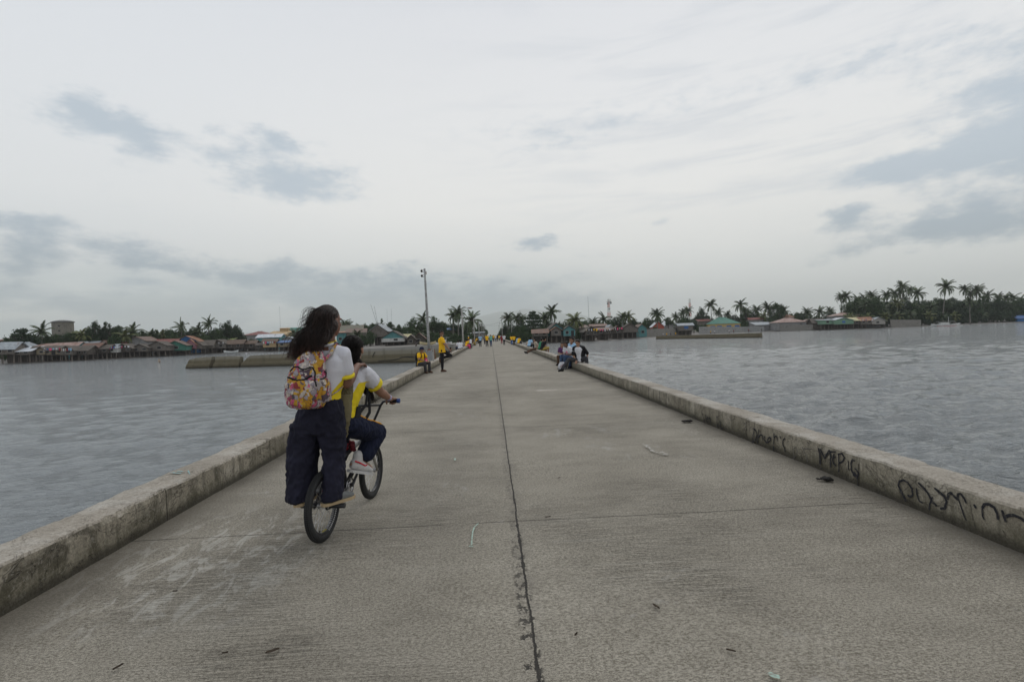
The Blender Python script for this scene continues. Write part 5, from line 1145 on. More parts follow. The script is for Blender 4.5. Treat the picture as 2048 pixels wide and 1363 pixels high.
# pedestal
ped=empty('concrete_pedestal',(-3.14,Yp,0),label='square grey concrete pedestal carrying the leaning pole',cat='pedestal'); b=MB()
b.box((.0,0,.30),(.335,.40,1.0)); b.v=[(x+.008*n3(x*9,z*4),y,z+.01*n3(x*9,y*9)) for x,y,z in b.v]; b.build('block',mat('grey_plaster',color=(.27,.28,.285),vs=4,var=.12),ped)
b=MB()
for i in range(16): a=i*.8; b.sph((.17*math.cos(a*1.7),.17*math.sin(a*2.3),.76+.03*n3(i,2)),(.05,.05,.03+.02*abs(n3(i,5))),6)
b.build('crumbled_top',M_rust,ped)
x=XY(866.3,24.6); b=MB(); b.box((0,0,.39),(.05,.05,.80)); o=b.build('stake',M_pcon,label='thin pale stake standing in front of the concrete pedestal',cat='post'); o.location=(-2.82,24.4,.22)
b=MB(); b.tube([(0,0,.0),(-.07,0,.62)],[.03,.02],6); o=b.build('broken_post',M_rust,label='short rusty post stub beyond the pedestal stake',cat='post'); o.location=(-3.0,27.0,.2)
def lamp(px,top,Y,X_,side,label,lampm=True,m=None):
    zt=zat(px,top,Y); root=empty('street_lamp' if lampm else 'utility_pole',(X_,Y,-.3),label=label,cat='street lamp' if lampm else 'pole',group='poles along the pier street'); h=zt+.3
    b=MB(); b.tube([(0,0,0),(0,0,h*.5),(-.02,0,h)],[.12,.10,.075],10); b.build('pole',m or M_pcon,root,smooth=True)
    if lampm:
        b=MB(); b.tube([(0,0,h-.05),(side*.5,0,h+.02),(side*.85,0,h+.02)],.03,6); b.tube([(0,0,h-.9),(side*.45,0,h-.35),(side*.7,0,h)],.022,6); b.build('arm',M_steel,root)
        b=MB(); b.sph((side*.95,0,h-.02),(.28,.12,.07),10); b.build('lamp_head',M_rust,root)
    else:
        b=MB(); b.box((0,0,h-.4),(1.2,.1,.1)); b.build('crossarm',M_post,root)
lamp(928,616,58,-3.25,1,'street lamp with rusty head on the left kerb beside tall palms' if 0 else 'street lamp with rusty head arm beside the tall palms')
for px,top,Y,l in [(949,636,97,'first plain concrete pole beyond the street lamp'),(958.5,642,133,'second plain concrete pole beyond the street lamp'),(964.2,645,175,'third plain pole beyond the street lamp'),(967.3,648,215,'fourth plain pole beyond the street lamp'),(969.8,650,262,'fifth pole beyond the street lamp'),(971.8,653,320,'sixth pole beyond the street lamp, faint')]: lamp(px,top,Y,XY(px,Y),1,l,False)
for px,top,Y,l,lm in [(1004.5,634.5,158,'curved arm lamp post across the street from the plain poles',True),(1023.5,643,185,'plain pole among bushes by the small street mast',False),(1000.5,644,260,'first far pole on the seaward side of the street',False),(998.2,650,330,'second far pole on the seaward side of the street',False)]: lamp(px,top,Y,XY(px,Y),1,l,lm)

# power lines strung over the street poles, and washing on the shacks
def wire(pts,label,sag=.5,r=.02):
    b=MB()
    for a,c in zip(pts,pts[1:]): b.tube([V(a).lerp(V(c),i/6)-V((0,0,sag*4*(i/6)*(1-i/6))) for i in range(7)],r,4)
    b.build('power_line',M_dk,label=label,cat='power line',group='wires above the street')
pl=[(XY(px,Y),Y,zat(px,top,Y)-.35) for px,top,Y in [(949,636,97),(958.5,642,133),(964.2,645,175),(967.3,648,215),(969.8,650,262),(971.8,653,320)]]
wire(pl,'wire running along the plain poles on the street')
wire([pl[2],(XY(1004.5,175),175,zat(1004.5,640,175))],'wire crossing high above the street',.9); wire([pl[3],(XY(1000.5,240),240,zat(1000.5,648,240))],'lower wire crossing above the far street',.7)
HOUSES={o['label']:o for o in scene.objects if o.get('category')=='house'}
def laundry(key,seed,label):
    h=next((o for l,o in HOUSES.items() if key in l),None)
    if h is None: return
    ws=[c for c in h.children if c.name.startswith('wall')][0]; xs=[v.co.x for v in ws.data.vertices]; zs=[v.co.z for v in ws.data.vertices]; w_=max(xs)-min(xs); z0=min(zs)+.45*(max(zs)-min(zs))
    rr_=random.Random(seed); e=empty('clothes_line',h.location,h.rotation_euler.z,label=label,cat='clothes line',group='washing hung on the shacks'); b=MB(); b.tube([(-w_/2,-.6,z0+.9),(0,-.6,z0+.8),(w_/2,-.6,z0+.9)],.015,4); b.build('line',M_dk,e); n=rr_.randint(4,7)
    for i in range(n):
        x=-w_/2+w_*(i+.5)/n; b=MB(); hh=rr_.uniform(.45,.85); ww=rr_.uniform(.25,.5); b.add([(x-ww/2,-.6,z0+.84),(x+ww/2,-.61,z0+.84),(x+ww/2*.9,-.56,z0+.84-hh),(x-ww/2*.95,-.64,z0+.84-hh),(x-ww/2,-.57,z0+.84),(x+ww/2,-.58,z0+.84),(x+ww/2*.9,-.53,z0+.84-hh),(x-ww/2*.95,-.61,z0+.84-hh)],[(0,1,2,3),(7,6,5,4),(0,4,5,1),(1,5,6,2),(2,6,7,3),(3,7,4,0)]); b.build('garment',CL[rr_.choice(['white','ltblue','red','pink','yellow','blue','white','beige'])],e)
for i,(k_,l_) in enumerate([('whitewashed shack','washing before the whitewashed shack with thin pale roof'),('wide dark thatched gable','washing hung under the wide dark thatched gable'),('broad thatched gable','washing on the broad thatched gable house'),('dark gable shack with rust','clothes line on the dark gable shack with rust streaks'),('dark thatched stilt shack','sheets hung at the dark thatched stilt shack, right shore'),('tan plywood','rags and washing on the tan plywood stilt shack'),('stilt shack with rust orange','washing on the rust orange roofed stilt shack'),('bamboo walled thatched','washing by the green door of the bamboo walled house'),('stilt shack with low rusty','washing on the shack with the low rusty lean-to roof'),('grey plank gable hut','washing beside the grey plank gable hut')]): laundry(k_,i,l_)
# ============================================================ bicycle and its two riders (local frame: x right, y forward, origin under the rear wheel)
O_=G(649,1079,0); HD=(G(745,994,0)-O_).normalized(); YAW=math.atan2(-HD.x,HD.y); RG=V((HD.y,-HD.x,0))
from mathutils.bvhtree import BVHTree
def Lc(px,py,yl):
    d=ray(px,py); c=V((0,0,CAMH))-O_; p=c+d*((yl-c.dot(HD))/d.dot(HD)); return V((p.dot(RG),yl,p.z))
M_tyre=mat('tyre_rubber',color=(.022,.022,.022),rough=.75,bump=.002,bs=120); M_rim=mat('black_rim',color=(.02,.02,.022),rough=.35,spec=.5); M_frm=mat('dark_frame_paint',color=(.03,.03,.034),rough=.3,spec=.5)
M_alu=mat('brushed_alloy',color=(.42,.42,.43),rough=.35,metal=.8); M_bar=mat('black_bar',color=(.02,.02,.022),rough=.3,spec=.5); M_grip=mat('blue_grip',color=(.02,.045,.16),rough=.5); M_refl=mat('amber_reflector',color=(.75,.30,.01),rough=.3); M_forkm=mat('silver_fork',color=(.30,.29,.27),rough=.4,metal=.3)
M_wht=mat('white_decal',color=(.6,.6,.6),rough=.5); M_yel=mat('yellow_decal',color=(.5,.42,.03),rough=.5)
bike=empty('bicycle',O_,YAW,label='small wheeled black bicycle carrying two girls, silver seat post, blue grips',cat='bicycle')
def circ(c,r,n,ax='x',a0=0): return [V((c[0],c[1]+r*math.cos(a0+2*PI*i/n),c[2]+r*math.sin(a0+2*PI*i/n))) for i in range(n)]
def wheel(y,decal):
    wr=empty('wheel',(0,y,.252)); wr.parent=bike; wr.empty_display_size=.1
    b=MB(); b.tube(circ((0,0,0),.2265,72),.0255,14,close=True)
    vs=[];
    for i in range(110):
        a=2*PI*i/110; 
        for sx in(-.011,0,.011): 
            aa=a+(.01 if sx else 0); c=V((sx,.2525*math.cos(aa),.2525*math.sin(aa))); b.box(c-V((0,math.cos(aa),math.sin(aa)))*(abs(sx)*.25),(.007,.009,.004),M=Matrix.Rotation(aa-PI/2,3,'X'))
    b.build('tyre',M_tyre,wr,smooth=True)
    b=MB(); n=72
    for r0,r1,x0,x1 in ((.207,.189,-.014,-.012),(.189,.186,-.012,.012),(.186,.189,.012,.012)): pass
    pr=[(.208,-.015),(.190,-.0135),(.185,-.006),(.185,.006),(.190,.0135),(.208,.015)]
    vs=[(x,r*math.cos(2*PI*i/n),r*math.sin(2*PI*i/n)) for i in range(n) for r,x in pr]; m=len(pr)
    b.add(vs,[(i*m+k,i*m+(k+1)%m,((i+1)%n)*m+(k+1)%m,((i+1)%n)*m+k) for i in range(n) for k in range(m)]); b.build('rim',M_rim,wr)
    b=MB()
    for i in range(36):
        a=2*PI*i/36; off=.5*(1 if i%4<2 else -1); s=1 if i%2 else -1
        b.tube([(s*.03,.02*math.cos(a+off),.02*math.sin(a+off)),(s*.002,.187*math.cos(a),.187*math.sin(a))],.0011,4)
    b.build('spokes',M_alu,wr); b=MB(); b.tube([(-.045,0,0),(-.03,0,0),(-.028,0,0),(.028,0,0),(.03,0,0),(.045,0,0)],[.012,.022,.014,.014,.022,.012],14); b.build('hub',M_alu,wr,smooth=True)
    if decal:
        b=MB()
        for i in range(13):
            a=R(-78+i*4.6); r0,r1=.1915,.2055
            for da in (0,.022):
                p=[(.0152-(.208-r_)*.083,r_*math.cos(a+o),r_*math.sin(a+o)) for r_,o in((r0,da),(r0+.007,da+.022),(r1,da),(r1,da+.014),(r0+.007,da+.036),(r0,da+.014))]
                b.add(p,[(0,1,4,5),(1,2,3,4)])
        # the same marks on the inward face that looks backwards
            for da in (0,.022):
                b.add([(-.0165 if 0 else -.0125+.004*k2,.1845*math.cos(a+da+o2),.1845*math.sin(a+da+o2)) for k2,o2 in((1,0),(3,.018),(5,0),(5,.012),(3,.03),(1,.012))],[(0,1,4,5),(1,2,3,4)])
        b.build('rim_decal',M_wht,wr)
        b=MB()
        for i in range(4):
            a=R(-100+i*5); b.add([(-.008+.004*k2,.1843*math.cos(a+o2),.1843*math.sin(a+o2)) for k2,o2 in((0,0),(4,0),(4,.05),(0,.05))],[(0,1,2,3)])
        b.build('rim_mark',M_yel,wr)
    b=MB(); b.tube([(0,.17*math.cos(-1.95),.17*math.sin(-1.95)),(0,.186*math.cos(-1.95),.186*math.sin(-1.95))],.004,6); b.build('valve',M_tyre,wr)
wheel(0,True); wheel(.949,False)
BB=V((0,.40,.275)); ST=V((0,.34,.54)); HT1,HT2=V((0,.80,.60)),V((0,.825,.50))
b=MB(); b.tube([BB,ST],.016,12); b.tube([ST-V((0,0,.03)),HT1-V((0,0,.02))],.017,12); b.tube([BB,HT2+V((0,0,.02))],.019,12); b.tube([HT1,HT2],.022,12); b.tube([BB-V((.035,0,0)),BB+V((.035,0,0))],.024,14)
for s in(-1,1):
    b.tube([BB+V((s*.02,0,0)),(s*.04,.26,.262),(s*.058,0,.252)],.010,8); b.tube([ST+V((s*.012,0,-.02)),(s*.04,.17,.46),(s*.058,0,.255)],.0085,8); b.box((s*.058,0,.255),(.006,.05,.045))
b.build('frame',M_frm,bike,smooth=True)
b=MB(); b.tube([ST,ST+V((0,-.06,.15))],.0135,12); b.tube([(0,.50,.565),(0,.62,.575)],.0195,12); b.build('seat_post',M_alu,bike,smooth=True)
b=MB(); loft(b,[((0,.09,.695),(1,0,0),(0,0,1),.070,.022),((0,.14,.70),(1,0,0),(0,0,1),.078,.028),((0,.22,.695),(1,0,0),(0,0,1),.05,.025),((0,.31,.69),(1,0,0),(0,0,1),.022,.018),((0,.33,.688),(1,0,0),(0,0,1),.014,.012)]); put(remesh(b,.007,3),'seat',M_tyre,bike)
b=MB(); b.tube([HT2-V((0,0,.0)),HT2+V((0,.01,-.03))],.02,10)
for s in(-1,1): b.tube([HT2+V((s*.0,.01,-.02)),HT2+V((s*.05,.02,-.035)),(s*.056,.88,.37),(s*.056,.949,.252)],[.014,.016,.014,.011],10)
b.build('fork',M_forkm,bike,smooth=True)
hb=MB()
for s in(-1,1): hb.tube([(0,.79,.70),(s*.05,.79,.70),(s*.095,.795,.72),(s*.125,.80,.78),(s*.165,.80,.865),(s*.19,.80,.897),(s*.23,.795,.908),(s*.335,.782,.905)],.0115,10)
hb.tube([(-.158,.80,.868),(.158,.80,.868)],.0095,10); bar=hb.build('handlebar',M_bar,bike,smooth=True)
b=MB(); b.tube([(0,.80,.60),(0,.798,.69)],.016,10); b.box((0,.79,.70),(.05,.05,.045)); b.build('stem',M_bar,bike)
for s in(-1,1): b=MB(); b.tube([(s*.225,.796,.908),(s*.25,.793,.908),(s*.325,.783,.905),(s*.328,.783,.905),(s*.345,.781,.905)],[.024,.0155,.0155,.020,.019],14); b.build('grip',M_tyre,bar,smooth=True); b=MB(); b.tube([(s*.322,.7835,.905),(s*.326,.783,.905),(s*.346,.781,.905),(s*.349,.781,.905)],[.015,.0205,.0205,.014],14); b.build('grip_end',M_grip,bar,smooth=True)
b=MB(); b.tube([(.03,.80,.868),(.075,.80,.868)],.017,10); b.build('clamp',M_bar,bike)
for s,ang in((1,R(35)),(-1,R(35)+PI)):
    e_=V((s*.055,BB.y+.165*math.cos(ang),BB.z+.165*math.sin(ang))); b=MB(); b.tube([BB+V((s*.05,0,0)),e_],[.014,.010],8); ck=b.build('crank',M_bar,bike)
    b=MB(); b.box(e_+V((s*.055,0,0)),(.085,.075,.022)); pd=b.build('pedal',M_tyre,ck)
    for q in(-1,1): b=MB(); b.box(e_+V((s*.055,q*.041,0)),(.055,.006,.014)); b.build('reflector',M_refl,pd)
b=MB(); n=40; b.tube(circ((.032,BB.y,BB.z),.062,n),.004,6,close=True); b.tube(circ((.032,BB.y,BB.z),.025,20),.006,6,close=True)
for i in range(5): a=i*2*PI/5; b.tube([(.032,BB.y+.02*math.cos(a),BB.z+.02*math.sin(a)),(.032,BB.y+.06*math.cos(a),BB.z+.06*math.sin(a))],.006,5)
b.build('chainring',M_alu,bike)
b=MB(); ch=[V((.034,BB.y+.065*math.cos(a),BB.z+.065*math.sin(a))) for a in [PI/2-i*PI/12 for i in range(13)]]+[V((.034,.028*math.cos(a),.252+.028*math.sin(a))) for a in [-PI/2-i*PI/6 for i in range(7)]]; b.tube(ch,.0045,5,close=True); b.build('chain',M_tyre,bike)
for s in(-1,1): b=MB(); b.tube([(s*.062,0,.252),(s*.165,0,.252)],.019,14); b.build('peg',M_bar,bike)
# red rag knotted round the seat tube
b=MB()
for i in range(14): a=i*2.1; c=V((0,.49,.575))+V((.028*math.cos(a),.035*math.sin(a),.028*math.sin(i*1.7))); b.sph(c,(.022,.02,.016),8)
cap(b,V((.03,.48,.58)),V((.055,.49,.52)),.020,.009)
put(remesh(b,.005,1,.004,40),'rag',cloth('rag',(.22,.035,.045)),None,label='dark red rag knotted around the bicycle seat post',cat='rag'); rg=scene.objects['rag']; rg.location=O_; rg.rotation_euler=(0,0,YAW)
# ---------------- clothes with panels
def jersey(name,edge,zc,side_fn):
    def fn(nt):
        v=coord(nt); x,y,z=xyz(nt,v); n=noi(nt,v,5,4,.6); wv=noi(nt,v,240,2,.5)
        m=side_fn(nt,x,y,z)
        c=mix(nt,n.sstep(.3,.7),(.56,.56,.61),(.66,.66,.70)); c=mix(nt,m,c,(.72,.55,.02)); return c,.8,n*3+wv*.25,.004
    return mat('jersey_'+name,fn,spec=.2)
def g_side(nt,x,y,z):
    e=(x-((z-1.08).mx(0.0)*.75+.122)).sstep(-.002,.002)*(z.sstep(1.20,1.195)).mx(x.sstep(.167,.163)); e2=(x*-1-.075).sstep(-.003,.003)*(z.sstep(1.20,1.195)); return e.mx(e2)
def r_side(nt,x,y,z):
    e=(x-((z-.95).mx(0.0)*.45+.106)).sstep(-.002,.002)*(x.sstep(.165,.162)).mx(z.sstep(1.04,1.03)).mx(y.sstep(.40,.39)*z.sstep(1.12,1.11)); return e
M_jg=jersey('standing',0,0,g_side); M_jr=jersey('riding',0,0,r_side); M_cuff=cloth('yellow_trim',(.70,.55,.03)); M_navy=cloth('navy_school',(.015,.015,.027),.25); M_navy2=cloth('navy_deep',(.009,.012,.028),.25)
M_sk=mat('skin_hero',skinm((.185,.092,.062)),spec=.35); M_sk2=mat('skin_hero_rider',skinm((.27,.145,.095)),spec=.35); M_hair2=mat('brown_black_hair',lambda nt:(mix(nt,xyz(nt,coord(nt))[2].sstep(1.46,1.36)*noi(nt,coord(nt),40,3,.7).sstep(.4,.6)*.8,mix(nt,noi(nt,coord(nt),30,3,.7,stretch=(1,1,.2)).sstep(.4,.6),(.013,.009,.008),(.040,.026,.021)),(.085,.036,.026)),.45,noi(nt,coord(nt),60,3,.7,stretch=(1,1,.15)),.006),spec=.3)
# ---------------- girl standing on the pegs
gl=empty('person',O_,YAW,label='girl with long wind blown hair and colourful backpack standing on the bicycle pegs',cat='person')
Jg=dict(pelvis=(.005,.02,.93),waist=(.035,.02,1.07),chest=(.065,.02,1.25),neck=(.088,-.005,1.42),head=(.094,.02,1.592),sl=(-.065,.0,1.355),sr=(.198,.0,1.350),hf=(.30,.95,-.02),hu=(0,.0,1),
  el=(-.13,.12,1.14),er=(.188,.065,1.135),wl=(-.03,.31,1.245),wr=(.186,.27,1.248),hdl=(.1,.95,.02),hdr=(.0,.97,.12),hnl=(0,.0,-1),hnr=(0,-.0,-1),curll=.55,curlr=.55,sidel=-1,sider=1,
  hl=(-.08,.02,.91),hr=(.09,.02,.91),kl=(-.150,.06,.62),kr=(.08,.06,.61),al=(-.150,-.01,.345),ar=(.080,-.01,.345),tl=(-.14,.15,.335),tr=(.178,.13,.335))
put(remesh(skin_mb(Jg,s=1.0,k=.88,ak=1.4,hand_s=.95),.0055,2),'body',M_sk,gl)
b=MB(); r_,f_,u_=norm_frame(Jg); rr=torso_rings(Jg,.012,'none',.93); rr=[(V((.016,.02,1.022)),rr[0][1],rr[0][2],.128,.106),(V((.018,.02,1.035)),rr[0][1],rr[0][2],.128,.106),(V((.028,.02,1.09)),rr[3][1],rr[3][2],.122,.098)]+rr[4:-1]; loft(b,rr,32)
for q in 'lr':
    S_,E=V(Jg['s'+q]),V(Jg['e'+q]); cap(b,V(Jg['neck']).lerp(S_,.35)-V((0,0,.012)),S_,.050,.054); cap(b,S_,S_.lerp(E,.52),.056,.060)
put(remesh(b,.0065,3,.007,7),'shirt',M_jg,gl)
for q in 'lr':
    S_,E=V(Jg['s'+q]),V(Jg['e'+q]); d=(E-S_).normalized(); c=S_.lerp(E,.52)+d*.055; b=MB(); b.tube([c-d*.022,c-d*.016,c+d*.002,c+d*.005],[.058,.0635,.0635,.056],28); b.build('cuff',M_cuff,gl,smooth=True)
N_=V(Jg['neck']); b=MB(); cc=[N_+V((.056*math.cos(a),.058*math.sin(a),.012+.012*math.sin(a))) for a in [2*PI*i/24 for i in range(24)]]; b.tube(cc,.012,8,close=True); b.build('collar',CL['white'],gl,smooth=True); b=MB(); b.tube([p+V((0,0,.013)) for p in cc],.005,6,close=True); b.build('collar_edge',M_cuff,gl,smooth=True)
# trousers: wide, hanging
b=MB(); hx=V((1,0,0)); fy=V((0,1,0))
loft(b,[((.018,.02,1.05),hx,fy,.115,.098),((.014,.02,1.01),hx,fy,.130,.110),((.006,.02,.96),hx,fy,.152,.120),((-.006,.02,.90),hx,fy,.170,.125),((-.02,.02,.84),hx,fy,.180,.125),((-.025,.02,.79),hx,fy,.176,.115)],36)
def leg(pts): loft(b,[(V(p),hx,fy,a,c_) for p,a,c_ in pts],30)
leg([((-.095,.02,.86),.110,.118),((-.125,.025,.76),.110,.115),((-.150,.03,.65),.102,.108),((-.162,.03,.54),.097,.105),((-.165,.02,.43),.094,.104),((-.167,.005,.35),.090,.105),((-.170,-.005,.30),.084,.102)])
leg([((.068,.02,.86),.100,.115),((.074,.03,.76),.088,.105),((.078,.045,.65),.073,.095),((.078,.04,.54),.066,.088),((.075,.02,.43),.063,.084),((.076,.0,.345),.064,.082),((.077,-.01,.305),.062,.078)])
put(remesh(b,.0075,3,.017,21,6.0),'trousers',M_navy,gl)
M_sole=mat('gum_sole',color=(.40,.30,.18),rough=.7); M_shoe=cloth('grey_canvas',(.16,.165,.16))
for q in 'lr':
    A_=V(Jg['a'+q]); t=(V(Jg['t'+q])-A_); t.z=0; t.normalize(); sd=V((t.y,-t.x,0)); z0=.272
    b=MB(); base=V((A_.x,A_.y,0))
    loft(b,[(base-t*.075+V((0,0,z0+.035)),sd,V((0,0,1)),.018,.022),(base-t*.05+V((0,0,z0+.045)),sd,V((0,0,1)),.034,.042),(base+V((0,0,z0+.05)),sd,V((0,0,1)),.038,.045),(base+t*.07+V((0,0,z0+.038)),sd,V((0,0,1)),.040,.034),(base+t*.13+V((0,0,z0+.03)),sd,V((0,0,1)),.040,.024),(base+t*.165+V((0,0,z0+.026)),sd,V((0,0,1)),.024,.016)],18)
    sh=put(remesh(b,.005,2),'shoe',M_shoe,gl)
    b=MB(); pts=[(-.085,.02),(-.06,.036),(0,.038),(.07,.043),(.13,.042),(.165,.028),(.18,.008)]; vs=[]
    for z in(z0-.002,z0+.02): vs+=[base+t*a+sd*w_+V((0,0,z)) for a,w_ in pts]+[base+t*a-sd*w_+V((0,0,z)) for a,w_ in pts[::-1]]
    m=len(vs)//2; b.add(vs,[tuple(range(m))[::-1],tuple(range(m,2*m))]+[(i,(i+1)%m,(i+1)%m+m,i+m) for i in range(m)]); b.build('sole',M_sole,sh)
# hair: a soft mass plus many strands blown to her left
hc=V(Jg['head']); rnd=random.Random(5)
b=MB(); b.sph(hc+V((-.008,-.014,.036)),(.078,.095,.082),20); b.sph(hc+V((-.018,-.045,-.02)),(.076,.064,.086),16)
cap(b,hc+V((-.02,-.06,-.04)),V((.02,-.105,1.46)),.066,.060); cap(b,V((.02,-.10,1.46)),V((-.03,-.135,1.385)),.058,.034); cap(b,V((.05,-.10,1.46)),V((.065,-.125,1.37)),.055,.030); cap(b,hc+V((.03,-.05,-.03)),V((.10,-.085,1.46)),.055,.035)
hm_=remesh(b,.0075,3,.009,50,16); hb_=MB(); 
hb_.v=[tuple(v.co) for v in hm_.vertices]; hb_.f=[tuple(p.vertices) for p in hm_.polygons]; hb_.mi=[0]*len(hb_.f)
def strand(pts,r0):
    n=14; P_=[]
    for i in range(n+1):
        t=i/n*(len(pts)-1); k=min(int(t),len(pts)-2); f=t-k; p0=pts[max(k-1,0)];p1=pts[k];p2=pts[k+1];p3=pts[min(k+2,len(pts)-1)]
        P_.append(.5*((2*p1)+(p2-p0)*f+(2*p0-5*p1+4*p2-p3)*f*f+(3*p1-p0-3*p2+p3)*f**3))
    hb_.tube(P_,[r0*(1-.75*(i/n)**2) for i in range(n+1)],3,cap=False)
for i in range(620):
    a=rnd.uniform(-PI*.95,PI*.10) ; th=rnd.uniform(.05,1.35)
    root=hc+V((-.008+.084*math.sin(th)*math.cos(a),-.014+.102*math.sin(th)*math.sin(a),.036+.086*math.cos(th)))
    u=rnd.random(); end=V((-.14+.26*u+rnd.gauss(0,.02),-.135-.05*rnd.random(),1.335+.05*rnd.random()+.06*abs(u-.45)-.035*(u<.35)))
    m1=hc+V((-.03+.075*math.cos(a)+rnd.gauss(0,.010),-.085+.05*min(0,math.sin(a))+rnd.gauss(0,.012),-.03+rnd.gauss(0,.012))); m2=m1.lerp(end,.5)+V((rnd.gauss(-.014,.026),rnd.gauss(-.02,.016),rnd.gauss(.012,.02)))
    strand([root,root.lerp(m1,.5)+V((.0,-.018,.022)),m1,m2,end],rnd.uniform(.0014,.0032))
for i in range(120):   # flyaway wisps
    z=rnd.uniform(-.06,.08); root=hc+V((-.06,rnd.uniform(-.08,.03),z)); L_=rnd.uniform(.05,.13); cv=rnd.uniform(-.2,.9)
    p1=root+V((-L_*.4,-.01,L_*.35*cv+.01)); p2=root+V((-L_*.9,-.02,L_*.25*cv)); p3=root+V((-L_*1.05,-.03,-L_*.55+rnd.gauss(0,.015))); strand([root,p1,p2,p3],.0014)
for i in range(70):   # tips below and to the left
    root=V((rnd.uniform(-.07,.02),-.14,rnd.uniform(1.38,1.47))); strand([root,root+V((-.03,-.01,-.03)),root+V((rnd.uniform(-.09,-.04),-.02,rnd.uniform(-.09,-.04)))],.0013)
hb_.build('hair',M_hair2,gl,smooth=True)
# ---------------- patterned backpack
def pack_mat(nt):
    v=coord(nt); wv=noi(nt,v,9,3,.6,out=1); v2=node(nt,'ShaderNodeVectorMath',{0:v,1:wv},operation='ADD'); 
    v2=node(nt,'ShaderNodeMapping',{'Vector':v,'Scale':(1,1,.8)}); n=noi(nt,v,14,3,.6,out=1); va=nt.nodes.new('ShaderNodeVectorMath'); va.operation='MULTIPLY_ADD'; nt.links.new(n.k,va.inputs[0]); va.inputs[1].default_value=(.09,.09,.09); nt.links.new(v2.k,va.inputs[2]); vv_=S(nt,va.outputs[0])
    cell=vor(nt,vv_,19,'F1',out=1); r_,g_,b__=xyz(nt,cell); ed=vor(nt,vv_,19,'DISTANCE_TO_EDGE')
    pal=[(0,(.40,.21,.02)),(.16,(.34,.30,.29)),(.32,(.34,.07,.13)),(.42,(.42,.37,.33)),(.52,(.46,.26,.03)),(.62,(.08,.055,.07)),(.70,(.25,.215,.24)),(.84,(.20,.03,.04)),(.92,(.44,.39,.36))]
    c=ramp(nt,r_,pal,'CONSTANT'); cell2=vor(nt,vv_,48,'F1',out=1); q1,q2,q3=xyz(nt,cell2); c2=ramp(nt,q1,[(0,(.50,.44,.38)),(.3,(.09,.07,.08)),(.45,(.50,.10,.18)),(.6,(.30,.27,.29)),(.75,(.52,.30,.03)),(.9,(.2,.03,.03))],'CONSTANT')
    c=mix(nt,(q2*-1+.42).sstep(-.01,.01),c,c2); ln=(ed*-1+.045).sstep(0,.02)*.55; c=mix(nt,ln,c,(.05,.035,.045))
    return c,.7,noi(nt,v,9,3,.5),.01
M_pack=mat('collage_print_fabric',pack_mat); bp=empty('backpack',O_,YAW,label='yellow, pink and white collage print backpack worn by the standing girl',cat='backpack')
def pk(z,x,y,a,c_): return ((x,y,z),(1,.12,0),(-.12,1,0),a,c_)
b=MB(); loft(b,[pk(.992,.012,-.165,.088,.062),pk(1.01,.010,-.168,.108,.074),pk(1.06,.006,-.17,.124,.084),pk(1.13,.006,-.17,.130,.088),pk(1.20,.008,-.168,.128,.083),pk(1.27,.016,-.16,.112,.072),pk(1.33,.028,-.15,.092,.056),pk(1.375,.04,-.14,.066,.036),pk(1.39,.045,-.138,.04,.02)],36)
pm_=remesh(b,.0065,4,.006,77,8); put(pm_,'bag_body',M_pack,bp)
b=MB(); loft(b,[pk(1.005,.0,-.225,.085,.040),pk(1.03,-.002,-.232,.100,.050),pk(1.10,-.004,-.238,.108,.054),pk(1.165,-.002,-.235,.106,.048),pk(1.19,.0,-.228,.090,.036)],32); pp_=remesh(b,.006,3,.005,88,9); put(pp_,'front_pocket',M_pack,bp)
b=MB(); loft(b,[((.128,-.15,1.03),(0,1,0),(1,0,0),.045,.022),((.132,-.15,1.08),(0,1,0),(1,0,0),.055,.028),((.130,-.15,1.15),(0,1,0),(1,0,0),.055,.026),((.125,-.15,1.19),(0,1,0),(1,0,0),.052,.018)],20); put(remesh(b,.006,2),'side_pocket',M_pack,bp)
bv=[BVHTree.FromPolygons([v.co.copy() for v in m_.vertices],[tuple(p.vertices) for p in m_.polygons]) for m_ in (pm_,pp_)]
def hit(px,py,off=.003):
    w=ray(px,py); d=V((w.dot(RG),w.dot(HD),w.z)); c0=V((0,0,CAMH))-O_; c0=V((c0.dot(RG),c0.dot(HD),c0.z)); best=None
    for t in bv:
        h_=t.ray_cast(c0,d)
        if h_[0] is not None and (best is None or h_[3]<best[3]): best=h_
    return (best[0]+best[1]*off) if best else None
def zipline(pts,r,name):
    P_=[]
    for i in range(len(pts)-1):
        for j in range(5): f=j/5; P_.append(hit(pts[i][0]*(1-f)+pts[i+1][0]*f,pts[i][1]*(1-f)+pts[i+1][1]*f))
    P_.append(hit(*pts[-1])); P_=[p for p in P_ if p]
    if len(P_)>2: b=MB(); b.tube(P_,r,6); b.build(name,CL['black'],bp,smooth=True)
zipline([(573,753),(582,756),(595,761),(606,760),(616,755),(624,751)],.0065,'zip'); zipline([(581,742),(588,734),(596,733),(604,738),(612,738),(620,734),(626,735),(630,745),(630,760),(632,772)],.005,'zip')
zipline([(640,758),(646,757),(651,753),(652,745),(648,742)],.004,'zip')
b=MB(); b.tube([(.045,-.14,1.385),(.035,-.155,1.43),(.075,-.15,1.43),(.065,-.135,1.385)],.007,6); b.build('top_loop',CL['black'],bp)
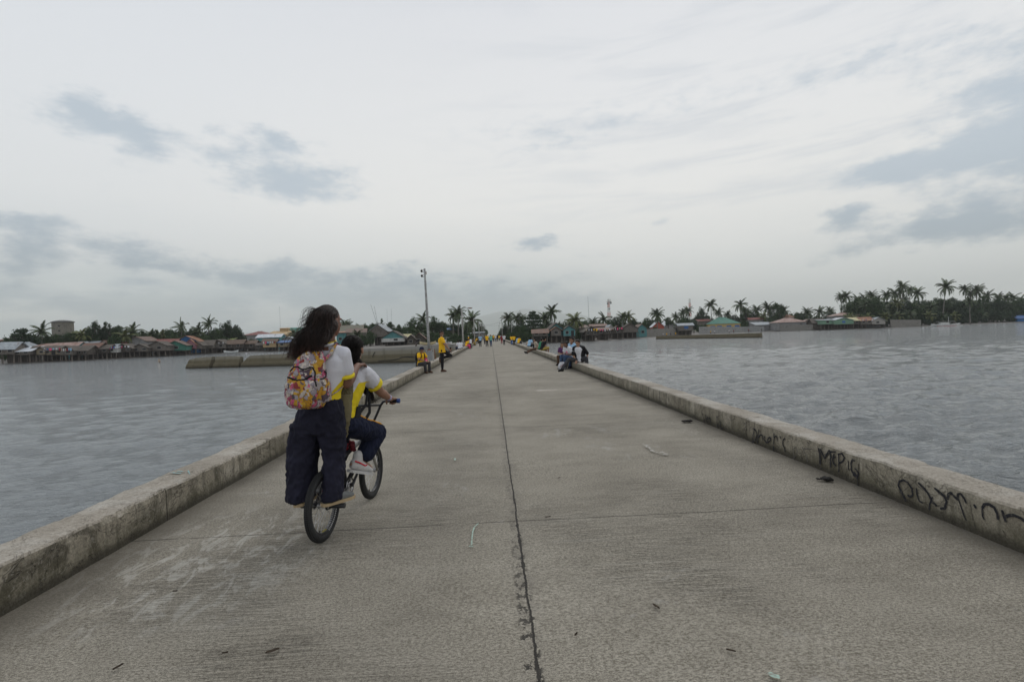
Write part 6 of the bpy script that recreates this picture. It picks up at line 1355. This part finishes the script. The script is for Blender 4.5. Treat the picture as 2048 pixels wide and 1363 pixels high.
for q,sx in(('l',-1),('r',1)):
    S_=V(Jg['neck']).lerp(V(Jg['s'+q]),.55); b=MB(); b.tube([V((.02+sx*.075,-.13,1.30)),V((S_.x*.97,-.085,1.36)),S_+V((0,-.01,.055)),S_+V((0,.07,.02)),V((S_.x,.115,1.25)),V((S_.x+sx*.012,.10,1.14)),V((.03+sx*.148,.03,1.12)),V((.03+sx*.142,-.06,1.09)),V((.01+sx*.115,-.14,1.05))],[.018,.019,.019,.018,.015,.008,.006,.006,.006],8,flat=((0,.3,.95),.5)); b.build('strap',M_pack,bp,smooth=True)
# ---------------- girl riding
rd=empty('person',O_,YAW,label='girl in white and yellow jersey pedalling the bicycle, arm stretched to the handlebar',cat='person')
Jr=dict(pelvis=(.045,.235,.79),waist=(.030,.30,.93),chest=(.050,.365,1.09),neck=(.078,.405,1.235),head=(.088,.44,1.375),sl=(-.072,.41,1.185),sr=(.198,.41,1.180),hf=(-.1,1,-.12),hu=(0,.12,1),
  el=(-.19,.57,.99),er=(.243,.60,1.005),wl=(-.275,.716,.934),wr=(.283,.716,.934),hdl=(0,.98,-.16),hdr=(0.0,.98,-.16),hnl=(0,-.16,-1),hnr=(0,-.16,-1),curll=1.2,curlr=1.2,sidel=-1,sider=1,
  hl=(-.04,.26,.785),hr=(.125,.26,.785),kl=(-.10,.56,.56),kr=(.195,.60,.665),al=(-.11,.20,.30),ar=(.105,.41,.475),tl=(-.11,.36,.24),tr=(.175,.52,.43))
put(remesh(skin_mb(Jr,s=1.0,k=.92,ak=1.2,hand_s=.95),.0055,2),'body',M_sk2,rd)
b=MB(); rr=torso_rings(Jr,.010,'none',.90); r_,f_,u_=norm_frame(Jr); rr=[(V((.042,.25,.815)),rr[0][1],rr[0][2],.135,.11)]+rr[1:-1]; loft(b,rr,32)
for q in 'lr':
    S_,E=V(Jr['s'+q]),V(Jr['e'+q]); cap(b,V(Jr['neck']).lerp(S_,.35)-V((0,0,.012)),S_,.053,.058); cap(b,S_,S_.lerp(E,.38),.060,.066)
put(remesh(b,.0065,3,.007,17),'shirt',M_jr,rd)
for q in 'lr':
    S_,E=V(Jr['s'+q]),V(Jr['e'+q]); d=(E-S_).normalized(); c=S_.lerp(E,.38)+d*.062; b=MB(); b.tube([c-d*.022,c-d*.018,c+d*.002,c+d*.006],[.062,.0690,.0685,.06],28); b.build('cuff',M_cuff,rd,smooth=True)
b=MB(); rr=torso_rings(Jr,.022,None,1.0); loft(b,[rr[0],rr[1],(V(Jr['pelvis']).lerp(V(Jr['waist']),.25),rr[2][1],rr[2][2],.155,.125)])
for q in 'lr':
    H_,K,A_=V(Jr['h'+q]),V(Jr['k'+q]),V(Jr['a'+q]); cap(b,H_,H_.lerp(K,.5),.092,.086); cap(b,H_.lerp(K,.5),K,.086,.076); 
    hm=A_.lerp(K,.22)+V((.018 if q=='r' else 0,.03,0)); cap(b,K,K.lerp(hm,.6),.080,.076); cap(b,K.lerp(hm,.6),hm,.076,.070)
tm=remesh(b,.0075,3,.011,33,8); put(tm,'trousers',M_navy2,rd)
# orange side stripe along the outer thigh
bvt=BVHTree.FromPolygons([v.co.copy() for v in tm.vertices],[tuple(p.vertices) for p in tm.polygons]); H_,K=V(Jr['hr']),V(Jr['kr']); pts=[]
for i in range(14):
    f=.12+.95*i/13; c=H_.lerp(K,f); o=V((.42,-.2,.85)).normalized(); h_=bvt.ray_cast(c+o*.3,-o)
    if h_[0]: pts.append(h_[0]+h_[1]*.002)
b=MB(); b.tube(pts,.0075,6); b.build('side_stripe',cloth('orange_piping',(.62,.28,.02)),rd,smooth=True)
# shoes white with red
M_cnv=cloth('white_canvas',(.50,.49,.48)); M_redt=cloth('red_tape',(.50,.03,.05))
for q in 'lr':
    A_=V(Jr['a'+q]); t=(V(Jr['t'+q])-A_).normalized(); sd=t.cross(V((0,0,1))).normalized(); up=sd.cross(t); c=A_-up*.035
    b=MB(); loft(b,[(c-t*.06,sd,up,.022,.030),(c-t*.035+up*.01,sd,up,.036,.048),(c+up*.012,sd,up,.038,.052),(c+t*.06-up*.006,sd,up,.040,.038),(c+t*.12-up*.02,sd,up,.040,.025),(c+t*.155-up*.026,sd,up,.022,.014)],18); cap(b,c,A_+V((0,0,.045)),.042,.040)
    sh=put(remesh(b,.005,2),'shoe',M_cnv,rd)
    b=MB(); pts=[(-.07,.02),(-.05,.036),(0,.040),(.06,.044),(.12,.042),(.15,.028),(.165,.008)]; vs=[]
    for z in(-.062,-.040): vs+=[c+t*a+sd*w_+up*(z+.006*max(0,a)) for a,w_ in pts]+[c+t*a-sd*w_+up*(z+.006*max(0,a)) for a,w_ in pts[::-1]]
    m=len(vs)//2; b.add(vs,[tuple(range(m))[::-1],tuple(range(m,2*m))]+[(i,(i+1)%m,(i+1)%m+m,i+m) for i in range(m)]); b.build('sole',M_cnv,sh)
    b=MB(); b.tube([c-t*.055+sd*.036+up*.03,c-t*.01+sd*.045+up*.022,c+t*.05+sd*.040+up*.006,c+t*.07+sd*.034+up*.012],.0065,6,flat=(sd,.6)); b.build('red_stripe',M_redt,sh)
    b=MB(); loft(b,[(c+t*.045+up*.035,sd,up,.022,.012),(c+t*.03+up*.055,sd,up,.020,.010)],10); b.build('tongue',M_redt,sh)
# hair and the tail hanging in front
hc=V(Jr['head']); b=MB(); b.sph(hc+V((0,-.012,.034)),(.082,.094,.082),18); b.sph(hc+V((0,-.04,-.02)),(.078,.062,.085),16); cap(b,hc+V((.0,-.045,-.05)),V((.078,.355,1.265)),.068,.050)
cap(b,V((.125,.44,1.27)),V((.16,.52,1.14)),.030,.036); cap(b,V((.16,.52,1.14)),V((.155,.545,1.03)),.036,.042); cap(b,V((.155,.545,1.03)),V((.195,.55,.955)),.036,.012)
hm_=remesh(b,.007,3,.008,60,18); hb_=MB(); hb_.v=[tuple(v.co) for v in hm_.vertices]; hb_.f=[tuple(p.vertices) for p in hm_.polygons]; hb_.mi=[0]*len(hb_.f)
for i in range(260):
    a=rnd.uniform(-PI,0); th=rnd.uniform(.1,1.4); root=hc+V((.084*math.sin(th)*math.cos(a),-.014+.096*math.sin(th)*math.sin(a),.034+.084*math.cos(th))); m1=hc+V((.075*math.cos(a),-.045+.065*math.sin(a),-.03)); end=V((.078+.055*math.cos(a)+rnd.gauss(0,.01),.345+.03*math.sin(a),1.25+rnd.uniform(-.03,.03))); strand([root,root.lerp(m1,.5)+V((0,-.012,.012)),m1,end],.0018)
for i in range(60): 
    p=V((.155+rnd.gauss(0,.018),.545+rnd.gauss(0,.012),1.03)); strand([p,p+V((.02,.005,-.05)),p+V((.035+rnd.gauss(0,.02),.01,-.09-rnd.uniform(0,.03)))],.0016)
hb_.build('hair',M_hair,rd,smooth=True)
b=MB(); wr=V(Jr['wr']); dv=(wr-V(Jr['er'])).normalized(); q1=dv.cross(V((0,0,1))).normalized(); q2=dv.cross(q1)
for k_ in range(2): b.tube([wr-dv*(.012+.012*k_)+(q1*math.cos(a)+q2*math.sin(a))*.0235 for a in [2*PI*i/20 for i in range(20)]],.0045,6,close=True)
b.build('bracelet',cloth('lilac',(.40,.38,.55)),rd,smooth=True)
# ---------------- olive satchel on the rider's back with black straps
sp=empty('satchel',O_,YAW,label='olive green cloth bag hanging between the two girls, black straps',cat='bag'); M_ol=cloth('olive',(.135,.115,.065))
b=MB(); loft(b,[((.075,.245,1.20),hx,fy,.075,.030),((.072,.225,1.15),hx,fy,.092,.046),((.068,.20,1.05),hx,fy,.098,.055),((.065,.16,.92),hx,fy,.100,.055),((.068,.12,.82),hx,fy,.098,.045),((.078,.10,.745),hx,fy,.080,.035),((.085,.10,.70),hx,fy,.045,.022)],26); put(remesh(b,.007,3,.012,91,9),'bag_body',M_ol,sp)
b=MB(); loft(b,[((.10,.18,1.04),hx,fy,.075,.055),((.10,.14,.92),hx,fy,.078,.058),((.10,.115,.84),hx,fy,.074,.05)],20); put(remesh(b,.007,2,.008,12),'pocket',M_ol,sp)
def strapb(pts,w_,nm='strap'): b=MB(); b.tube(pts,w_,8,flat=((1,0,0),.6)); b.build(nm,CL['black'],sp,smooth=True)
strapb([V((.12,.26,1.19)),V((.135,.36,1.235)),V((.14,.44,1.235)),V((.155,.505,1.14)),V((.185,.47,1.02)),V((.198,.385,.93)),V((.170,.26,.85)),V((.12,.17,.78))],.015)
strapb([V((.165,.505,1.12)),V((.185,.50,.98)),V((.205,.44,.86)),V((.19,.36,.80))],.017)
strapb([V((.02,.26,1.19)),V((.0,.36,1.235)),V((0.0,.44,1.235)),V((-.02,.50,1.12)),V((-.06,.44,.98)),V((-.05,.25,.86)),V((.0,.16,.80))],.015)
b=MB(); loft(b,[((.175,.30,.93),(0,1,0),(1,0,0),.03,.012),((.175,.27,.84),(0,1,0),(1,0,0),.06,.016),((.165,.22,.76),(0,1,0),(1,0,0),.055,.014)],14); b.build('side_flap',CL['black'],sp,smooth=True)
# ============================================================ marks, graffiti and litter
bvk={}
for nm_,ob in (('R',KR),('L',KL)): bvk[nm_]=BVHTree.FromPolygons([v.co.copy() for v in ob.data.vertices],[tuple(p.vertices) for p in ob.data.polygons])
def spray(words,parent,bvh,m,name='graffiti'):
    b=MB()
    for pts,w0 in words:
        P_=[]
        for i in range(len(pts)-1):
            n=max(2,int(math.hypot(pts[i+1][0]-pts[i][0],pts[i+1][1]-pts[i][1])/1.2))
            for j in range(n): f=j/n; P_.append((pts[i][0]*(1-f)+pts[i+1][0]*f,pts[i][1]*(1-f)+pts[i+1][1]*f))
        P_.append(pts[-1]); h_=[]
        for p in P_:
            if bvh is None: q=G(p[0],p[1],0); h_.append((V((q.x,q.y,.013)),V((0,0,1))))
            else:
                r_=bvh.ray_cast(V((0,0,CAMH)),ray(*p)); 
                if r_[0] is not None: h_.append((r_[0],V((-1,0,0)) if bvh is bvk['R'] else V((0,0,1))))
        if len(h_)<2: continue
        # smooth the hits, then keep them proud of the wall
        n=len(h_); vs=[]
        for i,(c,nn) in enumerate(h_):
            a=h_[max(0,i-1)][0]; e=h_[min(n-1,i+1)][0]; t=(e-a); t-=nn*t.dot(nn)
            if t.length<1e-6: t=V((0,1,0))
            t.normalize(); s_=t.cross(nn); ww=w0*(.75+.5*abs(n3(c.y*14,c.z*14,w0*90)))*(.55 if i in(0,n-1) else 1); off=nn*(.0045 if c.y<4.5 else .010 if c.y<6 else .017)
            vs+=[c+off+s_*ww,c+off*1.15,c+off-s_*ww]
        fs=[]
        for i in range(n-1): fs+=[(i*3,i*3+1,i*3+4,i*3+3),(i*3+1,i*3+2,i*3+5,i*3+4)]
        b.add(vs,fs)
    return b.build(name,m,parent)
c2=lambda L_:[(1380+x/6.0235,780+y/6.0235) for x,y in L_]; c3=lambda L_:[(1720+x/5.68,880+y/5.68) for x,y in L_]
M_gr=mat('black_spray',lambda nt:(mix(nt,noi(nt,coord(nt),45,4,.7).sstep(.5,.75),(.022,.022,.026),(.12,.11,.095)),.8,None,0)); M_gr2=mat('faded_spray',color=(.10,.095,.09))
w=.0075
spray([(c2(q),w) for q in [[(155,262),(165,300),(180,340),(186,400),(188,430)],[(205,285),(200,330),(188,370)],[(212,345),(224,345),(232,330),(222,318),(210,340),(212,375),(228,385)],[(240,330),(242,390)],[(242,350),(252,330),(260,345),(262,385)],[(275,265),(280,274)],[(300,262),(304,275)],[(335,310),(332,380),(345,440),(353,380),(345,330),(335,310)],[(370,370),(362,410),(375,440),(385,400),(372,370)],[(380,400),(385,450),(400,470),(418,440),(412,400)]]],KR,bvk['R'],M_gr)
w=.0095
spray([(c2(q),w) for q in [[(790,455),(780,520),(765,620)],[(775,460),(800,480),(815,530),(800,590),(775,625),(755,640)],[(835,465),(832,530),(820,640)],[(828,570),(855,535),(878,540),(882,600)],[(905,545),(900,590),(930,630),(975,610),(985,575),(965,565),(945,590),(935,625)],[(1020,515),(1020,590),(1015,650)],[(1020,575),(1040,548),(1058,560),(1060,615)],[(1095,548),(1098,585)],[(1155,572),(1130,600),(1125,650),(1145,690),(1155,740)],[(1018,665),(1014,735)]]],KR,bvk['R'],M_gr)
spray([(c2(q),.004) for q in [[(1260,700),(1265,830)],[(1260,700),(1285,685),(1305,730),(1290,790),(1268,800)],[(660,400),(680,390),(690,430),(665,470),(650,540)],[(1360,680),(1400,760),(1430,860)],[(1380,700),(1480,705)]]],KR,bvk['R'],M_gr2,'faded_graffiti')
w=.010
spray([(c2(q),w*k_) for q,k_ in [([(1555,690),(1575,760),(1580,890)],1.5),([(1575,700),(1610,770),(1630,820),(1665,760),(1690,715)],1),([(1690,715),(1705,790),(1705,930)],1.1),([(1640,780),(1700,740),(1770,740)],.8),([(1750,760),(1728,810),(1735,870),(1770,910)],1),([(1730,815),(1765,800)],.9),([(1800,760),(1805,860),(1805,985)],.9),([(1790,770),(1835,760),(1865,810),(1850,850),(1805,880)],1),([(1910,840),(1915,960)],.6),([(1990,850),(1960,835),(1945,880),(1950,960),(1975,1020),(2020,1050),(2035,1000),(2005,950),(1985,940)],1),([(1975,980),(2005,1030),(2025,1060)],1.8),([(2025,1060),(2028,1160)],.5),([(1588,925),(1595,945)],1)]],KR,bvk['R'],M_gr)
w=.0095
spray([(c3(q),w*k_) for q,k_ in [([(505,640),(470,580),(440,510),(455,465),(500,450),(550,480),(595,550),(605,620),(575,640),(545,620)],1),([(440,510),(470,570),(505,640),(530,690)],1.3),([(645,540),(655,620),(680,690),(720,710)],.8),([(665,480),(710,520),(770,590),(810,660),(830,700),(880,745)],1.1),([(830,640),(800,720),(790,790)],.7),([(850,540),(910,590),(960,630),(990,690),(970,770),(915,775)],1.1),([(1000,670),(1010,610),(1040,595),(1080,640),(1100,660)],1.1),([(1110,680),(1120,610),(1150,605),(1190,660),(1215,715)],1),([(1120,650),(1150,740),(1190,860),(1215,910)],.6),([(1300,725),(1325,770)],1.1),([(1395,770),(1420,725),(1470,725),(1530,760),(1570,840),(1575,900)],1.2),([(1395,770),(1400,860),(1420,900)],.7),([(1620,790),(1640,860),(1665,930)],1.1),([(1655,870),(1700,850),(1760,850),(1830,880),(1880,920)],1.2)]],KR,bvk['R'],M_gr)
deck=scene.objects['pier_road']
M_mint=mat('mint_chalk',lambda nt:(mix(nt,noi(nt,coord(nt),60,4,.7).sstep(.45,.6),(.36,.50,.42),(.27,.27,.23)),.9,None,0)); M_cy=mat('cyan_paint',lambda nt:(mix(nt,noi(nt,coord(nt),50,4,.7).sstep(.45,.55),(.20,.48,.50),(.34,.31,.27)),.9,None,0)); M_pl=mat('pale_scrape',lambda nt:(mix(nt,noi(nt,coord(nt),50,4,.7).sstep(.42,.55),(.50,.49,.45),(.26,.235,.20)),.9,None,0))
spray([([(957,1050),(949,1057),(945.5,1068),(944,1082),(943,1094)],.006),([(938,1096),(948,1097)],.006),([(910,919),(910,924)],.010)],deck,None,M_mint,'chalk_mark')
bpl=M_pl.node_tree.nodes['Principled BSDF']; nn_=noi(M_pl.node_tree,coord(M_pl.node_tree),16,5,.75,off=3).sstep(.50,.56); M_pl.node_tree.links.new(nn_.k,bpl.inputs['Alpha'])
spray([([(1290,891),(1300,897),(1312,905),(1336,913)],.055)],deck,None,M_pl,'pale_scrape'); spray([([(1122,772),(1146,773.5)],.035)],deck,None,M_pl,'pale_scrape')
spray([([(1538,1352),(1546,1358),(1560,1361)],.014)],deck,None,M_mint,'chalk_mark')
spray([([(342,946),(350,947),(362,948)],.013),([(352,943),(372,945)],.007),([(376,942),(380,950)],.005)],KL,bvk['L'],M_cy,'cyan_paint_splash')
M_lf=mat('dry_leaf',color=(.05,.035,.022),var=.4,vs=30)
for px,py,s_,rz_,lb in [(545,1299,.030,.5,'dark curled dry leaf alone in the lower part of the roadway'),(236,1331,.022,1.1,'small dry leaf close to the mouldy kerb'),(1312,1210,.026,2.0,'thin dark leaf on the clean right lane'),(1096,1032,.022,.2,'tiny dry leaf just right of the long joint'),(1152,1266,.014,.9,'tiny leaf scrap by the lower joint'),(1462,1298,.020,2.6,'flat dark leaf near the mint chalk blot'),(350,1180,.014,.1,'leaf scrap on the pale worn patch'),(1118,954,.016,.4,'small leaf in mid lane right of the joint'),(450,1303,.013,.2,'reddish leaf scrap left of the dark curled leaf')]:
    g=G(px,py,.02); vs=[];n=8
    for i in range(n+1):
        f=i/n*2-1; wv=s_*.38*math.sqrt(max(0,1-f*f)); vs+=[(f*s_,-wv,.002*f*f+.005),(f*s_,0,.001+.001*f*f),(f*s_,wv,.006+.003*f*f)]
    fs=[(i*3+k,(i+1)*3+k,(i+1)*3+k+1,i*3+k+1) for i in range(n) for k in range(2)]
    o=mesh('dry_leaf',vs,fs,M_lf,label=lb,cat='leaf',group='dry leaves on the roadway'); o.location=(g.x,g.y,.013); o.rotation_euler=(0,0,rz_)
def ragheap(px,py,s_,lb,seed):
    g=G(px,py,.02); b=MB(); rr_=random.Random(seed)
    for i in range(16): b.sph((rr_.uniform(-1,1)*s_,rr_.uniform(-.5,.5)*s_,.012+.25*s_*rr_.random()),(s_*rr_.uniform(.2,.4),s_*rr_.uniform(.15,.3),s_*rr_.uniform(.1,.2)),8)
    o=put(remesh(b,.008,1,.008,seed,25),'rag',mat('black_rag',color=(.018,.016,.014)),None,label=lb,cat='rag'); o.location=(g.x,g.y,.008)
ragheap(1650,958,.060,'crumpled black rag on the ground under the graffiti wall',3); ragheap(1373,842,.07,'flat dark debris at the kerb foot before the first graffiti',4)
